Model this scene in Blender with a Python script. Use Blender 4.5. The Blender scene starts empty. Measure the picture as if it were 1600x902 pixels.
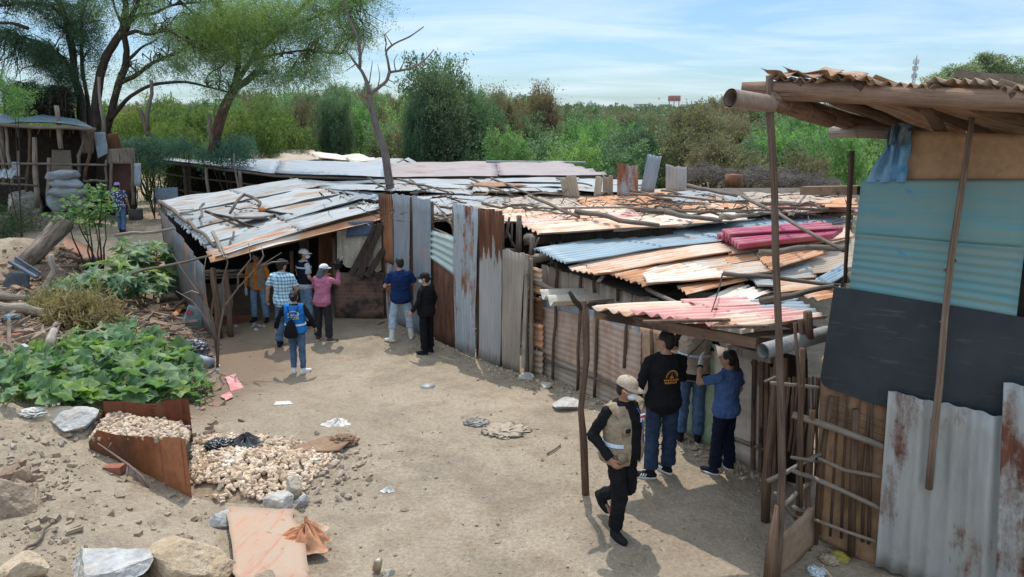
import bpy, math, random
import numpy as np
from mathutils import Vector, Matrix, noise as mnoise
random.seed(7); rng = np.random.default_rng(11)
S = bpy.context.scene
COL = S.collection
R = math.radians
# ------------------------------------------------------------------ camera model
F = 1160.0; PITCH = math.atan(283 / F); H = 4.7
CT, ST = math.cos(PITCH), math.sin(PITCH)
def ray(px, py):
    v = (451 - py) / F
    return Vector(((px - 800) / F, CT + v * ST, -ST + v * CT))
CAM = Vector((0, 0, H))
def PZ(px, py, z):
    d = ray(px, py); return CAM + d * ((z - H) / d.z)
def PY(px, py, Y):
    d = ray(px, py); return CAM + d * (Y / d.y)
def PV(px, py, A, B):
    """ray meets the vertical plane through ground points A and B"""
    n = Vector((-(B.y - A.y), B.x - A.x, 0)); d = ray(px, py)
    return CAM + d * (n.dot(Vector((A.x, A.y, 0)) - Vector((0, 0, 0))) / n.dot(d))
def ss(a, b, x):
    t = np.clip((x - a) / (b - a), 0, 1); return t * t * (3 - 2 * t)
# ------------------------------------------------------------------ terrain
TOE = np.array([(1.5, 3.2), (-.3, 4.6), (-1.7, 6.0), (-3.1, 7.0), (-4.5, 8.8), (-5.2, 11.5), (-5.9, 14), (-7.6, 16.5), (-11, 20), (-22, 23)])
def vnoise(x, y, s, seed=0):
    """smooth value noise on arrays"""
    x = np.asarray(x, float) / s + seed * 17.3; y = np.asarray(y, float) / s + seed * 9.1
    xi = np.floor(x); yi = np.floor(y); fx = x - xi; fy = y - yi
    fx = fx * fx * (3 - 2 * fx); fy = fy * fy * (3 - 2 * fy)
    def h(a, b):
        v = np.sin(a * 127.1 + b * 311.7 + seed * 74.7) * 43758.5453; return v - np.floor(v)
    return (h(xi, yi) * (1 - fx) + h(xi + 1, yi) * fx) * (1 - fy) + (h(xi, yi + 1) * (1 - fx) + h(xi + 1, yi + 1) * fx) * fy - .5
def bank_d(x, y):
    x = np.asarray(x, float); y = np.asarray(y, float)
    best = np.full(x.shape, 1e9); sgn = np.zeros(x.shape)
    for (ax, ay), (bx, by) in zip(TOE[:-1], TOE[1:]):
        dx, dy = bx - ax, by - ay; L = dx * dx + dy * dy
        t = np.clip(((x - ax) * dx + (y - ay) * dy) / L, 0, 1)
        qx, qy = x - ax - t * dx, y - ay - t * dy; d = np.hypot(qx, qy)
        cr = dx * qy - dy * qx
        m = d < best - 1e-9
        best = np.where(m, d, best); sgn = np.where(m, np.sign(cr), sgn)
    return best * sgn           # positive on the left of the toe line (the bank)
def terr(x, y, fine=True):
    x = np.asarray(x, float); y = np.asarray(y, float)
    z = .4 * (1 - ss(8.5, 14, y)) + .45 * ss(19, 24, y) * (1 - ss(-9, -4, x)) * (1 - ss(60, 90, y))
    d = bank_d(x, y)
    on = ss(-.2, .6, d)
    z = z + 2.6 * (1 - np.exp(-np.maximum(d, 0) * .13)) * (1 - ss(26, 40, y))
    z = z + 1.0 * np.exp(-(((x + 11.6) / 1.5) ** 2 + ((y - 17.6) / 1.3) ** 2))
    z = z - .5 * ss(30, 45, y)
    if fine:
        near = 1 - ss(24, 34, y)
        z = z + near * (.05 * vnoise(x, y, 2.3, 1) + .024 * vnoise(x, y, .6, 2) - .05 * np.maximum(0, vnoise(x, y, .30, 8) - .22) + .012 * vnoise(x, y, .16, 9))
        lump = np.maximum(0, vnoise(x, y, .42, 3) + .12) * .13 + np.maximum(0, vnoise(x, y, .21, 4) - .08) * .26 + .022 * vnoise(x, y, .11, 6)
        z = z + near * lump * on * np.maximum(.25, .85 + .9 * vnoise(x, y, 1.6, 5)) * 1.15
    return z
def axis(lo, hi, step, far, growth=1.16):
    a = list(np.arange(lo, hi + 1e-6, step)); s = step; x = a[-1]
    while x < far: s *= growth; x += s; a.append(x)
    s = step; x = a[0]; pre = []
    while x > -far: s *= growth; x -= s; pre.append(x)
    return np.array(pre[::-1] + a)
gx = axis(-13, 6, .065, 4000); gy = axis(5, 19, .065, 5000)
GX, GY = np.meshgrid(gx, gy, indexing='ij'); GZg = terr(GX.ravel(), GY.ravel()).reshape(GX.shape)
GXL, GYL, GZL = gx.tolist(), gy.tolist(), GZg.tolist()
from bisect import bisect_right
def gz(x, y):
    """height of the ground mesh"""
    i = min(max(bisect_right(GXL, x) - 1, 0), len(GXL) - 2); j = min(max(bisect_right(GYL, y) - 1, 0), len(GYL) - 2)
    u = (x - GXL[i]) / (GXL[i + 1] - GXL[i]); v = (y - GYL[j]) / (GYL[j + 1] - GYL[j]); a = GZL[i]; b = GZL[i + 1]
    return (a[j] * (1 - v) + a[j + 1] * v) * (1 - u) + (b[j] * (1 - v) + b[j + 1] * v) * u
def GT(px, py):
    """ray meets the terrain"""
    d = ray(px, py); t = 4.0
    for i in range(400):
        p = CAM + d * t
        g = p.z - gz(p.x, p.y)
        if g < .004: break
        t += max(.004, g * .55)
    return CAM + d * t
# ------------------------------------------------------------------ objects
ORG = {}
def setp(o, label=None, cat=None, group=None, kind=None):
    if label: o['label'] = label
    if cat: o['category'] = cat
    if group: o['group'] = group
    if kind: o['kind'] = kind
    return o
def thing(name, label, cat, loc=(0, 0, 0), group=None):
    o = bpy.data.objects.new(name, None); COL.objects.link(o)
    o.location = loc; o.empty_display_size = .2
    ORG[o.name] = Vector(loc); return setp(o, label, cat, group)
def copy_tree(o, parent=None):
    c = o.copy(); COL.objects.link(c)
    if parent is not None: c.parent = parent
    for ch in [k for k in bpy.data.objects if k.parent == o]: copy_tree(ch, c)
    return c
def np_mesh(name, V, FQ, FT=None, uv=None, smooth=False, mats=None):
    """fast mesh from arrays: quads FQ (n,4) and tris FT (m,3)"""
    me = bpy.data.meshes.new(name)
    V = np.asarray(V, np.float32); nq = 0 if FQ is None else len(FQ); nt = 0 if FT is None else len(FT)
    loops = np.concatenate([np.asarray(FQ, np.int32).ravel() if nq else np.zeros(0, np.int32), np.asarray(FT, np.int32).ravel() if nt else np.zeros(0, np.int32)])
    me.vertices.add(len(V)); me.vertices.foreach_set('co', V.ravel())
    me.loops.add(len(loops)); me.loops.foreach_set('vertex_index', loops)
    me.polygons.add(nq + nt)
    st = np.concatenate([np.arange(nq) * 4, nq * 4 + np.arange(nt) * 3]).astype(np.int32)
    me.polygons.foreach_set('loop_start', st)
    me.polygons.foreach_set('use_smooth', np.full(nq + nt, bool(smooth)))
    if uv is not None:
        l = me.uv_layers.new(name='UVMap'); l.data.foreach_set('uv', np.asarray(uv, np.float32)[loops].ravel())
    me.update(calc_edges=True); me.validate()
    return me
class MB:
    def __init__(s): s.v = []; s.f = []; s.uv = []; s.sm = []
    def add(s, vs, fs, uv=None, smooth=False):
        k = len(s.v); s.v += [tuple(p) for p in vs]
        s.uv += [tuple(p) for p in uv] if uv is not None else [(p[0] + p[1], p[2]) for p in vs]
        s.f += [tuple(i + k for i in f) for f in fs]; s.sm += [smooth] * len(fs); return s
    def box(s, c, size, rot=None, jit=0.0):
        hx, hy, hz = size[0] / 2, size[1] / 2, size[2] / 2; c = Vector(c); vs = []
        for x, y, z in ((-1, -1, -1), (1, -1, -1), (1, 1, -1), (-1, 1, -1), (-1, -1, 1), (1, -1, 1), (1, 1, 1), (-1, 1, 1)):
            p = Vector((x * hx + random.uniform(-jit, jit), y * hy + random.uniform(-jit, jit), z * hz + random.uniform(-jit, jit)))
            if rot is not None: p = rot @ p
            vs.append(c + p)
        return s.add(vs, [(0, 3, 2, 1), (4, 5, 6, 7), (0, 1, 5, 4), (1, 2, 6, 5), (2, 3, 7, 6), (3, 0, 4, 7)])
    def bar(s, a, b, w, h, up=(0, 0, 1)):
        """square bar from a to b"""
        a = Vector(a); b = Vector(b); d = (b - a).normalized(); u = Vector(up)
        x = d.cross(u)
        if x.length < 1e-4: x = d.cross(Vector((1, 0, 0)))
        x.normalize(); y = x.cross(d).normalized(); vs = []
        for p in (a, b):
            for i, j in ((-1, -1), (1, -1), (1, 1), (-1, 1)): vs.append(p + x * (i * w / 2) + y * (j * h / 2))
        return s.add(vs, [(0, 1, 2, 3)[::-1], (4, 5, 6, 7), (0, 1, 5, 4), (1, 2, 6, 5), (2, 3, 7, 6), (3, 0, 4, 7)])
    def tube(s, pts, rad, n=7, rough=0.0, hollow=False):
        pts = [Vector(p) for p in pts]; k = len(pts)
        if not hasattr(rad, '__len__'): rad = [rad] * k
        elif len(rad) == 2 and k > 2: rad = [rad[0] + (rad[1] - rad[0]) * i / (k - 1) for i in range(k)]
        vs = []; fs = []; uv = []; L = 0; ref = None
        for i, p in enumerate(pts):
            t = (pts[min(i + 1, k - 1)] - pts[max(i - 1, 0)]); t = t.normalized() if t.length > 1e-9 else Vector((0, 0, 1))
            if ref is None: ref = t.orthogonal().normalized()
            ref = (ref - t * ref.dot(t)); ref = ref.normalized() if ref.length > 1e-6 else t.orthogonal().normalized()
            b = t.cross(ref)
            if i: L += (p - pts[i - 1]).length
            for j in range(n):
                a = 2 * math.pi * j / n; r = rad[i] * (1 + random.uniform(-rough, rough))
                vs.append(p + (ref * math.cos(a) + b * math.sin(a)) * r); uv.append((j / n, L))
        for i in range(k - 1):
            for j in range(n):
                fs.append((i * n + j, i * n + (j + 1) % n, (i + 1) * n + (j + 1) % n, (i + 1) * n + j))
        if not hollow: fs.append(tuple(range(n))[::-1]); fs.append(tuple((k - 1) * n + j for j in range(n)))
        return s.add(vs, fs, uv, smooth=n > 5)
    def capsule(s, p, q, r1, r2, n=10, flat=(False, False), ry=None):
        """closed tapered segment with round or flat ends"""
        p = Vector(p); q = Vector(q); d = q - p; L = max(d.length, 1e-5); t = d / L
        rings = []
        if not flat[0]: rings += [(-r1 * math.cos(a), r1 * math.sin(a)) for a in (R(25), R(55))]
        rings += [(0, r1), (L / 2, (r1 + r2) / 2), (L, r2)]
        if not flat[1]: rings += [(L + r2 * math.sin(a), r2 * math.cos(a)) for a in (R(35), R(65))]
        ref = t.orthogonal().normalized(); b = t.cross(ref); vs = []; fs = []
        for (h, r) in rings:
            for j in range(n):
                a = 2 * math.pi * j / n; vs.append(p + t * h + (ref * math.cos(a) + b * math.sin(a)) * r)
        m = len(rings)
        for i in range(m - 1):
            for j in range(n): fs.append((i * n + j, i * n + (j + 1) % n, (i + 1) * n + (j + 1) % n, (i + 1) * n + j))
        fs.append(tuple(range(n))[::-1]); fs.append(tuple((m - 1) * n + j for j in range(n)))
        return s.add(vs, fs, None, True)
    def loft(s, rings, n=20, cap=True, close=True):
        """rings: (cx,cy,z,rx,ry)"""
        vs = []; fs = []; m = len(rings)
        for (cx, cy, z, rx, ry) in rings:
            for j in range(n):
                a = 2 * math.pi * j / n; vs.append((cx + math.cos(a) * rx, cy + math.sin(a) * ry, z))
        for i in range(m - 1):
            for j in range(n): fs.append((i * n + j, i * n + (j + 1) % n, (i + 1) * n + (j + 1) % n, (i + 1) * n + j))
        if cap: fs.append(tuple(range(n))[::-1]); fs.append(tuple((m - 1) * n + j for j in range(n)))
        return s.add(vs, fs, None, True)
    def blob(s, c, rad, nu=10, nv=7, rough=0.0, rot=None, seed=0, fs=1.2, smooth=True):
        c = Vector(c); vs = []; f = []
        for i in range(nv + 1):
            th = math.pi * i / nv
            for j in range(nu):
                a = 2 * math.pi * j / nu
                d = Vector((math.sin(th) * math.cos(a), math.sin(th) * math.sin(a), math.cos(th)))
                k = 1 + rough * mnoise.noise(d * fs + Vector((seed * 3.7, seed * 1.3, 0))) * 2 if rough else 1
                p = Vector((d.x * rad[0], d.y * rad[1], d.z * rad[2])) * k
                if rot is not None: p = rot @ p
                vs.append(c + p)
        for i in range(nv):
            for j in range(nu):
                f.append((i * nu + j, (i + 1) * nu + j, (i + 1) * nu + (j + 1) % nu, i * nu + (j + 1) % nu))
        return s.add(vs, f, None, smooth)
    def sheet(s, A, B, C, D, pitch=.09, amp=None, thick=.004, nv=9, sag=.02, ragA=0.0, ragD=0.0, bend=0.0, flat=False, seg=6, buckle=0.0):
        """corrugated sheet: A-B (and D-C) cross the waves, A-D runs along the ridges"""
        amp = min(.028, pitch * .145) if amp is None else amp
        A, B, C, D = (np.array(p, float) for p in (A, B, C, D))
        W = (np.linalg.norm(B - A) + np.linalg.norm(C - D)) / 2; L = (np.linalg.norm(D - A) + np.linalg.norm(C - B)) / 2
        nw = max(1, round(W / pitch)); nu = 8 if flat else max(6, nw * seg)
        u = np.linspace(0, 1, nu + 1)[:, None]; v = np.linspace(0, 1, nv + 1)[None, :]
        sd = random.uniform(0, 500)
        ra = ragA * (vnoise(u * W, 0 * u + sd, .12, 3)); rd = ragD * (vnoise(u * W, 0 * u + sd + 9, .12, 3))
        vv = v + (1 - v) * ra / max(L, .1) * 1.0 + v * rd / max(L, .1)
        P = ((1 - u) * (1 - vv))[..., None] * A + (u * (1 - vv))[..., None] * B + (u * vv)[..., None] * C + ((1 - u) * vv)[..., None] * D
        n = np.cross(B - A, D - A); n /= np.linalg.norm(n) + 1e-9
        if n[2] < -1e-6: n = -n
        off = sag * 2 * (vnoise(u * W + 0 * vv, vv * L + sd, .8, 2)) + 0 * u - bend * 4 * v * (1 - v) + sag * .6 * vnoise(u * W + 0 * vv, vv * L + sd, .3, 5)
        if not flat: off = off + amp * np.cos(2 * math.pi * nw * u + buckle * vnoise(vv * L + 0 * u, 0 * vv + sd + 0 * u, .7, 4))
        P = P + off[..., None] * n
        U, Vn = np.broadcast_arrays(u * W, vv * L); uv = np.stack([U, Vn], -1).reshape(-1, 2)
        top = P.reshape(-1, 3); bot = top - n * thick
        m = nv + 1; N = len(top); fs = []
        for i in range(nu):
            for j in range(nv):
                a = i * m + j; fs.append((a, a + m, a + m + 1, a + 1)); fs.append((N + a, N + a + 1, N + a + m + 1, N + a + m))
        for i in range(nu):
            a = i * m; fs.append((a, N + a, N + a + m, a + m)); a = i * m + nv; fs.append((a, a + m, N + a + m, N + a))
        for j in range(nv):
            a = j; fs.append((a, a + 1, N + a + 1, N + a)); a = nu * m + j; fs.append((a, N + a, N + a + 1, a + 1))
        return s.add(np.concatenate([top, bot]), fs, np.concatenate([uv, uv]), smooth=not flat or True)
    def panel(s, A, B, C, D, thick=.02, nu=6, nv=6, sag=.0, rag=0.0):
        return s.sheet(A, B, C, D, thick=thick, nv=nv, sag=sag, flat=True, ragA=rag, ragD=rag)
    def build(s, name, mat, parent=None, loc=None, smooth=None):
        root = parent
        while root is not None and root.parent is not None: root = root.parent
        if root is not None: org = ORG[root.name]
        else: org = Vector(loc) if loc is not None else Vector((sum(p[0] for p in s.v) / len(s.v), sum(p[1] for p in s.v) / len(s.v), min(p[2] for p in s.v)))
        me = bpy.data.meshes.new(name)
        V = np.array(s.v, float) - np.array(org)
        me.from_pydata(V.tolist(), [], s.f)
        l = me.uv_layers.new(name='UVMap'); idx = np.empty(len(me.loops), np.int32); me.loops.foreach_get('vertex_index', idx)
        l.data.foreach_set('uv', np.array(s.uv, np.float32)[idx].ravel())
        me.polygons.foreach_set('use_smooth', np.array(s.sm if smooth is None else [smooth] * len(s.f), bool))
        me.update()
        o = bpy.data.objects.new(name, me); COL.objects.link(o)
        if mat is not None: me.materials.append(mat)
        if parent is not None: o.parent = parent
        else: o.location = org; ORG[o.name] = Vector(org)
        return o
def mesh_obj(name, me, mat, parent=None, loc=(0, 0, 0)):
    o = bpy.data.objects.new(name, me); COL.objects.link(o)
    if mat is not None and not me.materials: me.materials.append(mat)
    if parent is not None: o.parent = parent
    else: ORG[o.name] = Vector(loc)
    o.location = loc
    return o
def wobble(a, b, n=6, amp=.03, sagz=0.0):
    a = Vector(a); b = Vector(b); sd = Vector((random.uniform(0, 99), random.uniform(0, 99), 0)); L = (b - a).length
    out = []
    for i in range(n + 1):
        t = i / n; p = a.lerp(b, t)
        w = math.sin(math.pi * t) ** .5 if 0 < t < 1 else .3
        p = p + Vector([mnoise.noise(sd + Vector((t * 2.6, k * 7.1, 0))) * amp * 2 * w for k in range(3)]); p.z -= sagz * 4 * t * (1 - t)
        out.append(p)
    return out
# ------------------------------------------------------------------ materials
MATS = {}
def nt_new(name):
    m = bpy.data.materials.new(name); m.use_nodes = True; t = m.node_tree
    for n in list(t.nodes):
        if n.type not in ('BSDF_PRINCIPLED', 'OUTPUT_MATERIAL'): t.nodes.remove(n)
    return m, t, t.nodes['Principled BSDF']
def nd(t, typ, **kw):
    n = t.nodes.new(typ)
    for k, v in kw.items():
        if k.startswith('i_'):
            key = k[2:]; key = int(key) if key.isdigit() else key
            n.inputs[key].default_value = v
        else: setattr(n, k, v)
    return n
def c4(c): return (c[0], c[1], c[2], 1)
def noise_n(t, vec, scale, detail=4, rough=.6):
    n = nd(t, 'ShaderNodeTexNoise'); n.inputs['Scale'].default_value = scale; n.inputs['Detail'].default_value = detail; n.inputs['Roughness'].default_value = rough
    if vec is not None: t.links.new(vec, n.inputs['Vector'])
    return n.outputs['Fac']
def ramp_n(t, fac, a, b, ca=(0, 0, 0), cb=(1, 1, 1)):
    r = nd(t, 'ShaderNodeValToRGB'); e = r.color_ramp.elements
    e[0].position = a; e[1].position = b; e[0].color = c4(ca); e[1].color = c4(cb)
    t.links.new(fac, r.inputs['Fac']); return r.outputs['Color']
def nd_range(t, s_, a, b_):
    m_ = nd(t, 'ShaderNodeMapRange', i_1=a, i_2=b_); t.links.new(s_, m_.inputs[0]); return m_.outputs[0]
def mix_n(t, fac, a, b, mode='MIX'):
    m = nd(t, 'ShaderNodeMix', data_type='RGBA', blend_type=mode)
    for sock, val in ((m.inputs[0], fac), (m.inputs[6], a), (m.inputs[7], b)):
        if isinstance(val, (int, float)): sock.default_value = val
        elif isinstance(val, tuple): sock.default_value = c4(val)
        else: t.links.new(val, sock)
    return m.outputs[2]
def vec_n(t, coord='Object', scale=(1, 1, 1), rnd=True):
    tc = nd(t, 'ShaderNodeTexCoord'); mp = nd(t, 'ShaderNodeMapping'); mp.inputs['Scale'].default_value = scale
    t.links.new(tc.outputs[coord], mp.inputs['Vector'])
    if rnd:
        oi = nd(t, 'ShaderNodeObjectInfo'); ml = nd(t, 'ShaderNodeMath', operation='MULTIPLY', i_1=37.0)
        t.links.new(oi.outputs['Random'], ml.inputs[0]); cb = nd(t, 'ShaderNodeCombineXYZ')
        for k in range(3): t.links.new(ml.outputs[0], cb.inputs[k])
        t.links.new(cb.outputs[0], mp.inputs['Location'])
    return mp.outputs[0]
def bump_n(t, bs, h, strength=.3, dist=.01):
    b = nd(t, 'ShaderNodeBump'); b.inputs['Strength'].default_value = strength; b.inputs['Distance'].default_value = dist
    t.links.new(h, b.inputs['Height']); t.links.new(b.outputs[0], bs.inputs['Normal'])
def matn(name, c1, c2=None, scale=6, rough=.8, bump=.3, bscale=None, detail=6, metal=0.0, coord='Object', stretch=(1, 1, 1), c3=None, spec=.3, lo=.35, hi=.65, bdist=.01):
    """mottled two or three tone material"""
    key = (name,)
    if key in MATS: return MATS[key]
    m, t, b = nt_new(name); c2 = c2 or tuple(x * .7 for x in c1)
    v = vec_n(t, coord, stretch); f = noise_n(t, v, scale, detail)
    col = ramp_n(t, f, lo, hi, c1, c2)
    if c3: col = mix_n(t, ramp_n(t, noise_n(t, v, scale * .37, 3), .52, .68), col, c3)
    f2 = noise_n(t, v, bscale or scale * 6, 3)
    col = mix_n(t, .55, col, ramp_n(t, f2, .3, .75, (.62, .62, .62), (1.2, 1.2, 1.2)), 'MULTIPLY')
    t.links.new(col, b.inputs['Base Color']); b.inputs['Roughness'].default_value = rough; b.inputs['Metallic'].default_value = metal
    b.inputs['Specular IOR Level'].default_value = spec
    if bump: bump_n(t, b, f2, bump, bdist)
    MATS[key] = m; return m
def tin(name, base, amt=.35, rust=(.24, .09, .04), rust2=(.42, .22, .12), rough=.6, metal=.15, dirt=.35, sx=2.6, sy=.35, toprust=None):
    """weathered sheet metal: streaks along the ridges, rust in blotches, dust"""
    key = ('tin', name)
    if key in MATS: return MATS[key]
    m, t, b = nt_new(name)
    vs = vec_n(t, 'UV', (sx, sy, 1)); vb = vec_n(t, 'UV', (1, .6, 1))
    streak = noise_n(t, vs, 2.2, 5, .65); blot = noise_n(t, vb, 1.7, 6, .6); finer = noise_n(t, vb, 34, 4, .7)
    sm = nd(t, 'ShaderNodeMath', operation='MULTIPLY_ADD', i_1=.55); t.links.new(streak, sm.inputs[0])
    m2 = nd(t, 'ShaderNodeMath', operation='MULTIPLY', i_1=.45); t.links.new(blot, m2.inputs[0]); t.links.new(m2.outputs[0], sm.inputs[2])
    m3 = nd(t, 'ShaderNodeMath', operation='MULTIPLY_ADD', i_1=.12); t.links.new(finer, m3.inputs[0]); t.links.new(sm.outputs[0], m3.inputs[2])
    th = .70 - .36 * amt
    rm = ramp_n(t, m3.outputs[0], th - .02, th + .06)
    if toprust:
        uvn = nd(t, 'ShaderNodeTexCoord'); sx_ = nd(t, 'ShaderNodeSeparateXYZ'); t.links.new(uvn.outputs['UV'], sx_.inputs[0]); ad = nd(t, 'ShaderNodeMath', operation='MULTIPLY_ADD', i_1=1.9); t.links.new(noise_n(t, vec_n(t, 'UV', (5, .5, 1)), 1.6, 4), ad.inputs[0]); t.links.new(sx_.outputs['Y'], ad.inputs[2])
        rm = mix_n(t, 1.0, rm, nd_range(t, ad.outputs[0], toprust, toprust + .10), 'LIGHTEN')
    rc = ramp_n(t, noise_n(t, vs, 5, 5), .35, .7, rust, rust2)
    bv = mix_n(t, dirt, base, ramp_n(t, noise_n(t, vs, 3.1, 6, .7), .32, .7, (.45, .43, .4), (1.15, 1.15, 1.15)), 'MULTIPLY')
    bv = mix_n(t, ramp_n(t, blot, .45, .75, (0, 0, 0), (.45, .45, .45)), bv, (.36, .29, .22))
    col = mix_n(t, rm, bv, rc)
    t.links.new(col, b.inputs['Base Color'])
    rr = nd(t, 'ShaderNodeMapRange', i_3=rough, i_4=.92); t.links.new(rm, rr.inputs[0]); t.links.new(rr.outputs[0], b.inputs['Roughness'])
    mm = nd(t, 'ShaderNodeMapRange', i_3=metal, i_4=0.0); t.links.new(rm, mm.inputs[0]); t.links.new(mm.outputs[0], b.inputs['Metallic'])
    b.inputs['Specular IOR Level'].default_value = .3
    bump_n(t, b, finer, .25, .004)
    MATS[key] = m; return m
def wood(name, c1=(.20, .155, .12), c2=(.09, .065, .05), rough=.85):
    key = ('wood', name)
    if key in MATS: return MATS[key]
    m, t, b = nt_new(name)
    v = vec_n(t, 'UV', (5, .8, 1)); f = noise_n(t, v, 3.0, 6, .7)
    v2 = vec_n(t, 'Object', (1, 1, 1)); g = noise_n(t, v2, 2.0, 3)
    col = mix_n(t, ramp_n(t, f, .35, .68), c1, c2); col = mix_n(t, .6, col, ramp_n(t, g, .3, .7, (.6, .58, .56), (1.25, 1.22, 1.2)), 'MULTIPLY')
    t.links.new(col, b.inputs['Base Color']); b.inputs['Roughness'].default_value = rough; b.inputs['Specular IOR Level'].default_value = .2
    col = mix_n(t, ramp_n(t, noise_n(t, vec_n(t, 'UV', (9, .9, 1)), 2.2, 5, .75), .56, .64), col, tuple(x * .45 for x in c2)); t.links.new(col, b.inputs['Base Color']); bump_n(t, b, f, .9, .02); MATS[key] = m; return m
def leafm(name, c1, c2, c3=None, trans=.35, scale=1.5, rough=.55, spec=.3):
    key = ('leaf', name)
    if key in MATS: return MATS[key]
    m, t, b = nt_new(name); v = vec_n(t, 'Object')
    col = ramp_n(t, noise_n(t, v, scale, 3), .35, .65, c1, c2)
    wn = nd(t, 'ShaderNodeTexWhiteNoise', noise_dimensions='3D'); sc = nd(t, 'ShaderNodeVectorMath', operation='SNAP', i_1=(.09, .09, .09))
    t.links.new(v, sc.inputs[0]); t.links.new(sc.outputs[0], wn.inputs['Vector'])
    if c3: col = mix_n(t, ramp_n(t, noise_n(t, v, scale * .45, 3), .5, .66), col, c3)
    col = mix_n(t, .7, col, ramp_n(t, wn.outputs['Value'], 0, 1, (.5, .5, .5), (1.5, 1.48, 1.35)), 'MULTIPLY')
    t.links.new(col, b.inputs['Base Color']); b.inputs['Roughness'].default_value = rough; b.inputs['Specular IOR Level'].default_value = spec
    tr = nd(t, 'ShaderNodeBsdfTranslucent'); t.links.new(mix_n(t, 1.0, col, (1.35, 1.4, .8), 'MULTIPLY'), tr.inputs['Color'])
    mx = nd(t, 'ShaderNodeMixShader', i_0=trans); t.links.new(b.outputs[0], mx.inputs[1]); t.links.new(tr.outputs[0], mx.inputs[2])
    t.links.new(mx.outputs[0], t.nodes['Material Output'].inputs['Surface'])
    MATS[key] = m; return m
# ------------------------------------------------------------------ camera, sky, sun
cam = bpy.data.cameras.new('camera'); co = bpy.data.objects.new('camera', cam); COL.objects.link(co)
cam.sensor_width = 36; cam.lens = 36 * F / 1600; cam.clip_end = 9000; cam.clip_start = .05
co.location = CAM; co.rotation_euler = (math.pi / 2 - PITCH, 0, 0); S.camera = co
SUNV = Vector((-.06, .50, 1)).normalized()
sun = bpy.data.lights.new('sun', 'SUN'); sun.energy = 3.3; sun.angle = R(.53); sun.color = (1, .945, .86)
so = bpy.data.objects.new('sun', sun); COL.objects.link(so); so.rotation_euler = (-SUNV).to_track_quat('-Z', 'Y').to_euler()
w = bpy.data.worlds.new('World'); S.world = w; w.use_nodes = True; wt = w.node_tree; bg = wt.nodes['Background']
sky = wt.nodes.new('ShaderNodeTexSky'); sky.sky_type = 'NISHITA'; sky.sun_disc = False
sky.sun_elevation = math.asin(SUNV.z); sky.sun_rotation = math.atan2(SUNV.x, SUNV.y)
sky.air_density = 1.0; sky.dust_density = .6; sky.ozone_density = 1.6; sky.altitude = 40
tc = wt.nodes.new('ShaderNodeTexCoord'); sp = wt.nodes.new('ShaderNodeSeparateXYZ'); wt.links.new(tc.outputs['Generated'], sp.inputs[0])
# thin cloud sheet: direction projected on a plane far overhead
zz = nd(wt, 'ShaderNodeMath', operation='ADD', i_1=.10); wt.links.new(sp.outputs['Z'], zz.inputs[0])
zm = nd(wt, 'ShaderNodeMath', operation='MAXIMUM', i_1=.02); wt.links.new(zz.outputs[0], zm.inputs[0])
dx = nd(wt, 'ShaderNodeMath', operation='DIVIDE'); wt.links.new(sp.outputs['X'], dx.inputs[0]); wt.links.new(zm.outputs[0], dx.inputs[1])
dy = nd(wt, 'ShaderNodeMath', operation='DIVIDE'); wt.links.new(sp.outputs['Y'], dy.inputs[0]); wt.links.new(zm.outputs[0], dy.inputs[1])
cb = nd(wt, 'ShaderNodeCombineXYZ'); wt.links.new(dx.outputs[0], cb.inputs[0]); wt.links.new(dy.outputs[0], cb.inputs[1])
mp = nd(wt, 'ShaderNodeMapping'); mp.inputs['Scale'].default_value = (.55, .95, 1); mp.inputs['Location'].default_value = (3.1, 1.7, 0); wt.links.new(cb.outputs[0], mp.inputs[0])
cl = nd(wt, 'ShaderNodeTexNoise'); cl.inputs['Scale'].default_value = 1.15; cl.inputs['Detail'].default_value = 9; cl.inputs['Roughness'].default_value = .56; cl.inputs['Distortion'].default_value = .5
wt.links.new(mp.outputs[0], cl.inputs['Vector'])
cr = ramp_n(wt, cl.outputs['Fac'], .40, .74, (.15, .15, .15), (.95, .95, .95))
skc = mix_n(wt, 1.0, sky.outputs[0], (.56, .79, 1.04), 'MULTIPLY')
sky_fill = ramp_n(wt, sp.outputs['Z'], .14, .55, (.80, .80, .80), (2.15, 1.95, 1.7))  # upper sky, out of frame, brightened and warmed to add fill light
wt.links.new(mix_n(wt, 1.0, mix_n(wt, cr, skc, (6.4, 7.6, 8.4)), sky_fill, 'MULTIPLY'), bg.inputs['Color']); bg.inputs['Strength'].default_value = .15
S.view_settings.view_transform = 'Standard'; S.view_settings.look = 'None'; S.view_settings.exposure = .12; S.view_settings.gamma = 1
S.view_settings.use_curve_mapping = False
S.cycles.max_bounces = 7; S.cycles.diffuse_bounces = 4; S.cycles.transparent_max_bounces = 6; S.cycles.use_denoising = True
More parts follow.
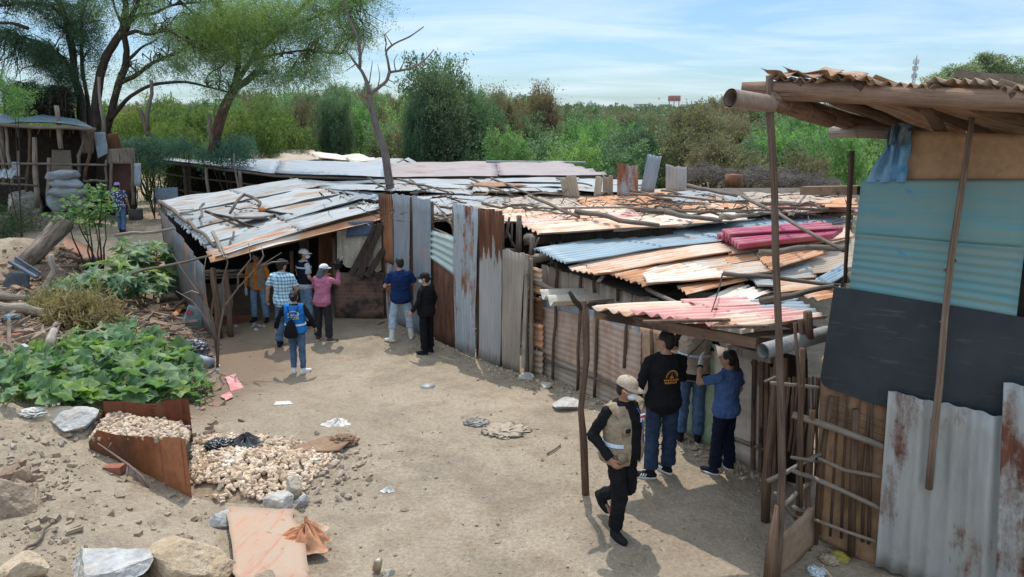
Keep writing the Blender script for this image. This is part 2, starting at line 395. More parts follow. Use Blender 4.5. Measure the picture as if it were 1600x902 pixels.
# ------------------------------------------------------------------ ground
nx, ny = len(gx), len(gy); ii, jj = np.meshgrid(np.arange(nx - 1), np.arange(ny - 1), indexing='ij'); a0 = (ii * ny + jj).ravel()
gme = np_mesh('ground', np.stack([GX.ravel(), GY.ravel(), GZg.ravel()], 1), np.stack([a0, a0 + ny, a0 + ny + 1, a0 + 1], 1), smooth=True)
def ground_mat():
    m, t, b = nt_new('sand'); v = vec_n(t, 'Object', rnd=False)
    big = noise_n(t, v, .45, 4); mid = noise_n(t, v, 2.6, 7, .68); fin = noise_n(t, v, 22, 5, .7); grit = noise_n(t, v, 90, 3, .7)
    col = ramp_n(t, big, .36, .64, (.345, .283, .212), (.42, .348, .264))
    col = mix_n(t, ramp_n(t, mid, .46, .66), col, (.30, .236, .17))
    vd = vec_n(t, 'Object', (1, 1, 1), rnd=False); damp = noise_n(t, vd, .8, 5, .6)
    col = mix_n(t, ramp_n(t, damp, .52, .68, (0, 0, 0), (.62, .62, .62)), col, (.23, .19, .147))
    col = mix_n(t, .9, col, ramp_n(t, fin, .3, .72, (.68, .67, .66), (1.18, 1.17, 1.15)), 'MULTIPLY')
    col = mix_n(t, .62, col, ramp_n(t, grit, .34, .64, (.66, .65, .64), (1.2, 1.2, 1.2)), 'MULTIPLY')
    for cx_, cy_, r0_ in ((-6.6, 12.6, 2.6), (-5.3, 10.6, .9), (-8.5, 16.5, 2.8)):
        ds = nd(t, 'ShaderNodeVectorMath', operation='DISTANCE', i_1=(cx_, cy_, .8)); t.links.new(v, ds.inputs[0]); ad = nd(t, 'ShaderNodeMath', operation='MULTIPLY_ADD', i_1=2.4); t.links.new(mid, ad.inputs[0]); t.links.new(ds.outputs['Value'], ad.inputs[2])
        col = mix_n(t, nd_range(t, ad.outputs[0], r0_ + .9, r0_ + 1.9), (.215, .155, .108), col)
    t.links.new(col, b.inputs['Base Color']); b.inputs['Roughness'].default_value = .95; b.inputs['Specular IOR Level'].default_value = .15
    h = nd(t, 'ShaderNodeMath', operation='MULTIPLY_ADD', i_1=.6); t.links.new(mid, h.inputs[0]); t.links.new(fin, h.inputs[2])
    bump_n(t, b, h.outputs[0], .75, .06); return m
gobj = mesh_obj('ground', gme, ground_mat()); setp(gobj, kind='structure')
# ------------------------------------------------------------------ leaf clouds
def leaf_cloud(name, P, D, L, W, smooth=False, fold=.0):
    """a rhombic leaf at each P pointing along D (n,3), length L, width W (n,)"""
    P = np.asarray(P, float); D = np.asarray(D, float); D /= np.linalg.norm(D, axis=1)[:, None] + 1e-9
    n = len(P); rv = rng.normal(size=(n, 3)); rv[:, 2] += .0
    Sd = np.cross(D, rv); Sd /= np.linalg.norm(Sd, axis=1)[:, None] + 1e-9
    L = np.broadcast_to(L, (n,))[:, None]; W = np.broadcast_to(W, (n,))[:, None]
    V = np.stack([P, P + D * L * .5 + Sd * W * .5, P + D * L, P + D * L * .5 - Sd * W * .5], 1).reshape(-1, 3)
    a = np.arange(n) * 4
    return np_mesh(name, V, np.stack([a, a + 1, a + 2, a + 3], 1))
def rdir(n, up=0.0):
    d = rng.normal(size=(n, 3)); d[:, 2] += up; return d / np.linalg.norm(d, axis=1)[:, None]
def shrub_arrays(seed, n_plume=60, per=90, h=1.0, r=.5, leaf=.05, w=.018, up=.9, base=.12, tight=.05):
    """feathery plumes standing out from a dome: unit shrub, height about h"""
    g = np.random.default_rng(seed); PP = []; DD = []; lob = g.normal(size=(6, 3)); lob[:, 2] = abs(lob[:, 2]); lob /= np.linalg.norm(lob, axis=1)[:, None]; la = g.uniform(.7, 1.1, 6)
    for k in range(n_plume):
        n = g.normal(size=3); n[2] = abs(n[2]) * 1.2 - .25; n /= np.linalg.norm(n); kk = max(.55, float(np.max(la * np.exp(-(1 - lob @ n) * 3.0)))) * g.uniform(.72, 1.0)
        Lp = g.uniform(.14, .30) * h; c = np.array([n[0] * r * kk * .85, n[1] * r * kk * .85, h * (base + .34 + (.62 - base) * n[2] * kk)]); d = np.array([n[0] * .55, n[1] * .55, up * .7 + g.uniform(-.2, .3)]); d /= np.linalg.norm(d); c = c - d * Lp * .5
        t = g.uniform(0, 1, per); sp = (tight * (1 - t) ** .7 + .010)[:, None] * h
        PP.append(c + d * (t * Lp)[:, None] + g.normal(size=(per, 3)) * sp); DD.append(d * .6 + g.normal(size=(per, 3)) * .6)
    m = n_plume * per // 5; P = g.normal(size=(m, 3)) * np.array((r * .34, r * .34, h * .2)) + np.array((0, 0, h * .38)); PP.append(P); DD.append(g.normal(size=(m, 3)))
    P = np.concatenate(PP); D = np.concatenate(DD); P[:, 2] = np.maximum(P[:, 2] / np.percentile(P[:, 2], 99.6) * h, .02); P[:, :2] *= r / np.percentile(np.hypot(P[:, 0], P[:, 1]), 98); q_ = P[:, 2] < h * 1.03; P, D = P[q_], D[q_]
    return P, D, g.uniform(.6, 1.3, len(P)) * leaf * h, g.uniform(.7, 1.2, len(P)) * w * h
# ------------------------------------------------------------------ people
SKIN = matn('skin', (.36, .19, .12), (.30, .15, .095), 14, .55, .1)
SKIN2 = matn('skin_light', (.46, .27, .18), (.40, .22, .14), 14, .55, .1)
HAIR = matn('hair', (.012, .010, .009), (.02, .016, .014), 60, .5, .5, stretch=(1, 1, .15))
def cloth(name, c1, c2=None, rough=.9): return matn('cloth_' + name, c1, c2 or tuple(x * .68 for x in c1), 7, rough, .5, 45, bdist=.006, spec=.12, lo=.38, hi=.66)
def remesh(mb, voxel, smooth=2, wrinkle=0.0):
    me = bpy.data.meshes.new('tmp'); me.from_pydata([list(p) for p in mb.v], [], mb.f); me.update()
    o = bpy.data.objects.new('tmp', me); COL.objects.link(o)
    m = o.modifiers.new('r', 'REMESH'); m.mode = 'VOXEL'; m.voxel_size = voxel; m.use_smooth_shade = True
    if smooth: k = o.modifiers.new('s', 'SMOOTH'); k.iterations = smooth; k.factor = .5
    dg = bpy.context.evaluated_depsgraph_get(); out = bpy.data.meshes.new_from_object(o.evaluated_get(dg))
    bpy.data.objects.remove(o); bpy.data.meshes.remove(me)
    n = len(out.vertices); co_ = np.empty(n * 3); out.vertices.foreach_get('co', co_); co_ = co_.reshape(-1, 3)
    if wrinkle:
        no = np.empty(n * 3); out.vertices.foreach_get('normal', no); no = no.reshape(-1, 3)
        sd = random.uniform(0, 90)
        f = np.array([mnoise.noise(Vector((p[0] * 9 + sd, p[1] * 9, p[2] * 15))) + .6 * mnoise.noise(Vector((p[0] * 22 + sd, p[1] * 22, p[2] * 30))) for p in co_])
        co_ += no * (f * wrinkle)[:, None]
    out.vertices.foreach_set('co', co_.ravel()); out.update()
    return out
TORSO = [(.78, .075, .085, 0), (.84, .150, .110, -.005), (.90, .168, .122, -.01), (.97, .160, .112, -.003), (1.06, .146, .102, .0), (1.16, .156, .110, .0), (1.27, .170, .116, -.004), (1.36, .165, .102, -.01), (1.415, .118, .078, -.012), (1.45, .066, .060, -.005)]
def torso_at(z):
    for a, b in zip(TORSO[:-1], TORSO[1:]):
        if a[0] <= z <= b[0]:
            t = (z - a[0]) / (b[0] - a[0]); return tuple(a[k] * (1 - t) + b[k] * t for k in range(1, 4))
    return TORSO[0][1:] if z < TORSO[0][0] else TORSO[-1][1:]
def person(label, pos, Hh, heading, pose=None, spec=None, voxel=.012, skin=None):
    """Hh standing height; heading in degrees, 0 = facing away from the camera (+Y), turning left positive"""
    pose = pose or {}; spec = spec or {}; k = Hh / 1.70; skin = skin or SKIN
    J = dict(hipL=(-.088, 0, .90), hipR=(.088, 0, .90), knL=(-.098, .015, .49), knR=(.098, .015, .49), anL=(-.105, -.015, .085), anR=(.105, -.015, .085),
             shL=(-.178, -.01, 1.368), shR=(.178, -.01, 1.368), elL=(-.235, -.035, 1.115), elR=(.235, -.035, 1.115), haL=(-.245, .045, .875), haR=(.245, .045, .875), neck=(0, -.005, 1.44), head=(0, .022, 1.575))
    lx, ly = pose.get('lean', (0, 0)); gi = spec.get('girth', 1.0)
    def lean(p):
        t = max(0, p[2] - .9) / .5; return Vector((p[0] + lx * t, p[1] + ly * t, p[2]))
    for j in ('shL', 'shR', 'elL', 'elR', 'haL', 'haR', 'neck', 'head'): J[j] = lean(J[j])
    for j in list(J): J[j] = Vector(J[j])
    for s_ in ('L', 'R'):
        if gi > 1:
            for j in ('sh', 'el', 'ha'): J[j + s_].x *= 1 + (gi - 1) * .7
    for kk, v in pose.items():
        if kk in J: J[kk] = Vector(v)
    root = thing('person', label, 'person', pos, spec.get('group'))
    MW = Matrix.Rotation(R(heading), 3, 'Z') * k
    def fin(me, name, mat, parent=root):
        n = len(me.vertices); c = np.empty(n * 3); me.vertices.foreach_get('co', c); c = c.reshape(-1, 3) @ np.array(MW).T
        me.vertices.foreach_set('co', c.ravel()); me.materials.clear(); me.materials.append(mat)
        me.polygons.foreach_set('use_smooth', np.ones(len(me.polygons), bool)); me.update(); me.name = name
        o = bpy.data.objects.new(name, me); COL.objects.link(o); o.parent = parent; return o
    def raw(mb, name, mat, parent=root):
        me = bpy.data.meshes.new(name); me.from_pydata([list(p) for p in mb.v], [], mb.f)
        l = me.uv_layers.new(name='UVMap'); me.update(); return fin(me, name, mat, parent)
    def trings(z0, z1, inf, flare=0.0):
        zs = sorted({z0, z1} | {t[0] for t in TORSO if z0 < t[0] < z1}); out = []
        for z in zs:
            rx, ry, cy = torso_at(z); g = gi if z < 1.34 else 1 + (gi - 1) * .5; tl = max(0, z - .9) / .5; fl = flare * max(0, (1.1 - z) / .3) if z < 1.1 else 0
            bel = spec.get('belly', 0) * math.exp(-((z - 1.05) / .14) ** 2)
            out.append((lx * tl, cy + ly * tl + bel * .5, z, rx * g + inf + fl, ry * g + inf + fl + bel * .5))
        return out
    HM = Matrix.Rotation(R(pose.get('yaw', 0)), 3, 'Z') @ Matrix.Rotation(R(pose.get('nod', 0)), 3, 'X')
    hc = J['head']
    def hp(x, y, z): return hc + HM @ Vector((x, y, z))
    # ---- the body: one continuous surface
    b = MB(); b.loft(trings(.80, 1.45, -.004))
    b.capsule(J['neck'] - Vector((0, 0, .04)), hp(0, -.012, -.05), .054, .052)
    b.blob(hc, (.074, .093, .112), 14, 10, rot=HM); b.blob(hp(0, .022, -.055), (.055, .062, .062), 12, 8, rot=HM)
    b.capsule(hp(0, .088, .012), hp(0, .108, -.022), .011, .016, 8)                       # nose
    b.blob(hp(0, .078, -.062), (.026, .016, .010), 8, 6, rot=HM); b.blob(hp(0, .082, .025), (.045, .012, .012), 8, 6, rot=HM)
    for s_ in (-1, 1): b.blob(hp(s_ * .076, -.008, -.005), (.010, .020, .032), 8, 6, rot=HM)
    for s_, sg in (('L', -1), ('R', 1)):
        sh, el, ha = J['sh' + s_], J['el' + s_], J['ha' + s_]
        b.capsule(sh - Vector((sg * .03, 0, 0)), el, .047, .040); b.capsule(el, ha, .041, .028)
        # hand: palm, four fingers of two bones, thumb from the side of the palm
        d = (ha - el).normalized(); d = (d + Vector(pose.get('hd' + s_, (0, 0, 0)))).normalized()
        inn = Vector(pose.get('pn' + s_, (-sg, 0, 0))); inn = (inn - d * inn.dot(d)).normalized(); side = d.cross(inn).normalized()
        fw = Vector(pose.get('th' + s_, (0, 1, .2)));  side = side if side.dot(fw) > 0 else -side
        rot = Matrix((side, inn, d)).transposed(); pc = ha + d * .045
        b.capsule(ha - d * .01, ha + d * .02, .028, .026); b.blob(pc, (.040, .017, .052), 10, 8, rot=rot)
        cu = pose.get('curl' + s_, .5)
        for q, (off, ln) in enumerate(((.029, .068), (.010, .078), (-.009, .072), (-.027, .056))):
            p0 = ha + d * .075 + side * off; d1 = (d + inn * cu * .6).normalized(); d2 = (d + inn * cu * 2.2).normalized()
            p1 = p0 + d1 * ln * .5; b.capsule(p0 - d * .02, p1, .0098, .0090, 8); b.capsule(p1, p1 + d2 * ln * .5, .0090, .0078, 8)
        p0 = ha + d * .025 + side * .028; p1 = p0 + (d * .6 + side * .75 + inn * .25).normalized() * .036
        b.capsule(p0, p1, .0125, .0105, 8); b.capsule(p1, p1 + (d + side * .2 + inn * .45).normalized() * .030, .0105, .0085, 8)
        hi, kn, an = J['hip' + s_], J['kn' + s_], J['an' + s_]
        b.capsule(hi, kn, .080, .054); b.capsule(kn, an, .054, .038)
        td = Vector(pose.get('toe' + s_, (sg * .18, 1, 0))).normalized()
        b.capsule(an - Vector((0, 0, .045)) - td * .02, an - Vector((0, 0, .052)) + td * .14, .033, .026)
    fin(remesh(b, voxel, 1), 'body', skin)
    # ---- shirt
    def arm(mb, inf, long, s_, sg, rend=None):
        sh, el, ha = J['sh' + s_], J['el' + s_], J['ha' + s_]
        mb.capsule(sh - Vector((sg * .05, 0, -.008)), sh, .054 + inf, .050 + inf)
        if long:
            mb.capsule(sh, el, .050 + inf, .044 + inf); e = el.lerp(ha, .97); mb.capsule(el, e, .046 + inf, .034 + inf, flat=(False, True))
        else:
            e = sh.lerp(el, long if isinstance(long, float) and long else .72); mb.capsule(sh, e, .050 + inf, .060 + inf, flat=(False, True))
    if 'shirt' in spec:
        mat, slv, z0 = spec['shirt']; m_ = MB(); m_.loft(trings(z0, 1.445, .020, .020))
        for s_, sg in (('L', -1), ('R', 1)): arm(m_, .010, slv == 'long', s_, sg)
        if spec.get('collar', True): m_.capsule(J['neck'] - Vector((0, 0, .035)), J['neck'] + Vector((0, 0, .012)), .068, .062, flat=(True, True))
        shirt = fin(remesh(m_, voxel, 2, .012), spec.get('shirt_name', 'shirt'), mat)
    # ---- trousers
    if 'trousers' in spec:
        mat, wide, zt = spec['trousers'][:3]; m_ = MB(); m_.loft(trings(.82, zt, .012))
        cut = spec['trousers'][3] if len(spec['trousers']) > 3 else .92
        for s_ in 'LR':
            hi, kn, an = J['hip' + s_], J['kn' + s_], J['an' + s_]
            m_.capsule(hi + Vector((0, 0, .02)), kn, .096, .066 + wide * .6); m_.capsule(kn, kn.lerp(an, cut), .066 + wide * .6, .052 + wide, flat=(False, True))
        fin(remesh(m_, voxel, 2, .011), 'trousers', mat)
    # ---- shoes
    sm_, sole = spec.get('shoes', (cloth('black_shoe', (.02, .02, .022)), None)); bm_ = spec.get('boots')
    for s_, sg in (('L', -1), ('R', 1)):
        an = J['an' + s_]; td = Vector(pose.get('toe' + s_, (sg * .18, 1, 0))).normalized(); up = Vector((0, 0, 1)); up = (up - td * up.dot(td)).normalized()
        rt = Matrix((td.cross(up), td, up)).transposed(); m_ = MB(); ctr = an + td * .045 - up * .040
        m_.blob(ctr - td * .015, (.046, .105, .048), 12, 8, rot=rt); m_.blob(ctr + td * .085 - up * .010, (.046, .075, .034), 12, 8, rot=rt)
        m_.capsule(an - up * .02, an + up * .035, .046, .046, flat=(False, True))
        if bm_: m_.capsule(an, an.lerp(J['kn' + s_], .80), .056, .066, flat=(False, True))
        me = remesh(m_, .010, 2); n = len(me.vertices); c = np.empty(n * 3); me.vertices.foreach_get('co', c); c = c.reshape(-1, 3)
        base = an - up * .078; dd = (c - np.array(base)) @ np.array(up); c -= np.outer(np.minimum(dd, 0), np.array(up)); me.vertices.foreach_set('co', c.ravel())
        so_ = fin(me, 'boot' if bm_ else 'shoe', sm_)
        if sole is not None:
            q = MB(); vs = []; n_ = 20
            for zz_ in (-.082, -.058):
                for j in range(n_):
                    a = 2 * math.pi * j / n_; wd = .049 if math.sin(a) > -.2 else .042
                    vs.append(an + td * (.058 + .128 * math.sin(a)) + td.cross(up) * wd * math.cos(a) + up * zz_)
            q.add(vs, [(j, (j + 1) % n_, n_ + (j + 1) % n_, n_ + j) for j in range(n_)] + [tuple(range(n_))[::-1], tuple(range(n_, 2 * n_))]); raw(q, 'sole', sole, so_)
        if spec.get('stripes'):
            q = MB()
            for i in range(3):
                for sd_ in (-1, 1):
                    p = ctr + td * (.01 + i * .026) + td.cross(up) * (.046 * sd_)
                    q.bar(p - up * .018 + td * .01, p + up * .024 - td * .012, .010, .012, td)
            raw(q, 'stripes', cloth('white_stripe', (.75, .75, .75)), so_)
    # ---- hair
    hs = spec.get('hair', 'short')
    if hs:
        m_ = MB(); m_.blob(hp(0, -.016, .030), (.083, .099, .096), 16, 10, rough=.10, rot=HM, seed=len(label), fs=3); m_.blob(hp(0, -.045, -.02), (.074, .060, .075), 12, 8, rot=HM)
        if hs == 'ponytail': m_.capsule(hp(0, -.10, .02), hp(.01, -.13, -.10), .032, .040); m_.capsule(hp(.01, -.13, -.10), hp(.015, -.125, -.30), .040, .022)
        if hs == 'bun': m_.blob(hp(0, -.125, .015), (.042, .042, .042), 10, 8)
        fin(remesh(m_, .011, 2), 'hair', HAIR)
    # ---- eyes
    m_ = MB()
    for s_ in (-1, 1): m_.blob(hp(s_ * .032, .082, .010), (.014, .010, .007), 8, 6, rot=HM)
    raw(m_, 'eyes', matn('eye', (.02, .014, .01), None, 5, .3, 0))
    # ---- headgear
    if 'cap' in spec:
        cm, kind = spec['cap']; m_ = MB(); cz = .055
        rings = 7; n = 20; vs = []; f = []
        for i in range(rings + 1):
            th = (math.pi / 2) * i / rings
            for j in range(n):
                a = 2 * math.pi * j / n
                vs.append(hp(math.cos(a) * .091 * math.cos(th), -.010 + math.sin(a) * .108 * math.cos(th), cz - .02 + .092 * math.sin(th) ** .8))
        for i in range(rings):
            for j in range(n): f.append((i * n + j, i * n + (j + 1) % n, (i + 1) * n + (j + 1) % n, (i + 1) * n + j))
        m_.add(vs, f, None, True); cp = raw(m_, 'cap', cm)
        vs = []; f = []; n = 12
        for zz_ in (0, -.006):
            for rr in (0, 1):
                for j in range(n + 1):
                    a = math.pi * j / n; ln = .075 * math.sin(a) * rr
                    vs.append(hp(math.cos(a) * .089, -.010 + math.sin(a) * .104 + ln, cz - .015 + zz_ - rr * .022 * math.sin(a) - .012 * math.cos(a) ** 2 * rr))
        m1 = n + 1
        for j in range(n): f.append((j, j + 1, m1 + j + 1, m1 + j)); f.append((2 * m1 + j, 3 * m1 + j, 3 * m1 + j + 1, 2 * m1 + j + 1)); f.append((m1 + j, m1 + j + 1, 3 * m1 + j + 1, 3 * m1 + j))
        q = MB(); q.add(vs, f, None, True); raw(q, 'cap_brim', cm, cp)
    if spec.get('mask'):
        q = MB(); q.blob(hp(0, .060, -.048), (.064, .058, .052), 14, 9, rot=HM); q.capsule(hp(0, .10, -.02), hp(0, .117, -.045), .012, .014, 8)
        mk = fin(remesh(q, .009, 2), 'face_mask', spec['mask'])
        q = MB()
        for s_ in (-1, 1): q.tube([hp(s_ * .055, .07, -.03), hp(s_ * .079, .02, -.012), hp(s_ * .084, -.012, .004)], .003, 5)
        raw(q, 'mask_strap', spec['mask'], mk)
    # ---- vest
    if 'vest' in spec:
        mat, z0, opened = spec['vest']; m_ = MB(); m_.loft(trings(z0, 1.425, .034, .02), 24)
        for s_, sg in (('L', -1), ('R', 1)): m_.capsule(J['sh' + s_] - Vector((sg * .09, 0, -.005)), J['sh' + s_] - Vector((sg * .005, 0, .01)), .078, .082, flat=(False, True))
        me = remesh(m_, voxel, 2, .010)
        if opened:
            import bmesh
            bm = bmesh.new(); bm.from_mesh(me)
            def gone(f):
                c = f.calc_center_median(); t = max(0, c.z - .9) / .5; y = c.y - ly * t; x = c.x - lx * t
                return (y > .03 and abs(x + opened[1]) < opened[0] + .03 * (c.z - 1.0) + .05 * max(0, 1.05 - c.z)) or (c.z > 1.40 and abs(x) < .075) or c.z < z0 + .012 and abs(x) < .12 and abs(y) < .09
            bmesh.ops.delete(bm, geom=[f for f in bm.faces if gone(f)], context='FACES')
            bmesh.ops.solidify(bm, geom=bm.faces[:], thickness=.006); bm.to_mesh(me); bm.free()
        vest = fin(me, 'vest', mat)
        if 'band' in spec:
            bmat, zb, hgt, gap = spec['band']; vs = []; n = 40; f = []
            for z in (zb, zb + hgt):
                for e_ in (.045, .040):
                    cx, cy, _, rx, ry = trings(z, z + .001, e_ + .02 * max(0, (1.1 - z) / .3))[0]
                    for j in range(n + 1):
                        a = math.pi / 2 + gap + (2 * math.pi - 2 * gap) * j / n; vs.append((cx + math.cos(a) * rx, cy + math.sin(a) * ry, z))
            m1 = n + 1
            for j in range(n):
                f += [(j, j + 1, 2 * m1 + j + 1, 2 * m1 + j), (m1 + j, 3 * m1 + j, 3 * m1 + j + 1, m1 + j + 1), (2 * m1 + j, 2 * m1 + j + 1, 3 * m1 + j + 1, 3 * m1 + j)]
            q = MB(); q.add(vs, f, None, True); raw(q, 'reflective_band', bmat, vest)
    def back_marks(marks, mat, inf, name, parent=root):
        """flat printed marks on the back: (x0,z0,x1,z1,width)"""
        q = MB()
        for (x0, z0, x1, z1, wd) in marks:
            pts = []
            for (x, z) in ((x0, z0), (x1, z1)):
                cx, cy, _, rx, ry = trings(z, z + .001, inf)[0]; pts.append(Vector((x + cx, cy - ry * math.sqrt(max(.05, 1 - (x / rx) ** 2)), z)))
            q.bar(pts[0], pts[1], .004, wd, Vector((0, 0, 1)) if abs(x1 - x0) > abs(z1 - z0) else Vector((1, 0, 0)))
        return raw(q, name, mat, parent)
    return root, dict(J=J, raw=raw, marks=back_marks, MW=MW, hp=hp, trings=trings, fin=fin)
def at_local(root, MW, p): return ORG[root.name] + MW @ Vector(p)
# ------------------------------------------------------------------ the twelve people
DENIM = cloth('denim', (.085, .145, .24), (.05, .09, .16)); DENIM_L = cloth('denim_light', (.20, .30, .42), (.12, .20, .31)); DENIM_D = cloth('denim_dark', (.03, .05, .09), (.02, .032, .06))
BLACK = cloth('black', (.013, .013, .015)); NAVY = cloth('navy', (.014, .028, .085)); NAVY_D = cloth('navy_dark', (.012, .016, .032)); WHITE = cloth('white', (.72, .72, .72), (.6, .6, .6))
MASKM = cloth('mask', (.62, .74, .80), (.55, .68, .75)); KHAKI = cloth('khaki', (.33, .26, .185), (.25, .195, .135)); BAND = cloth('reflective', (.55, .60, .66), (.45, .5, .56)); SHOE = cloth('shoe_black', (.018, .018, .02))
def gp(px, py, dz=0):
    p = GT(px, py); p.z = gz(p.x, p.y) + dz; return p
# 1 far man in a flowered shirt
def floral():
    m, t, b = nt_new('cloth_floral'); v = vec_n(t, 'Object', rnd=False)
    vo = nd(t, 'ShaderNodeTexVoronoi'); vo.inputs['Scale'].default_value = 15; t.links.new(v, vo.inputs['Vector'])
    col = ramp_n(t, vo.outputs['Distance'], .28, .40, (.46, .50, .56), (.025, .04, .09)); t.links.new(col, b.inputs['Base Color']); b.inputs['Roughness'].default_value = .9; return m
p, k = person('man in a dark flowered shirt and blue jeans walking away by the sacks', gp(192, 364), 1.76, 8,
    dict(knL=(-.10, .12, .50), anL=(-.10, .10, .09), knR=(.10, -.02, .48), anR=(.10, -.20, .10), elL=(-.27, -.06, 1.13), haL=(-.30, -.02, .88), elR=(.26, -.05, 1.12), haR=(.27, .06, .87)),
    dict(girth=1.12, shirt=(floral(), .8, .82), trousers=(DENIM, .02, .95), cap=(cloth('cap_violet', (.35, .30, .55)), 'cap')))
# 2 man in an orange shirt facing the camera in the shade
p, k = person('man in orange shirt and grey vest facing out from the dark shed', gp(408, 502), 1.60, 176,
    dict(elL=(-.26, -.02, 1.12), haL=(-.27, .03, .87), elR=(.27, -.02, 1.12), haR=(.28, .05, .87), knL=(-.13, .03, .49), anL=(-.15, 0, .085), knR=(.13, .03, .49), anR=(.15, 0, .085), nod=-8),
    dict(girth=1.1, shirt=(cloth('orange', (.72, .25, .04), (.6, .19, .03)), 'long', .80), trousers=(DENIM_L, .02, .95), vest=(cloth('taupe', (.33, .28, .22)), .86, (.055, 0))), skin=SKIN2)
hand = at_local(p, k['MW'], k['J']['haR']); bt = MB()
bt.tube([hand + Vector((0, 0, .02)), hand + Vector((0, -.01, -.02)), hand + Vector((0, -.01, -.045)), hand + Vector((0, -.01, -.20))], [.014, .016, .034, .034], 12); o = bt.build('water_bottle', matn('clear_plastic', (.55, .65, .72), (.45, .55, .65), 6, .15, 0, spec=.6)); setp(o, 'clear water bottle held by the man in the orange shirt', 'bottle')
# 3 man in a checked shirt
def check():
    m, t, b = nt_new('cloth_check'); v = vec_n(t, 'Object', rnd=False); s = nd(t, 'ShaderNodeSeparateXYZ'); t.links.new(v, s.inputs[0]); cols = []
    ad = nd(t, 'ShaderNodeMath', operation='ADD'); t.links.new(s.outputs[0], ad.inputs[0]); t.links.new(s.outputs[1], ad.inputs[1])
    for src in (ad.outputs[0], s.outputs[2]):
        q = nd(t, 'ShaderNodeMath', operation='MULTIPLY', i_1=92.0); t.links.new(src, q.inputs[0]); r = nd(t, 'ShaderNodeMath', operation='SINE'); t.links.new(q.outputs[0], r.inputs[0]); cols.append(ramp_n(t, r.outputs[0], .1, .4))
    c1 = mix_n(t, cols[0], (.42, .60, .68), (.06, .18, .30)); col = mix_n(t, .55, c1, mix_n(t, cols[1], (.50, .66, .72), (.05, .16, .28)))
    t.links.new(col, b.inputs['Base Color']); b.inputs['Roughness'].default_value = .9; return m
p, k = person('man in a blue checked short-sleeved shirt with his back turned', gp(449, 541), 1.80, -8,
    dict(elL=(-.30, .0, 1.13), haL=(-.36, .07, .90), elR=(.24, .06, 1.12), haR=(.16, .24, 1.05), knL=(-.12, .02, .49), anL=(-.13, -.06, .085), knR=(.10, .06, .49), anR=(.12, .05, .085), yaw=-20),
    dict(girth=1.06, shirt=(check(), .75, .80), trousers=(DENIM, .025, .95), cap=(cloth('cap_dark', (.03, .03, .032)), 'cap')), skin=SKIN2)
# 4 person in a white cap
p, k = person('person in white cap and face mask wearing a navy vest, half hidden in the group', gp(481, 508), 1.72, -48,
    dict(yaw=-38, elR=(.25, -.02, 1.12), haR=(.22, .14, .93)),
    dict(shirt=(cloth('pale_grey', (.48, .52, .56)), .75, .84), trousers=(DENIM_L, .025, .95), vest=(NAVY_D, .95, None), band=(BAND, 1.30, .03, .3), cap=(WHITE, 'cap'), mask=MASKM), skin=SKIN2)
# 5 camera man in pink
p, k = person('man in pink long-sleeved top holding a video camera up to the shed', gp(507, 533), 1.62, -16,
    dict(lean=(.03, .06), elR=(.30, .20, 1.28), haR=(.26, .30, 1.50), hdR=(0, 0, .6), elL=(-.24, .12, 1.18), haL=(-.05, .30, 1.36), knL=(-.13, .03, .49), anL=(-.17, .02, .085), knR=(.12, .02, .49), anR=(.14, -.03, .085), toeR=(.8, .6, 0), yaw=-25, curlR=.9),
    dict(girth=1.05, shirt=(cloth('pink', (.46, .17, .25), (.36, .12, .19)), 'long', .80), trousers=(cloth('charcoal', (.03, .032, .036)), .03, .95), hair=None, cap=(WHITE, 'cap'), shoes=(cloth('brown_sandal', (.12, .08, .06)), WHITE)))
q = MB(); q.blob(k['hp'](0, -.02, .02), (.090, .104, .100), 14, 10); q.capsule(k['hp'](0, -.07, -.02), k['hp'](-.02, -.10, -.15), .075, .10, flat=(False, True)); k['fin'](remesh(q, .012, 2, .006), 'head_cloth', cloth('grey_cloth', (.10, .11, .125)))
hc = at_local(p, k['MW'], k['J']['haR']); c = thing('video_camera', 'black shoulder video camera raised by the man in pink', 'camera', hc)
q = MB(); q.box(hc + Vector((0, .02, .13)), (.10, .26, .13)); q.build('camera_body', SHOE, c)
q = MB(); q.tube([hc + Vector((0, .13, .14)), hc + Vector((0, .26, .15))], [.045, .055], 14); q.build('lens', matn('lens_black', (.01, .01, .012), None, 5, .25, 0), c)
q = MB(); q.tube([hc + Vector((0, -.07, .19)), hc + Vector((0, -.05, .25)), hc + Vector((0, .09, .25)), hc + Vector((0, .11, .19))], .014, 8); q.build('carry_handle', SHOE, c)
q = MB(); q.tube([hc + Vector((.05, -.04, .23)), hc + Vector((.06, .24, .25))], [.018, .022], 10); q.build('microphone', matn('foam_grey', (.12, .12, .12), None, 30, .95, .5), c)
q = MB(); q.box(hc + Vector((-.10, .03, .14)), (.09, .015, .07)); q.build('flip_screen', SHOE, c)
# 6 woman in a blue vest
VB = cloth('vest_blue', (.02, .17, .48), (.015, .12, .38))
p, k = person('woman in bright blue vest with black drawstring bag walking towards the group', gp(467, 583), 1.53, 4,
    dict(knL=(-.10, .10, .50), anL=(-.09, .02, .085), knR=(.09, .02, .48), anR=(.10, -.02, .085), toeR=(.55, .7, 0), toeL=(-.2, 1, 0), elL=(-.32, -.03, 1.14), haL=(-.40, .07, .93), elR=(.31, -.02, 1.14), haR=(.36, .08, .93)),
    dict(girth=1.05, shirt=(BLACK, 'long', .84), trousers=(DENIM, .006, .95), vest=(VB, .86, None), band=(BAND, 1.02, .035, .25), hair='bun', shoes=(WHITE, WHITE)), skin=SKIN2)
gold = cloth('gold_print', (.72, .66, .42), (.6, .55, .34)); mk = []
for i in range(11):
    a = math.pi * (.08 + .84 * i / 10); mk.append((-.105 * math.cos(a), 1.235 + .085 * math.sin(a), -.105 * math.cos(a) + .014, 1.245 + .085 * math.sin(a), .022))
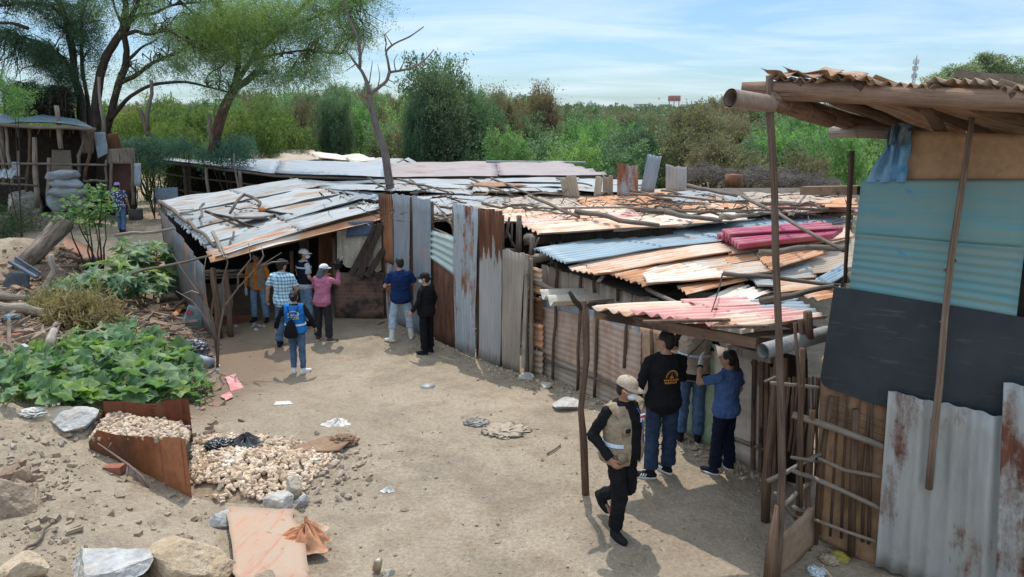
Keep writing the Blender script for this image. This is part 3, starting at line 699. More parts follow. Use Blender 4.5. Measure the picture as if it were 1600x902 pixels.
k['marks'](mk, WHITE, .040, 'vest_emblem')
mk = [(-.07 + i * .036, 1.245, -.044 + i * .036, 1.245, .030) for i in range(5)] + [(-.10 + i * .03, 1.205, -.078 + i * .03, 1.205, .022) for i in range(7)] + [(-.04 + i * .03, 1.17, -.018 + i * .03, 1.17, .02) for i in range(5)]
k['marks'](mk, gold, .041, 'vest_lettering')
L_ = lambda x, y, z: at_local(p, k['MW'], (x, y, z))
bag = thing('drawstring_bag', 'black drawstring bag hanging on the back of the woman in blue', 'bag', L_(-.05, -.2, .9))
q = MB(); q.loft([(-.05, -.205, .80, .10, .03), (-.05, -.215, .84, .135, .055), (-.05, -.215, .94, .13, .06), (-.045, -.21, 1.05, .10, .05), (-.04, -.20, 1.13, .055, .03), (-.04, -.195, 1.16, .03, .02)], 18)
q.v = [tuple(ORG[p.name] + k['MW'] @ Vector(v)) for v in q.v]; q.build('bag_body', BLACK, bag)
for s_ in (-1, 1): q = MB(); q.tube([L_(-.04, -.20, 1.15), L_(s_ * .06, -.19, 1.28), L_(s_ * .10, -.13, 1.40), L_(s_ * .11, -.02, 1.435), L_(s_ * .12, .08, 1.39)], .007, 6); q.build('bag_strap', BLACK, bag)
# 7 man in navy tee and white rubber boots
p, k = person('man in navy t-shirt, pale trousers and white rubber boots at the tin fence', gp(629, 533), 1.76, 12,
    dict(knL=(-.17, .04, .49), anL=(-.21, -.04, .085), knR=(.15, .05, .49), anR=(.18, .04, .085), elL=(-.30, .04, 1.13), haL=(-.18, .26, 1.10), elR=(.30, .06, 1.13), haR=(.14, .28, 1.14), toeL=(-.7, .7, 0), nod=-18, yaw=12, lean=(0, .02)),
    dict(girth=1.12, shirt=(cloth('tee_navy', (.012, .028, .10), (.010, .022, .075)), .85, .80), trousers=(cloth('pale_trousers', (.40, .46, .52), (.30, .42, .55)), .03, .95, .55), boots=True, shoes=(matn('rubber_white', (.66, .66, .63), (.58, .57, .53), 6, .4, .1), None)), skin=SKIN2)
# 8 woman in black
p, k = person('woman all in black with pale blue face mask standing sideways at the tin fence', gp(668, 552), 1.63, 62,
    dict(yaw=18, elL=(-.25, .02, 1.12), haL=(-.27, .16, .92), elR=(.24, -.06, 1.12), haR=(.22, .04, .88)),
    dict(girth=1.12, belly=.03, shirt=(BLACK, 'long', .80), trousers=(cloth('trousers_black', (.012, .012, .016)), .03, .96), hair='bun', cap=(cloth('cap_black2', (.02, .02, .024)), 'cap'), mask=MASKM, shoes=(SHOE, SHOE)), skin=SKIN2)
# 9 man in a beige cap and vest
p, k = person('man in beige cap, face mask and open beige vest walking across the yard', gp(966, 832), 1.74, -146,
    dict(knR=(.09, .10, .49), anR=(.085, .04, .085), toeR=(.1, 1, 0), knL=(-.085, .04, .50), anL=(-.09, -.36, .235), toeL=(-.05, .75, -.7), elR=(.30, -.09, 1.12), haR=(.255, .13, .93), curlR=1.5, elL=(-.28, -.12, 1.12), haL=(-.26, -.04, .87), yaw=30, nod=-12, lean=(0, .02)),
    dict(girth=1.22, belly=.03, shirt=(BLACK, 'long', .86), trousers=(cloth('trousers_black3', (.014, .014, .016)), .022, .97), vest=(KHAKI, .82, (.070, .025)), band=(BAND, 1.03, .038, .62), cap=(cloth('cap_beige', (.46, .37, .28), (.38, .30, .22)), 'cap'), mask=cloth('mask_white', (.74, .76, .77), (.66, .7, .72)), shoes=(SHOE, SHOE)), voxel=.009, skin=SKIN)
L_ = lambda x, y, z: at_local(p, k['MW'], (x, y, z))
def front(x, z, inf):
    cx, cy, _, rx, ry = k['trings'](z, z + .001, inf)[0]; return Vector((x + cx, cy + ry * math.sqrt(max(.05, 1 - (x / rx) ** 2)), z))
q = MB(); a = front(.11, 1.20, .045); q.box(a, (.075, .022, .085)); k['raw'](q, 'chest_pocket', KHAKI)
q = MB(); q.box(front(.11, 1.215, .062), (.05, .02, .035)); k['raw'](q, 'clip_radio', SHOE)
q = MB(); q.box(front(.13, .93, .05), (.13, .02, .11)); k['raw'](q, 'lower_pocket', KHAKI)
q = MB(); q.tube([front(-.07, 1.38, .02), front(-.085, 1.30, .045), front(-.07, 1.20, .06)], .006, 6); k['raw'](q, 'lanyard', cloth('lanyard_blue', (.05, .10, .35)))
q = MB(); q.box(front(-.085, 1.30, .05), (.055, .008, .08)); bd = k['raw'](q, 'badge', WHITE); q = MB(); q.box(front(-.085, 1.315, .056), (.056, .006, .025)); k['raw'](q, 'badge_stripe', cloth('badge_red', (.5, .08, .07)), bd)
# 10 man in black sweatshirt
p, k = person('tall man in black sweatshirt with orange emblem on the back and striped trainers', gp(1030, 743), 1.82, 6,
    dict(yaw=52, elL=(-.27, -.03, 1.11), haL=(-.26, .10, .87), elR=(.22, .06, 1.14), haR=(.15, .24, 1.12), knL=(-.10, .02, .49), anL=(-.115, -.05, .085), knR=(.10, .02, .49), anR=(.11, .05, .085), toeL=(-1, .35, 0), toeR=(-.5, 1, 0)),
    dict(girth=1.06, shirt=(BLACK, 'long', .78), trousers=(DENIM_D, .03, .97), shoes=(SHOE, WHITE), stripes=True), voxel=.009, skin=SKIN2)
og = cloth('orange_print', (.62, .28, .06), (.5, .22, .05)); mk = []
for i in range(15):
    a = math.pi * (.02 + .96 * i / 14); mk.append((-.062 * math.cos(a) + .035, 1.215 + .075 * math.sin(a), -.062 * math.cos(a) + .044, 1.228 + .075 * math.sin(a), .009))
for i in range(9):
    a = math.pi * i / 8; mk.append((-.048 * math.cos(a) + .035, 1.215 + .055 * math.sin(a), -.048 * math.cos(a) + .040, 1.218 + .055 * math.sin(a), .005))
mk += [(.015, 1.215, .06, 1.215, .012), (.022, 1.23, .052, 1.23, .008), (.03, 1.245, .045, 1.245, .008)]
mk += [(-.045 + i * .0195, 1.185, -.033 + i * .0195, 1.187, .022) for i in range(9)] + [(-.035 + i * .018, 1.155, -.024 + i * .018, 1.157, .02) for i in range(8)]
k['marks'](mk, og, .024, 'back_emblem')
q = MB(); q.box((-.07, -.138, .90), (.05, .012, .022)); k['raw'](q, 'pocket_patch', WHITE)
# 11 man behind
p, k = person('man in pale vest and black sleeves, head hidden by the pink roof edge', gp(1076, 688), 1.84, -14,
    dict(elR=(.24, -.05, 1.12), haR=(.25, .0, .86), hdR=(.1, 0, 0), lean=(.03, .03), elL=(-.24, .1, 1.15), haL=(-.1, .28, 1.2)),
    dict(girth=1.05, shirt=(BLACK, .9, .84), trousers=(DENIM, .025, .96), vest=(cloth('vest_pale', (.42, .34, .26), (.24, .20, .15)), .92, None), band=(BAND, 1.12, .03, .3), shoes=(SHOE, SHOE)), voxel=.010, skin=SKIN)
for a_, b_, c_ in (((.13, -.15, 1.38), (.02, -.172, 1.24), (-.15, -.13, 1.05)),):
    q = MB(); q.tube([at_local(p, k['MW'], v) for v in (a_, b_, c_)], .005, 6)
    for i in range(len(q.v)): q.v[i] = tuple((k['MW'].inverted() @ (Vector(q.v[i]) - ORG[p.name])))
    k['raw'](q, 'shoulder_strap', BLACK)
hd = at_local(p, k['MW'], k['J']['haR']); q = MB(); q.box(hd + Vector((-.005, -.03, -.10)), (.012, .07, .14), Matrix.Rotation(R(25), 3, 'X')); o = q.build('mobile_phone', matn('phone_black', (.012, .012, .014), None, 4, .2, 0)); setp(o, 'black phone held low by the man half hidden under the pink roof', 'phone')
# 12 woman in blue
p, k = person('woman in blue top and navy trousers raising a gloved hand to her face', gp(1127, 737), 1.56, 38,
    dict(yaw=28, nod=8, elL=(-.30, .22, 1.26), haL=(-.14, .34, 1.46), hdL=(.1, .0, .8), pnL=(.6, -.6, 0), curlL=.4, elR=(.25, -.02, 1.12), haR=(.22, .10, .92), knL=(-.11, .02, .49), anL=(-.13, .02, .085), knR=(.11, .02, .49), anR=(.14, -.03, .085)),
    dict(girth=1.1, shirt=(cloth('blue_top', (.075, .135, .30), (.055, .10, .23)), .85, .82), trousers=(NAVY_D, .03, .96), hair='ponytail', shoes=(NAVY_D, WHITE)), voxel=.009, skin=SKIN2)
q = MB(); J = k['J']; d = ((J['haL'] - J['elL']).normalized() + Vector((.1, 0, .8))).normalized(); inn = Vector((.6, -.6, 0)); inn = (inn - d * inn.dot(d)).normalized(); side = d.cross(inn).normalized(); side = side if side.dot(Vector((0, 1, .2))) > 0 else -side
ha = J['haL']; q.capsule(ha - (ha - J['elL']).normalized() * .03, ha + d * .02, .034, .031); q.blob(ha + d * .045, (.046, .023, .056), 10, 8, rot=Matrix((side, inn, d)).transposed())
for off, ln in ((.029, .068), (.010, .078), (-.009, .072), (-.027, .056)):
    p0 = ha + d * .075 + side * off; d1 = (d + inn * .24).normalized(); d2 = (d + inn * .88).normalized(); p1 = p0 + d1 * ln * .5; q.capsule(p0 - d * .02, p1, .0125, .0115, 8); q.capsule(p1, p1 + d2 * ln * .5, .0115, .010, 8)
p0 = ha + d * .025 + side * .028; p1 = p0 + (d * .6 + side * .75 + inn * .25).normalized() * .036; q.capsule(p0, p1, .0155, .013, 8); q.capsule(p1, p1 + (d + side * .2 + inn * .45).normalized() * .030, .013, .011, 8)
k['fin'](remesh(q, .006, 1), 'latex_glove', cloth('glove', (.62, .62, .60), (.52, .52, .5)))
q = MB(); q.capsule(J['haL'].lerp(J['elL'], .16), J['haL'].lerp(J['elL'], .24), .040, .042, flat=(True, True)); k['raw'](q, 'wristwatch', SHOE)
# ------------------------------------------------------------------ sheds, fence, canopy
T_SIL = tin('tin_silver', (0.296, 0.326, 0.345), .26, (0.296, 0.187, 0.128), (0.394, 0.296, 0.216), dirt=.5, metal=0); T_WHT = tin('tin_white', (0.341, 0.365, 0.381), .22, (0.336, 0.218, 0.148), (0.415, 0.316, 0.237), dirt=.5, metal=0)
T_BLU = tin('tin_blue', (.28, .37, .43), .08, dirt=.4, metal=.15); T_GRY = tin('tin_grey', (0.28, 0.325, 0.375), .04, dirt=.5, metal=.15); T_GRY2 = tin('tin_grey_rusty', (.40, .44, .48), .30, (.13, .05, .025), (.36, .19, .11), dirt=.5)
T_DRK = tin('tin_rust_dark', (.16, .11, .085), .75, (.08, .04, .025), (.20, .09, .045)); T_TAN = tin('tin_tan', (0.437, 0.356, 0.276), .25, (0.345, 0.218, 0.138), (0.46, 0.31, 0.207), dirt=.5, metal=0)
T_ORG = tin('tin_orange', (0.6, 0.456, 0.348), .62, (0.432, 0.204, 0.102), (0.624, 0.36, 0.216), metal=0); T_PCH = tin('tin_peach', (0.7, 0.537, 0.425), .40, (0.55, 0.312, 0.188), (0.675, 0.45, 0.312), metal=0)
T_CRM = tin('tin_cream', (0.708, 0.647, 0.561), .36, (0.537, 0.342, 0.22), (0.671, 0.512, 0.378), metal=0); T_PNK = tin('tin_pink', (0.672, 0.324, 0.3), .30, (0.624, 0.504, 0.432), (0.72, 0.564, 0.492), metal=0, dirt=.3); T_MAG = tin('tile_magenta', (.40, .075, .14), .12, (.45, .24, .22), (.42, .2, .2), metal=0, dirt=.3)
T_LIL = tin('tin_lilac', (0.284, 0.238, 0.244), .2, (0.238, 0.185, 0.178), (0.31, 0.251, 0.238), metal=.05); T_CTI = matn('fibre_cream', (.60, .55, .46), (.50, .44, .36), 4, .8, .3)
T_OWL = tin('tin_orange_wall', (.44, .325, .26), .40, (.32, .20, .14), (.42, .295, .22), metal=0, sx=.5, sy=1.6); T_MINT = tin('tin_mint', (0.504, 0.6, 0.552), .12, dirt=.4, metal=.05)
W_GRY = wood('weathered', (.23, .19, .155), (.10, .08, .065)); W_BRN = wood('brown', (.19, .125, .085), (.085, .052, .036)); W_DRK = wood('dark', (.07, .052, .042), (.03, .023, .019)); W_PAL = wood('pale', (.34, .29, .24), (.19, .155, .125)); W_BMB = wood('bamboo', (.36, .29, .20), (.22, .165, .11))
SHADE_DARK = matn('shade_dark_boards', (.035, .028, .023), (.015, .012, .010), 4, .95, .3)  # near-black base puts the shade of the shed interiors into the colour
def up(p, h): return Vector((p[0], p[1], p[2] + h))
def sheet_part(name, pts, mat, parent, rev=False, **kw):
    q = MB(); q.sheet(*pts, **kw); return q.build(name, mat, parent)
def pole_part(name, a, b, r, mat, parent, n=5, amp=.03, sides=7):
    q = MB(); q.tube(wobble(a, b, n, amp), [r, r * .85], sides, .10); return q.build(name, mat, parent)
def ground_at(p): return Vector((p[0], p[1], gz(p[0], p[1])))
# ---- B: the long low shed at the back
B = thing('animal_shed', 'long low shed with dark open front and one flat faded roof behind the others', 'shed', (-4, 28, 0))
P3 = lambda px, py, Y: PY(px, py, Y)
bf = [P3(250, 251, 31), P3(430, 273, 26.4), P3(600, 278.5, 25.6), P3(780, 277, 25.4), P3(962, 275, 25.2)]
bb = [P3(262, 246, 34), P3(438, 252.5, 31), P3(605, 256.5, 30), P3(775, 253.5, 30), P3(880, 254, 29.6)]
for i, mt in enumerate((T_GRY, T_GRY, T_LIL, T_LIL)):
    sheet_part('roof_sheet', (bf[i], bb[i], bb[i + 1], bf[i + 1]), mt, B, pitch=.9, amp=.05, nv=14, sag=.03, ragA=.1, ragD=.1)
q = MB(); q.bar(P3(760, 252.5, 29.95) , P3(915, 254, 29.5), .18, .06); q.build('ridge_flashing', T_GRY, B)
for px, py, Y in ((286, 255, 30.2), (322, 262, 28.8), (375, 268, 27.2), (455, 277, 26.2), (545, 282, 25.9), (640, 282, 25.8), (740, 281, 25.7), (850, 280, 25.6), (940, 279, 25.5)):
    a = P3(px, py, Y); pole_part('post', ground_at(a), a, .07, W_PAL if px == 322 else W_GRY, B, amp=.04)
for k in range(4):
    a, b = bb[k] + Vector((0, -.3, -.1)), bb[k + 1] + Vector((0, -.3, -.1)); lo = (.55 if k == 0 else 1)
    q = MB(); q.panel(ground_at(a), ground_at(b), b, a, nu=4); q.build('back_wall', SHADE_DARK, B)
for z in (1.0, 1.6): pole_part('rail', up(ground_at(bf[0]), z), up(ground_at(bf[2]), z), .035, W_GRY, B, 8, .06)
q = MB(); q.tube([bf[0] - Vector((0, -.1, .06)), bf[1] - Vector((0, -.1, .06)), bf[2] - Vector((0, -.1, .06)), bf[4] - Vector((0, -.1, .06))], .05, 7); q.build('eave_pole', W_GRY, B)
q = MB(); q.panel(P3(242, 318, 29.2), P3(278, 317, 29), P3(277, 293, 29), P3(241, 294, 29.2), sag=.08); o = q.build('hanging_tarp', matn('tarp_pale', (.30, .38, .46), (.22, .28, .35), 3, .7, .4)); setp(o, 'pale blue sheet hung in the dark opening of the long low shed', 'tarp')
# ---- the older brown roof beyond it
B2 = thing('old_shed', 'old low shed with crumbling brown roof near the tree line', 'shed', (-8, 35, 0))
for i, (a, b, c, d, mt) in enumerate((((385, 236, 40), (490, 237, 40), (505, 250, 35), (395, 251, 35), T_TAN), ((480, 239, 39), (570, 243, 38), (600, 253, 34), (500, 250, 35), T_CRM), ((540, 248, 36), (630, 250, 36), (640, 256, 33), (550, 256, 33), T_WHT))):
    A_, B_, C_, D_ = (P3(*v) for v in (d, c, b, a)); sheet_part('roof_sheet', (A_, D_, C_, B_), mt, B2, pitch=.4, amp=.03, nv=10, sag=.1, ragA=.2, ragD=.2)
for px, Y in ((400, 35.3), (460, 35.3), (510, 35.1), (560, 34), (610, 34)):
    a = P3(px, 253, Y); pole_part('post', ground_at(a), a, .07, W_GRY, B2)
q = MB(); a, b = P3(395, 253, 37), P3(640, 255, 36); q.panel(ground_at(a), ground_at(b), b, a, nu=4); q.build('back_wall', SHADE_DARK, B2)
q = MB(); a, m_, b = P3(612, 257, 32), P3(632, 249, 32.2), P3(650, 257, 32); q.panel(a, m_, m_ + Vector((0, 1.2, 0)), a + Vector((0, 1.2, -.05))); q.panel(m_, b, b + Vector((0, 1.2, -.05)), m_ + Vector((0, 1.2, 0))); o = q.build('tin_ridge', T_WHT); setp(o, 'small bent pale tin ridge behind the leafless tree', 'roof ridge')
# ---- C: the left shed, silver roof and a rusty front strip
C = thing('animal_shed', 'left animal shed with silver roof, rusty front strip and dark open front', 'shed', (-5, 17, 0))
LE = [(250, 322, 19.6), (268, 342, 18.3), (295, 364, 17.0), (320, 386, 15.6), (338, 402, 14.8)]
RE = [(468, 288, 22.3), (502, 298, 20.9), (536, 307, 19.6), (570, 316, 18.3), (606, 327, 16.7)]
for i in range(4):
    a, b = P3(*LE[i]), P3(*LE[i + 1]); c, d = P3(*RE[i + 1]), P3(*RE[i]); dz = .03 * (3 - i)
    ex = (a - b) * .06
    m1, m2 = a.lerp(d, .52), b.lerp(c, .52)
    sheet_part('roof_sheet', (up(b, dz), up(a + ex, dz), up(m1 + ex, dz + .02), up(m2, dz + .02)), T_SIL if i % 2 else T_WHT, C, pitch=.26, amp=.032, nv=12, sag=.05, ragA=.10, ragD=.06)
    m1, m2 = a.lerp(d, .47), b.lerp(c, .47)
    sheet_part('roof_sheet', (up(m2, dz + .055), up(m1 + ex, dz + .055), up(d + ex, dz + .02), up(c, dz + .02)), T_WHT if i % 2 else T_SIL, C, pitch=.26, amp=.032, nv=12, sag=.05, ragA=.08, ragD=.06)
sheet_part('front_strip', (P3(330, 412, 14.55), P3(322, 394, 15.1), P3(590, 325, 16.95), P3(597, 343, 16.3)), tin('tin_front_strip', (.55, .46, .38), .58, (.38, .18, .09), (.50, .29, .18), metal=0, sx=.9), C, pitch=.4, amp=.03, nv=22, sag=.03)
q = MB(); q.tube(wobble(up(P3(332, 404, 14.85), -.05), up(P3(596, 338, 16.6), -.05), 6, .02), .04, 8); q.build('eave_beam', W_GRY, C)
for px, py, yb, r in ((334, 420, 14.9, .07), (352, 422, 15.0, .06), (521, 372, 16.4, .06), (598, 350, 16.7, .08), (455, 392, 16.2, .05)):
    a = P3(px, py, yb); pole_part('post', ground_at(a), a, r, W_BRN, C, amp=.04)
a, b = Vector((-6.75, 14.75, 0)), P3(250, 322, 19.6); a = P3(318, 412, 14.9)
for k in range(5):
    u0, u1 = k / 5, (k + 1) / 5 - .01; p0, p1 = a.lerp(b, u0), a.lerp(b, u1)
    sheet_part('side_sheet', (ground_at(p0), ground_at(p1), up(p1, -.06 - .12 * random.random()), up(p0, -.05)), tin('tin_side', (.17, .185, .20), .2, dirt=.6), C, pitch=.12, amp=.012, nv=5, sag=.02)
a, b = P3(250, 330, 19.9), P3(606, 327, 19.0); q = MB(); q.panel(ground_at(a), ground_at(b), up(b, .02), up(a, -.1), nu=8); q.build('back_wall', SHADE_DARK, C)
a, b = Vector((-2.95, 16.75, 0)), Vector((-2.9, 19.2, 0)); q = MB(); q.panel(ground_at(a), ground_at(b), up(b, 2.3), up(a, 2.3)); q.build('inner_wall', SHADE_DARK, C)
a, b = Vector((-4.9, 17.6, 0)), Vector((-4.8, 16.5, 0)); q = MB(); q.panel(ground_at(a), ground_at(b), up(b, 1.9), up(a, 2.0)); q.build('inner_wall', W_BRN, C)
# brick low wall under the curtain
def brick():
    m, t, b = nt_new('brick'); v = vec_n(t, 'UV', (1, 1, 1), rnd=False); bt_ = nd(t, 'ShaderNodeTexBrick'); t.links.new(v, bt_.inputs['Vector'])
    for kk, vv in (('Scale', 1.0), ('Brick Width', .24), ('Row Height', .085), ('Mortar Size', .010)): bt_.inputs[kk].default_value = vv
    bt_.inputs['Color1'].default_value = (.20, .10, .07, 1); bt_.inputs['Color2'].default_value = (.14, .085, .065, 1); bt_.inputs['Mortar'].default_value = (.16, .13, .11, 1)
    v2 = vec_n(t, 'Object', rnd=False); col = mix_n(t, ramp_n(t, noise_n(t, v2, 2.0, 5), .48, .6), bt_.outputs['Color'], (.045, .035, .03)); t.links.new(col, b.inputs['Base Color']); b.inputs['Roughness'].default_value = .95; bump_n(t, b, noise_n(t, v2, 20, 4), .5, .02); return m
BRICK = brick(); a, b = GT(524, 497), GT(601, 498); a.z = gz(a.x, a.y); b.z = gz(b.x, b.y); b = a + (b - a) * .99
q = MB(); q.panel(a, b, up(b, 1.05), up(a, 1.05), thick=.14, nu=4); o = q.build('low_wall', BRICK, C)
n_ = Vector((b.y - a.y, -(b.x - a.x), 0)).normalized()
P_ = lambda px, py, off=0.0: PV(px, py, a + n_ * off, b + n_ * off)
def curtain(pts, mat, name, parent):
    q = MB(); A_, B_, C_, D_ = pts; nu, nv = 26, 10; vs = []; fs = []
    for i in range(nu + 1):
        for j in range(nv + 1):
            u, v = i / nu, j / nv; p = A_.lerp(B_, u).lerp(D_.lerp(C_, u), v); fo = .035 * math.sin(u * 38 + 1.5 * math.sin(v * 3)) * (1 - .5 * v) + .04 * mnoise.noise(Vector((u * 4, v * 3, 1)))
            vs.append(p + n_ * (fo + .05) + Vector((0, 0, .07 * mnoise.noise(Vector((u * 5, 0, 3))) * (1 - v) * 2)))
    for i in range(nu):
        for j in range(nv): k0 = i * (nv + 1) + j; fs.append((k0, k0 + nv + 1, k0 + nv + 2, k0 + 1))
    q.add(vs, fs, None, True); return q.build(name, mat, parent)
curtain((P_(528, 415), P_(597, 421), P_(597, 352), P_(528, 352)), matn('sacking', (.50, .46, .38), (.36, .32, .26), 3, .95, .4), 'curtain', C)
q = MB(); q.panel(P_(541, 371, .14), P_(585, 366, .14), P_(583, 345, .14), P_(545, 347, .14), sag=.05); o = q.build('tarp_scrap', matn('tarp_slate', (.10, .16, .25), (.07, .10, .16), 3, .7, .3), C)
for (x0, y0, x1, y1, wd) in ((548, 430, 589, 352, .13), (561, 432, 595, 350, .16), (573, 432, 600, 390, .14)):
    q = MB(); q.bar(P_(x0, y0, .2), P_(x1, y1, .2), wd, .03, n_); o = q.build('plank', wood('plank_dark', (.085, .06, .05), (.045, .032, .026))); setp(o, {548: 'thin dark plank leaning across the cream curtain', 561: 'broad dark plank leaning beside the curtain of the left shed', 573: 'short dark plank low at the right end of the brick wall'}[x0], 'plank')
sheet_part('inner_sheet', (P_(498, 440, -.5), P_(526, 440, -.5), P_(526, 352, -.5), P_(498, 358, -.5)), T_DRK, C, pitch=.1)
q = MB(); a2, b2 = GT(344, 506), GT(396, 500); q.bar(up(a2, .06), up(b2, .06), .22, .16); o = q.build('earth_step', matn('red_earth', (.16, .075, .045), (.11, .05, .03), 6, .95, .5)); setp(o, 'low red earth step in the doorway of the left shed', 'step')
# sack and firewood beside the doorway
s0 = GT(351, 500); q = MB(); q.blob(up(s0, .42), (.22, .17, .48), 14, 10, .12, seed=4); o = q.build('feed_sack', matn('sack_stripe', (.26, .34, .30), (.33, .30, .24), 3, .9, .4, stretch=(6, 1, 1))); setp(o, 'greenish striped sack standing beside the doorway of the left shed', 'sack')
for k in range(14):
    a3 = s0 + Vector((random.uniform(-.5, -.2), random.uniform(-.15, .2), .98 + .05 * (k // 4) + random.uniform(0, .03))); q = MB(); q.bar(a3, a3 + Vector((random.uniform(.45, .9), random.uniform(-.1, .1), random.uniform(-.05, .05))), random.uniform(.05, .10), random.uniform(.03, .05)); o = q.build('firewood_stick', W_PAL if k % 3 else W_BMB); setp(o, 'split pale stick on the firewood heap by the left shed doorway', 'firewood', 'firewood by the left shed')
# ---- D: the white roofs between the fence and the long shed
D = thing('tin_shed', 'low shed with pale grey-white tin roof directly below the long back roof', 'shed', (-1, 22, 0))
for (qd, mt) in ((((478, 296, 21.6), (472, 285, 24.6), (640, 283, 24.4), (612, 304, 19.6)), T_WHT), (((600, 303, 20), (628, 284, 24.5), (770, 282, 24.6), (745, 306, 19.9)), T_SIL), (((735, 303, 20.3), (760, 281.5, 24.8), (905, 280, 24.8), (880, 305, 20.2)), T_WHT), (((868, 303, 20.6), (895, 281, 24.6), (1010, 284, 24), (985, 306, 20)), T_SIL)):
    pts = [P3(*v) for v in qd]
    for k in range(3): a_, b_, c_, d_ = pts; sheet_part('roof_sheet', [up(a_.lerp(b_, max(0, k / 3 - .02)), .015 * (3 - k)), up(a_.lerp(b_, (k + 1) / 3 + .03), .015 * (3 - k)), up(d_.lerp(c_, (k + 1) / 3 + .03), .015 * (3 - k)), up(d_.lerp(c_, max(0, k / 3 - .02)), .015 * (3 - k))], (mt, T_WHT, T_SIL)[k], D, pitch=.7, amp=.03, nv=14, sag=.05, ragA=.1, ragD=.1)
sheet_part('roof_sheet', [P3(*v) for v in ((520, 303, 20.4), (505, 294, 21.8), (630, 294, 21.8), (606, 318, 18.2))], T_GRY, D, pitch=.3, nv=10, sag=.05)
for px, Y in ((620, 19.2), (740, 19.9), (860, 20.3), (960, 20.2)):
    a = P3(px, 308, Y); pole_part('post', ground_at(a), a, .07, W_GRY, D)
a, b = P3(480, 290, 24.8), P3(1010, 286, 24.4); q = MB(); q.panel(ground_at(a), ground_at(b), up(b, -.15), up(a, -.15), nu=6); q.build('back_wall', SHADE_DARK, D)
# ---- E: the tall upright tin fence
E0, E1 = GT(600, 497), GT(834, 590); E0.z = E1.z = 0
E = thing('tin_fence', 'tall fence of upright grey and rusty tin sheets along the yard', 'fence', (E0 + E1) / 2)
EP = lambda px, py, off=0.0: PV(px, py, E0 + EN * off, E1 + EN * off)
EN = Vector((E1.y - E0.y, -(E1.x - E0.x), 0)).normalized()
if EN.y > 0: EN = -EN
def ebase(px): return 499 + (px - 605) * .405
def epanel(x0, x1, t0, t1, mat, off=0.0, xb0=None, xb1=None, y0=None, y1=None, name='tin_panel', pitch=.09, rag=.05, **kw):
    xb0 = xb0 or x0; xb1 = xb1 or x1
    A_ = EP(xb0, y0 or ebase(xb0) + 3, off); B_ = EP(xb1, y1 or ebase(xb1) + 3, off); C_ = EP(x1, t1, off); D_ = EP(x0, t0, off)
    return sheet_part(name, (A_, B_, C_, D_), mat, E, pitch=pitch, nv=12, amp=.011, sag=.025, ragD=rag, **kw)
epanel(592, 613, 303, 304, T_DRK, .02, 600, 616, y1=414, y0=408); epanel(601, 617, 410, 416, T_GRY2, .0, 605, 620)
T_RO = tin('tin_rust_orange', (.34, .20, .13), .7, (.20, .08, .035), (.36, .17, .09)); epanel(597, 613, 304, 305, T_RO, .035, 602, 616, y0=408, y1=412)
epanel(614, 640, 303, 306, T_GRY, .03, 617, 641); epanel(645, 673, 307, 313, T_GRY, .05, 647, 673)
T_STK = tin('tin_top_rust', (.38, .37, .36), .22, (.085, .035, .02), (.20, .085, .045), sx=1.4, sy=.2, toprust=3.0)
epanel(709, 747, 318, 326, T_GRY2, .05, 711, 743); epanel(751, 786, 326, 331, T_STK, .03, 748, 782); epanel(787, 821, 388, 397, tin('tin_tan_fence', (.34, .29, .24), .2, (.26, .17, .12), (.36, .26, .19), dirt=.5, metal=0), .02, 785, 812)
sheet_part('tin_panel', (EP(673, 405, .03), EP(673, 360, .03), EP(709, 371, .03), EP(709, 432, .03)), T_MINT, E, pitch=.13, amp=.02, nv=6); sheet_part('tin_panel', (EP(676, 532, .0), EP(710, 545, .0), EP(709, 430, .0), EP(674, 402, .0)), tin('rust_plate', (.14, .075, .05), .7, (.07, .035, .022), (.19, .085, .05), metal=0), E, flat=True, nv=6)
for px, t in ((606, 305), (643, 306), (675, 313), (709, 322), (748, 324), (785, 335), (822, 398), (829, 402)):
    a = EP(px, ebase(px) + 2, -.07); pole_part('post', Vector((a.x, a.y, gz(a.x, a.y) - .05)), EP(px, t + 2, -.07), .045, W_BRN if px < 800 else W_PAL, E, amp=.02)
pole_part('rail', EP(640, 345, -.12), EP(830, 420, -.12), .035, W_GRY, E, 6, .03); pole_part('rail', EP(600, 470, -.12), EP(830, 545, -.12), .035, W_GRY, E, 6, .03)
q = MB(); q.bar(EP(818, 575, .03), EP(824, 398, .03), .09, .03, EN); q.build('edge_plank', W_PAL, E)
for (x0, y0, x1, y1) in ((676, 316, 695, 333), (672, 336, 708, 352), (676, 345, 708, 340), (690, 330, 708, 358)):
    pole_part('tie_stick', EP(x0, y0, -.15), EP(x1, y1, -.1), .022, W_PAL, E, 3, .03)
# frame of thin posts right of the fence
for (x0, y0, x1, y1, r) in ((790, 372, 796, 340, .03), (800, 385, 800, 350, .02), (810, 392, 811, 337, .06), (792, 360, 806, 388, .02), (830, 398, 832, 370, .05), (832, 392, 842, 372, .02)):
    pole_part('frame_post', EP(x0, y0, -.35), EP(x1, y1, -.35), r, W_GRY, E, 2, .01)
# rusty strip wall right of the fence end
a, b = EP(826, 585, -.25), EP(845, 594, -.25)
for (y0, y1, mt, name) in ((455, 415, T_ORG, 'rust_sheet'), (498, 462, T_DRK, 'gap_board'), (540, 503, T_ORG, 'rust_sheet'), (590, 545, T_TAN, 'rust_sheet')):
    sheet_part(name, (EP(826, y0, -.2), EP(826, y1, -.2), EP(848, y1 + 6, -.2), EP(848, y0 + 6, -.2)), mt, E, pitch=.1, nv=4)
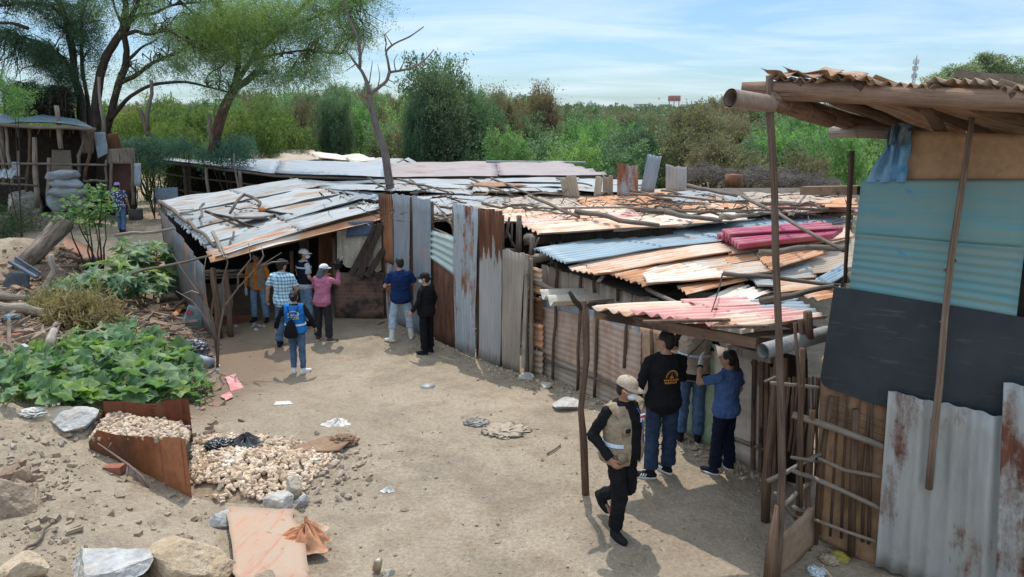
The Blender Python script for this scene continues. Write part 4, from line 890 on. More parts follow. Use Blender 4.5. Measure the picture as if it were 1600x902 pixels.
# ---- F1: the middle shed, salmon eave over a dark gap
F1 = thing('tin_shed', 'middle shed with salmon pink tin eave over a dark gap beside the tall fence', 'shed', (2, 15, 0))
Z = lambda px, py, z: PZ(px, py, z)
def roof(parent, a, b, c, d, z, mat, pitch=.1, name='roof_sheet', **kw):
    """a-b cut edge, a-d along the ridges (pixel corners on heights z)"""
    zz = z if hasattr(z, '__len__') else (z,) * 4
    kw.setdefault('nv', 12); kw.setdefault('sag', .03); kw.setdefault('ragA', .05); kw.setdefault('ragD', .04)
    return sheet_part(name, (Z(*b, zz[1]), Z(*a, zz[0]), Z(*d, zz[3]), Z(*c, zz[2])), mat, parent, pitch=pitch, **kw)
roof(F1, (596, 308), (690, 346), (1130, 347), (1010, 298), 2.31, T_TAN, .3, sag=.02); roof(F1, (610, 311), (690, 337), (870, 322), (720, 303), 2.38, T_WHT, .3); roof(F1, (700, 335), (735, 344), (960, 330), (830, 304), 2.42, T_TAN, .3, sag=.05)
roof(F1, (755, 330), (790, 348), (1010, 340), (970, 320), 2.44, T_PCH, .3); roof(F1, (812, 345), (818, 353), (1015, 345), (985, 333), 2.46, T_PNK, .25)
roof(F1, (815, 351), (845, 366), (1078, 353), (1015, 339), 2.50, T_PCH, .28, sag=.02); roof(F1, (940, 350), (960, 361), (1180, 345), (1100, 330), 2.46, T_CRM, .25); roof(F1, (900, 312), (930, 335), (1120, 322), (1060, 300), 2.36, T_ORG, .3, sag=.05)
roof(F1, (1000, 345), (1060, 356), (1250, 330), (1180, 318), 2.42, T_CRM, .2)
q = MB(); q.bar(Z(822, 372, 2.36), Z(1050, 362, 2.36), .10, .16); q.build('eave_beam', W_DRK, F1); q = MB(); q.bar(Z(820, 381, 2.2), Z(1010, 370, 2.2), .05, .05); q.build('rail', W_GRY, F1)
for px, y0, z in ((835, 368, 2.4), (862, 366, 2.4), (875, 366, 2.4), (920, 364, 2.4)):
    a = Z(px, y0, z); pole_part('post', ground_at(a), a, .05, W_GRY, F1)
q = MB(); q.tube([Z(822, 374, 2.35), Z(836, 372, 2.35)], .09, 10); q.build('beam_end', W_PAL, F1)
a, b = Z(815, 345, 2.4), Z(1100, 345, 2.4); q = MB(); q.panel(ground_at(a) + Vector((0, 1, 0)), ground_at(b) + Vector((0, 1, 0)), b + Vector((0, 1, -.2)), a + Vector((0, 1, -.2))); q.build('back_wall', SHADE_DARK, F1)
q = MB(); q.panel(Z(640, 330, 2.2), Z(1100, 352, 2.2), Z(1180, 305, 2.2), Z(640, 305, 2.2), nu=6); q.build('shade_underlay', SHADE_DARK, F1)  # dark sheet added under the roof so gaps between sheets read as shade
# ---- F2: the patchwork shed
F2 = thing('tin_shed', 'patchwork shed roofed with blue, peach and rusty sheets in the middle of the yard side', 'shed', (3.5, 12, 0))
q = MB(); q.panel(Z(856, 412, 2.02), Z(1000, 462, 1.95), Z(1330, 440, 2.05), Z(1260, 325, 2.16), nu=6); q.build('shade_underlay', SHADE_DARK, F2)  # added dark underlay, its colour stands in for shade in the gaps
roof(F2, (1090, 330), (1110, 346), (1335, 330), (1260, 314), 2.24, T_ORG, .2); roof(F2, (1060, 357), (1132, 376), (1338, 346), (1255, 331), 2.28, T_BLU, .17, amp=.022); roof(F2, (833, 389), (884, 411), (1140, 374), (1062, 353), 2.30, T_BLU, .15, amp=.02)
roof(F2, (903, 407), (932, 429), (1145, 394), (1128, 371), (2.24, 2.2, 2.26, 2.26), T_PCH, .15, ragA=.15); roof(F2, (884, 419), (934, 428), (960, 425), (930, 408), 2.21, T_PCH, .13, ragA=.1)
roof(F2, (1120, 378), (1140, 400), (1335, 372), (1320, 348), 2.22, T_PCH, .2); roof(F2, (938, 423), (1008, 449), (1150, 415), (1140, 383), (2.18, 2.12, 2.16, 2.2), T_ORG, .15, ragA=.12); roof(F2, (1120, 394), (1140, 416), (1300, 392), (1240, 372), 2.17, T_ORG, .2)
roof(F2, (1002, 424), (1012, 447), (1152, 434), (1066, 406), 2.19, T_CRM, .15, amp=.022); roof(F2, (1064, 409), (1100, 436), (1206, 426), (1190, 393), 2.20, tin('tin_cream_rust', (.55, .48, .40), .4, (.42, .22, .13), (.52, .36, .26), metal=0), .14); roof(F2, (1180, 396), (1204, 426), (1293, 396), (1226, 378), 2.215, T_ORG, .15)
roof(F2, (1056, 450), (1076, 463), (1170, 438), (1160, 430), 2.1, T_ORG, .14); roof(F2, (1213, 424), (1226, 437), (1277, 437), (1262, 414), 2.1, T_WHT, .15, amp=.022); roof(F2, (1274, 437), (1290, 448), (1325, 430), (1318, 414), 2.12, T_BLU, .15, amp=.022)
roof(F2, (1190, 412), (1205, 436), (1335, 420), (1330, 376), 2.09, T_TAN, .15); roof(F2, (1168, 433), (1184, 448), (1230, 450), (1216, 425), 2.08, T_WHT, .13); roof(F2, (1210, 441), (1214, 460), (1318, 452), (1290, 436), 2.07, T_ORG, .14); roof(F2, (1098, 468), (1170, 470), (1212, 455), (1160, 443), 2.02, T_CRM, .12); roof(F2, (1240, 462), (1285, 470), (1320, 462), (1300, 450), 2.04, T_ORG, .14)
# its tan side wall below the cut edges
W1, W2 = Z(838, 400, 2.15), Z(1010, 452, 2.05); W1.z = W2.z = 0; W2 = W1 + (W2 - W1) * 1.7; dW = (W2 - W1).normalized(); nW = Vector((dW.y, -dW.x, 0)); nW = -nW if nW.y > 0 else nW; off = -nW * .15
for k in range(6):
    p0 = W1 + (W2 - W1) * (k / 6) + off; p1 = W1 + (W2 - W1) * ((k + 1) / 6 - .004) + off; hh = 1.98 - .02 * k
    sheet_part('wall_sheet', (Vector((p0.x, p0.y, gz(p0.x, p0.y))), Vector((p1.x, p1.y, gz(p1.x, p1.y))), Vector((p1.x, p1.y, hh - .05)), Vector((p0.x, p0.y, hh))), T_TAN, F2, pitch=.2, nv=6, sag=.02)
for px, t, bt_ in ((870, 412, 462), (907, 428, 465), (928, 432, 468), (965, 448, 470)):
    a, b = PV(px, bt_, W1 + off * .75, W2 + off * .75), PV(px, t, W1 + off * .75, W2 + off * .75); pole_part('batten', a, b, .03, W_BRN, F2, 3, .02)
q = MB(); q.tube(wobble(Z(1010, 452, 2.02), Z(1080, 486, 2.0), 3, .02), .035, 7); q.build('eave_pole', W_PAL, F2); q = MB(); q.tube(wobble(Z(830, 405, 2.05), Z(868, 398, 2.1), 3, .01), [.085, .075], 10); q.build('beam_end', W_PAL, F2)
q = MB(); q.bar(Z(935, 440, 2.08), Z(948, 425, 2.15), .06, .02); q.build('batten', W_PAL, F2)
pole_part('rafter', Z(985, 445, 1.95), Z(1300, 462, 1.95), .05, W_GRY, F2, 5, .03)
# ---- the magenta tiles laid loose on that roof
mg = thing('tile_stack', 'loose magenta corrugated tiles lying on the blue sheets of the patchwork roof', 'roof tiles', Z(1210, 366, 2.36))
for (a, b, c, d, z) in (((1119, 369), (1150, 380), (1305, 368), (1270, 351), 2.36), ((1130, 366), (1155, 386), (1302, 370), (1318, 357), 2.42), ((1128, 362), (1140, 370), (1318, 360), (1290, 350), 2.47)):
    roof(mg, a, b, c, d, z, T_MAG, .21, 'tile', amp=.05, sag=.01, thick=.008, ragA=.0, ragD=.0)
# ---- rear jumble of sheets under the brushwood
for i, (a, b, c, d, z, mt, lab) in enumerate((((1010, 306), (1060, 318), (1200, 312), (1100, 297), 2.5, T_SIL, 'pale grey loose sheet behind the upright tins, under the leaning trunk'), ((970, 318), (1060, 332), (1200, 324), (1120, 310), 2.46, T_ORG, 'orange loose sheet among sticks behind the salmon eave'), ((1180, 322), (1240, 334), (1345, 330), (1320, 316), 2.45, T_PNK, 'reddish loose sheet at the far right of the jumbled roofs'), ((1160, 304), (1200, 318), (1330, 316), (1280, 302), 2.4, T_TAN, 'brown dusty sheet beside the grey brushwood heap'), ((1270, 312), (1290, 326), (1345, 324), (1330, 306), 2.62, T_ORG, 'orange humped sheet beside the beam of the tall right shed'), ((1040, 322), (1110, 336), (1230, 326), (1180, 312), 2.42, T_PCH, 'peach loose sheet under the sawn log on the roofs'), ((930, 300), (985, 312), (1110, 305), (1040, 294), 2.34, T_TAN, 'dusty tan sheet under the feet of the upright tins'))):
    q = MB(); q.sheet(Z(*b, z), Z(*a, z), Z(*d, z), Z(*c, z), pitch=.25, amp=.02, nv=12, sag=.05, ragA=.15, ragD=.15); o = q.build('loose_sheet', mt); setp(o, lab, 'tin sheet')
q = MB(); q.panel(Z(900, 330, 2.2), Z(1120, 345, 2.2), Z(1345, 335, 2.2), Z(1340, 300, 2.2), nu=6); q.panel(Z(900, 330, 2.19), Z(1340, 300, 2.19), Z(1290, 293, 2.19), Z(900, 296, 2.19), nu=6)
o = q.build('old_platform', matn('trash_deck', (.13, .105, .085), (.07, .055, .045), 3, .95, .6)); setp(o, 'dark cluttered boarding below the jumbled sheets and brushwood', 'platform')
for px, py in ((930, 312), (1050, 330), (1200, 322), (1300, 306), (1330, 330)):
    a = Z(px, py, 2.18); pole_part('post', ground_at(a), a, .07, W_GRY, o)
# ---- six upright sheets standing on the roofs
for (x0, x1, yt0, yt1, yb, mt, lab, lean, Y) in ((877, 903, 276, 276, 309, T_TAN, 'leftmost small tan tin sheet standing upright on the roofs', -3, 20.3), (930, 941, 276, 276, 310, T_TAN, 'narrow tan tin strip standing upright between two broader ones', 2, 20.3), (941, 957, 275, 275, 310, tin('tin_dust', (.34, .28, .23), .2), 'small dusty upright tin just left of the round-topped rusty one', 0, 20.4), (964, 997, 258, 259, 307, tin('tin_up', (.33, .37, .41), .42, (.13, .05, .025), (.36, .17, .10), sx=1.2), 'grey round-topped upright tin with rust stains running down', 0, 19.9), (1006, 1028, 241, 243, 300, T_GRY, 'tall narrow bluish upright tin leaning to the right', 6, 20.8), (1040, 1073, 257, 261, 299, tin('tin_up2', (.40, .39, .38), .25, (.20, .08, .04), (.38, .22, .15), sx=1), 'rightmost broad grey upright tin with rusty top edge', 0, 21)):
    A_, B_, C_, D_ = P3(x0 - lean, yb, Y), P3(x1 - lean, yb + 1, Y - .2), P3(x1 + lean, yt1, Y - .2), P3(x0 + lean, yt0, Y); q = MB(); q.sheet(A_, B_, C_, D_, pitch=.1, amp=.012, nv=8, sag=.02, ragD=.12); o = q.build('upright_tin', mt); setp(o, lab, 'tin sheet')
# ---- G: orange wall, green and cream wall, pink canopy
G0, G1 = GT(848, 584), GT(1194, 741); G0.z = G1.z = 0
GN = Vector((G1.y - G0.y, -(G1.x - G0.x), 0)).normalized(); GN = -GN if GN.y > 0 else GN
GP = lambda px, py, off=0.0: PV(px, py, G0 + GN * off, G1 + GN * off)
def gb(px): return 584 + (px - 848) * .455
G = thing('canopy_shed', 'shed with a pink corrugated canopy, orange tin wall and green and cream doorway', 'shed', (G0 + G1) / 2)
def gpanel(x0, x1, t0, t1, b0, b1, mat, off=0.0, name='wall_sheet', **kw):
    kw.setdefault('pitch', .10); kw.setdefault('nv', 10); kw.setdefault('amp', .005); kw.setdefault('sag', .025)
    return sheet_part(name, (GP(x0, b0, off), GP(x0, t0, off), GP(x1, t1, off), GP(x1, b1, off)), mat, G, **kw)
gpanel(840, 930, 478, 497, 548, gb(930) - 35, T_OWL, .02); gpanel(926, 1000, 495, 520, gb(926) - 38, gb(1000) - 30, T_OWL, .04); gpanel(842, 960, 543, 592, gb(842) + 2, gb(960) + 2, T_TAN, .0); gpanel(955, 1012, 590, 610, gb(955) + 2, gb(1012) + 2, T_TAN, .01)
gpanel(842, 1000, 463, 503, 480, 523, tin('tin_strip_blue', (.30, .36, .42), .15), .0, 'top_strip', pitch=.3); gpanel(985, 1062, 506, 520, gb(985) - 20, gb(1062), matn('plywood_tan', (.40, .27, .18), (.33, .21, .135), 2, .85, .2), .01, 'board', flat=True)
for px, t, bt_ in ((864, 478, gb(864) + 2), (903, 480, gb(903) + 3), (929, 488, gb(929) + 2), (975, 500, 575), (1014, 515, gb(1010) + 2)):
    pole_part('batten', GP(px, bt_, .06), GP(px + 4, t, .06), .028 if px != 1014 else .035, W_BRN, G, 4, .02)
pole_part('rail', GP(846, 562, .05), GP(1010, 622, .05), .022, W_GRY, G, 4, .02)
gpanel(1060, 1122, 525, 540, gb(1060), gb(1118), matn('plaster_green', (.27, .35, .23), (.33, .33, .23), 2.2, .9, .3, c3=(.08, .24, .11)), .03, 'plaster_wall', flat=True)
gpanel(1118, 1202, 540, 560, gb(1118), gb(1202), matn('board_cream', (.55, .48, .40), (.47, .40, .33), 1.6, .85, .2), .02, 'cream_board', flat=True)
pole_part('skirting', GP(1118, 675, .05), GP(1200, 705, .05), .03, W_PAL, G, 2, .0); q = MB(); q.bar(GP(1139, 545, .08), GP(1206, 562, .08), .05, .09); q.build('lintel', W_PAL, G)
gpanel(1142, 1210, 522, 530, 545, 562, T_DRK, -.05, 'lintel_sheet'); gpanel(1200, 1262, 545, 560, gb(1200), gb(1240), SHADE_DARK, -.1, 'shade_dark_boards', flat=True)
for px in (1176, 1188, 1196, 1210, 1225): q = MB(); q.bar(GP(px, gb(px), .07), GP(px + 3, 560, .07), .05, .03, GN); q.build('door_post', W_BRN, G)
q = MB(); vs = [GP(1172, 565, .05), GP(1208, 575, .05), GP(1204, 620, .05), GP(1190, 612, .05), GP(1180, 592, .05)]; q.add(vs + [v - GN * .02 for v in vs], [(0, 1, 2, 3, 4), (9, 8, 7, 6, 5)] + [(i, i + 5, (i + 1) % 5 + 5, (i + 1) % 5) for i in range(5)]); q.build('corner_board', W_GRY, G)
# canopy roof
cL, cR, cBR, cTL = Z(925, 480, 2.42), Z(1171, 525, 2.50), Z(1296, 508, 2.36), Z(1166, 470, 2.30)
e = lambda t: cL.lerp(cR, t); f_ = lambda t: cTL.lerp(cBR, t)
for (t0, t1, l0, l1, mt, dz) in ((-.0, .30, 0, .62, T_PCH, .0), (.0, .34, .55, 1.0, T_PNK, .03), (.28, .62, 0, .55, T_PNK, .03), (.30, .62, .5, 1, T_PNK, .05), (.56, .82, 0, 1.0, T_PNK, .05), (.76, 1.0, -.0, .50, T_PCH, .075), (.78, 1.0, .45, .98, T_PNK, .085)):
    A_, B_ = e(t0), e(t1); D_, C_ = f_(t0), f_(t1); a, b, c, d = A_.lerp(D_, l0), B_.lerp(C_, l0), B_.lerp(C_, l1), A_.lerp(D_, l1)
    sheet_part('roof_sheet', (up(b, dz), up(a, dz), up(d, dz), up(c, dz)), mt, G, pitch=.165, amp=.026, nv=8, sag=.012, thick=.006, ragA=.05)
roof(G, (1172, 470), (1190, 498), (1294, 500), (1238, 464), 2.36, T_BLU, .165, amp=.026)
q = MB(); q.bar(up(cL, -.09) + Vector((.05, .05, 0)), up(cR, -.09) + Vector((.1, .05, 0)), .06, .11); q.build('fascia', W_BRN, G)
for t in (.15, .5, .85): pole_part('rafter', up(e(t).lerp(f_(t), .12), -.09), up(f_(t), -.09), .03, W_GRY, G, 3, .02)
pole_part('back_beam', up(cTL, -.14), up(cBR, -.14), .05, W_GRY, G, 3, .02)
a = up(cR, -.1) + Vector((.35, .1, 0)); pole_part('post', ground_at(a), a, .05, W_BRN, G, 4, .03)
for (x0, y0, x1, y1) in ((1005, 503, 1140, 500), (1112, 511, 1200, 510)): q = MB(); q.bar(Z(x0, y0, 2.62), Z(x1, y1, 2.60), .05, .025); o = q.build('batten', W_BRN, G)
# post at the canopy corner, forked
f0 = GT(916, 772); top = PY(913, 470, f0.y); t_ = thing('forked_post', 'rough forked wooden post standing in the yard under the pink canopy corner', 'post', f0)
q = MB(); q.tube([up(f0, -.1), PY(912, 690, f0.y), PY(907, 640, f0.y + .02), PY(916, 560, f0.y), PY(915, 500, f0.y), top], [.042, .039, .035, .041, .037, .042], 9, .16); q.build('trunk', wood('post_dark', (.21, .14, .10), (.08, .05, .038)), t_)
q = MB(); q.tube([top - Vector((0, 0, .1)), PY(898, 470, f0.y), PY(890, 456, f0.y)], [.035, .03, .022], 7, .1); q.tube([top - Vector((0, 0, .05)), PY(930, 473, f0.y + .1)], [.04, .03], 7, .1); q.build('fork', W_DRK, t_)
# cream fibre cement tile on the orange wall
q = MB(); zc = 1.66; q.sheet(Z(866, 477, zc), Z(843, 458, zc + .04), Z(992, 450, zc + .04), Z(1016, 468, zc), pitch=.42, amp=.06, nv=8, sag=.01, thick=.01, seg=10); o = q.build('ridge_tile', T_CTI); setp(o, 'cream wavy fibre-cement tile laid on top of the orange tin wall', 'roof tile')
pole_part('rail', Z(836, 442, 1.75), Z(870, 455, 1.72), .05, W_PAL, G, 3, .02)
# grey pipe sticking out below the canopy
pa, pb = PY(1192, 549, 6.75), PY(1292, 521, 7.2); q = MB(); q.tube([pa, pa.lerp(pb, .5), pb], [.078, .078, .078], 18, hollow=True); q.tube([pa, pa.lerp(pb, .5), pb], [.066, .066, .066], 18, hollow=True); o = q.build('drain_pipe', matn('pipe_grey', (.30, .30, .30), (.20, .19, .18), 4, .6, .2)); setp(o, 'thick grey pipe poking out under the right end of the pink canopy', 'pipe')
# ------------------------------------------------------------------ I: the tall shed on the right
I0 = GT(1372, 884); I0.z = 0; I1 = I0 + Vector((1.05, -.62, 0)); IN = Vector((I1.y - I0.y, -(I1.x - I0.x), 0)).normalized(); IN = -IN if IN.y > 0 else IN
IP = lambda px, py, off=0.0: PV(px, py, I0 + IN * off, I1 + IN * off)
I = thing('tall_shed', 'tall patched shed on the right with blue panel, blackboard and tin lower wall', 'shed', (I0.x, I0.y, 0))
def ipanel(pts, mat, off, name, **kw):
    A_, B_, C_, D_ = (IP(x, y, off) for x, y in pts); q = MB(); kw.setdefault('nv', 10); q.sheet(A_, B_, C_, D_, **kw); return q.build(name, mat, I)
def rounded(pts, rad, mat, off, name, thick=.02):
    """flat board with rounded corners from pixel outline"""
    P_ = [IP(x, y, off) for x, y in pts]; n = len(P_); out = []
    for i in range(n):
        p, a, b = P_[i], P_[i - 1], P_[(i + 1) % n]
        r = rad[i]
        if r < .005: out.append(p); continue
        da, db = (a - p).normalized(), (b - p).normalized()
        for k in range(6):
            t = k / 5; out.append(p + da * r * (1 - t) ** 2 + db * r * t ** 2)
    m = len(out); q = MB(); q.add(out + [p - IN * thick for p in out], [tuple(range(m))[::-1], tuple(range(m, 2 * m))] + [(i, (i + 1) % m, m + (i + 1) % m, m + i) for i in range(m)]); return q.build(name, mat, I)
T_LOW = tin('tin_lower', (.40, .41, .40), .22, (.09, .035, .022), (.17, .07, .04), dirt=.55, sx=1.6, sy=.25); T_LOW2 = tin('tin_lower2', (.42, .43, .42), .36, (.09, .035, .022), (.17, .07, .04), dirt=.5, sx=1.2, sy=.25)
# lower tin: ridges upright -> cross edge is the bottom
ipanel(((1368, 884), (1562, 968), (1580, 655), (1388, 610)), T_LOW, .120, 'tin_sheet', pitch=.135, amp=.020, sag=.016, ragD=.03); ipanel(((1553, 966), (1640, 1000), (1668, 612), (1568, 596)), T_LOW2, .155, 'tin_sheet', pitch=.135, amp=.020, sag=.016, ragD=.03)
def board_mat():
    m, t, b = nt_new('blackboard'); v = vec_n(t, 'Object', rnd=False); f = noise_n(t, v, 2.2, 6, .65); g = noise_n(t, vec_n(t, 'Object', (.8, .8, 9), rnd=False), 3, 5)
    col = ramp_n(t, f, .38, .68, (.010, .018, .024), (.024, .034, .041)); col = mix_n(t, ramp_n(t, g, .60, .72, (0, 0, 0), (.6, .6, .6)), col, (.10, .095, .085)); t.links.new(col, b.inputs['Base Color']); b.inputs['Roughness'].default_value = .6; bump_n(t, b, noise_n(t, v, 30, 4), .15, .005); return m
rounded(((1280, 602), (1303, 448), (1640, 503), (1626, 657), (1372, 634)), (.10, .02, .02, .02, .02), board_mat(), .045, 'blackboard')
def blue_mat():
    m, t, b = nt_new('panel_blue'); v = vec_n(t, 'UV', (4.5, .3, 1), rnd=False); f = noise_n(t, v, 2.4, 6, .7); g = noise_n(t, vec_n(t, 'UV', (1, 1, 1), rnd=False), 1.6, 4)
    col = ramp_n(t, g, .35, .66, (.085, .25, .30), (.125, .29, .295)); col = mix_n(t, ramp_n(t, f, .42, .62, (0, 0, 0), (.95, .95, .95)), col, (.19, .25, .22)); col = mix_n(t, ramp_n(t, noise_n(t, vec_n(t, 'UV', (1.2, .8, 1), rnd=False), 2.3, 3), .60, .66, (0, 0, 0), (.8, .8, .8)), col, (.04, .18, .38))
    t.links.new(col, b.inputs['Base Color']); b.inputs['Roughness'].default_value = .55; bump_n(t, b, noise_n(t, v, 12, 4), .25, .006); return m
BLUEM = blue_mat(); nB = 12
# blue panel in two ribbed halves (ridges horizontal): cross edge is the left edge
ipanel(((1327, 452), (1337, 362), (1602, 383), (1588, 497)), BLUEM, .035, 'blue_panel', pitch=.075, amp=.006, sag=.012); ipanel(((1336, 365), (1346, 282), (1612, 282), (1601, 386)), BLUEM, .045, 'blue_panel', pitch=.15, amp=.003, sag=.012)
ipanel(((1414, 284), (1425, 204), (1680, 214), (1690, 284)), matn('hardboard', (.38, .23, .13), (.33, .20, .11), 2.5, .8, .15), .02, 'brown_board', flat=True, sag=.01)
# blue tarp hanging at the corner
pts = [[(1352, 284), (1372, 286), (1395, 284), (1416, 285)], [(1366, 258), (1382, 260), (1400, 262), (1420, 258)], [(1384, 232), (1392, 234), (1404, 232), (1424, 226)], [(1388, 200), (1396, 205), (1408, 206), (1424, 204)]]
def grid_cloth(pts, n_, offs, mat, name, parent, sub=6, amp=.05, PF=IP, base=.06):
    nr, nc = len(pts), len(pts[0]); q = MB(); vs = []; fs = []; R_, C_ = (nr - 1) * sub, (nc - 1) * sub
    for i in range(R_ + 1):
        for j in range(C_ + 1):
            a, b = min(i // sub, nr - 2), min(j // sub, nc - 2); u, v = i / sub - a, j / sub - b
            x = sum(pts[a + ii][b + jj][0] * ((u if ii else 1 - u) * (v if jj else 1 - v)) for ii in (0, 1) for jj in (0, 1)); y = sum(pts[a + ii][b + jj][1] * ((u if ii else 1 - u) * (v if jj else 1 - v)) for ii in (0, 1) for jj in (0, 1))
            vs.append(PF(x, y, base + amp * math.sin(j * .9 + i * .12) + amp * 1.4 * mnoise.noise(Vector((i * .23, j * .4, 2)))))
    w_ = C_ + 1
    for i in range(R_):
        for j in range(C_): fs.append((i * w_ + j, i * w_ + j + 1, (i + 1) * w_ + j + 1, (i + 1) * w_ + j))
    q.add(vs, fs, None, True); return q.build(name, mat, parent)
TARPB = matn('tarp_blue', (.10, .30, .50), (.22, .38, .54), 3, .6, .3); grid_cloth(pts, 0, 0, TARPB, 'corner_tarp', I, amp=.035)
pts2 = [[(1388, 226), (1400, 228), (1420, 226)], [(1392, 205), (1404, 204), (1424, 205)], [(1394, 196), (1406, 192), (1428, 196)]]; grid_cloth(pts2, 0, 0, matn('tarp_green', (.09, .17, .16), (.14, .17, .22), 4, .6, .3), 'bundled_cloth', I, amp=.06, base=.12)
# wall battens and the long pole nailed over the panels
pole = [(1519, 183), (1512, 235), (1502, 300), (1487, 400), (1477, 490), (1468, 600), (1458, 690), (1451, 764)]
q = MB(); q.tube([IP(x, y, .175) for x, y in pole], [.022, .023, .025, .027, .028, .030, .031, .032], 9, .08)
for (x, y, dx_) in ((1484, 420, -9), (1486, 405, 8), (1478, 500, -9), (1472, 515, 7)): q.tube([IP(x, y, .14), IP(x + dx_, y + 3, .17)], .012, 5, .2)
q.build('long_pole', wood('pole_red', (.34, .25, .19), (.19, .13, .095)), I)
# interior back, its shade put into near-black boards
for a_, b_, z0, z1 in (((1395, 0), (1700, 0), .0, 4.55),):
    p0 = IP(1380, 700, -.12); p1 = p0 + (I1 - I0) * 2.4; q = MB(); q.panel(Vector((p0.x, p0.y, 0.2)), Vector((p1.x, p1.y, .2)), Vector((p1.x, p1.y, 3.9)), Vector((p0.x, p0.y, 3.9)), thick=.05); q.build('inner_boards', SHADE_DARK, I)
p0 = IP(1425, 300, -.10); p0.z = 0; back = Vector((.62, 1.05, 0)).normalized(); p1 = p0 + back * 3.0; p2 = p0 + (I1 - I0) * 2.2; p3 = p2 + back * 3.0
for a_, b_ in ((p0, p1), (p1, p3)): q = MB(); q.panel(a_ + Vector((0, 0, .1)), b_ + Vector((0, 0, .1)), b_ + Vector((0, 0, 4.0)), a_ + Vector((0, 0, 4.1)), thick=.04); q.build('side_wall', SHADE_DARK, I)
# roof
rl, rr = PY(1200, 130, 6.25), PY(1660, 152, 4.95); bl, br = PY(1388, 204, 8.7), PY(1388, 204, 8.7) + (rr - rl) * 1.9 + Vector((0, 0, -.1))
T_ROOF = tin('tin_roof_under', (.40, .31, .23), .45, (.26, .13, .07), (.42, .27, .17), metal=0, dirt=.5)
for i in range(5):
    t0, t1 = i / 5 - .02, (i + 1) / 5 + .02; a, b, c, d = rl.lerp(rr, max(0, t0)), rl.lerp(rr, t1), bl.lerp(br, t1), bl.lerp(br, max(0, t0)); dz = .05 + .014 * (i % 2)
    q = MB(); q.sheet(up(a, dz), up(b, dz), up(c, dz), up(d, dz), pitch=.115, amp=.020, nv=12, sag=.03, ragA=.14, ragD=.02, thick=.004); q.build('roof_sheet', T_ROOF, I)
# ragged torn tin along the left front edge
q = MB()
for i in range(4):
    t = .02 + i * .085; a, b = rl.lerp(rr, t), rl.lerp(rr, t + .10); q.sheet(up(a, .07) - Vector((0, .07, 0)), up(b, .07) - Vector((0, .07, 0)), up(b, .07 + .03 * (i % 3)) + Vector((0, .35, 0)), up(a, .07 + .03 * ((i + 1) % 3)) + Vector((0, .3, 0)), pitch=.14, amp=.025, nv=5, sag=.05, ragA=.25, ragD=.1, buckle=2)
q.build('torn_edge', tin('tin_torn', (.40, .31, .23), .55, (.22, .11, .06), (.40, .25, .16), metal=0), I)
LOGM = wood('log_red', (.30, .20, .14), (.17, .10, .07))
q = MB(); q.tube([PY(1158, 141, 6.35), PY(1205, 142, 6.28), PY(1310, 145, 5.95), PY(1450, 152, 5.5), PY(1680, 164, 4.95)], [.066, .078, .080, .075, .07], 12, .04); q.build('fascia_log', LOGM, I)
q = MB(); q.tube([PY(1196, 152, 6.22), PY(1250, 168, 6.8), PY(1320, 188, 7.7), PY(1394, 208, 8.6)], [.085, .085, .085, .08], 12, .05); q.build('side_log', wood('log_brown', (.25, .17, .12), (.13, .08, .055)), I)
q = MB(); q.tube([PY(1203, 155, 6.18), PY(1225, 163, 6.3), PY(1262, 177, 6.6), PY(1297, 189, 6.9)], [.062, .072, .070, .062], 12, .04); q.tube([PY(1222, 162, 6.28), PY(1226, 163.5, 6.32)], .080, 12); q.tube([PY(1255, 174, 6.54), PY(1259, 175.5, 6.58)], .078, 12); q.build('bamboo_rafter', LOGM, I)
for (x0, y0, Y0, x1, y1, Y1, r) in ((1441, 163, 5.9, 1470, 206, 6.5, .045), (1450, 175, 6.1, 1474, 207, 6.6, .04), (1530, 168, 5.5, 1640, 195, 6.6, .045)):
    q = MB(); q.tube([PY(x0, y0, Y0), PY((x0 + x1) / 2 + 2, (y0 + y1) / 2, (Y0 + Y1) / 2), PY(x1, y1, Y1)], r, 9, .06); q.build('strut', W_BRN, I)
for t in (.12, .35, .6, .85): q = MB(); q.tube(wobble(up(rl.lerp(rr, t), -.0), up(bl.lerp(br, t), -.02), 4, .03), .045, 8); q.build('purlin', W_BRN, I)
# cardboard tube at the roof corner
q = MB(); a, b = PY(1141, 153, 5.95), PY(1206, 163, 6.2); q.tube([a, a.lerp(b, .5), b], [.072, .070, .068], 18, hollow=True); q.tube([a, a.lerp(b, .5), b], [.060, .058, .058], 18, hollow=True); o = q.build('cardboard_tube', matn('tube_card', (.30, .21, .16), (.20, .17, .16), 3, .6, .2)); setp(o, 'open-ended brown tube poking out of the tall shed roof corner', 'tube')
q = MB(); q.tube([PY(1298, 206, 7.9), PY(1345, 205, 7.7), PY(1392, 208, 7.5)], [.066, .066, .064], 14); q.tube([PY(1341, 205, 7.72), PY(1343, 205, 7.71)], .07, 14); o = q.build('bamboo_beam', wood('bamboo_grey', (.36, .31, .28), (.24, .20, .18))); setp(o, 'pale thick bamboo sticking out left of the blue tarp', 'beam')
q = MB(); q.bar(PY(1256, 298, 8.3), PY(1345, 297, 7.8), .16, .09); o = q.build('squared_beam', wood('beam_split', (.30, .21, .14), (.14, .09, .06))); setp(o, 'rough squared beam end sticking out beside the blue panel', 'beam')
q = MB(); q.bar(PY(1492, 116, 6.4), PY(1690, 130, 5.9), .14, .05); o = q.build('roof_plank', W_GRY); setp(o, 'grey weathered plank lying on the tall shed roof', 'plank')
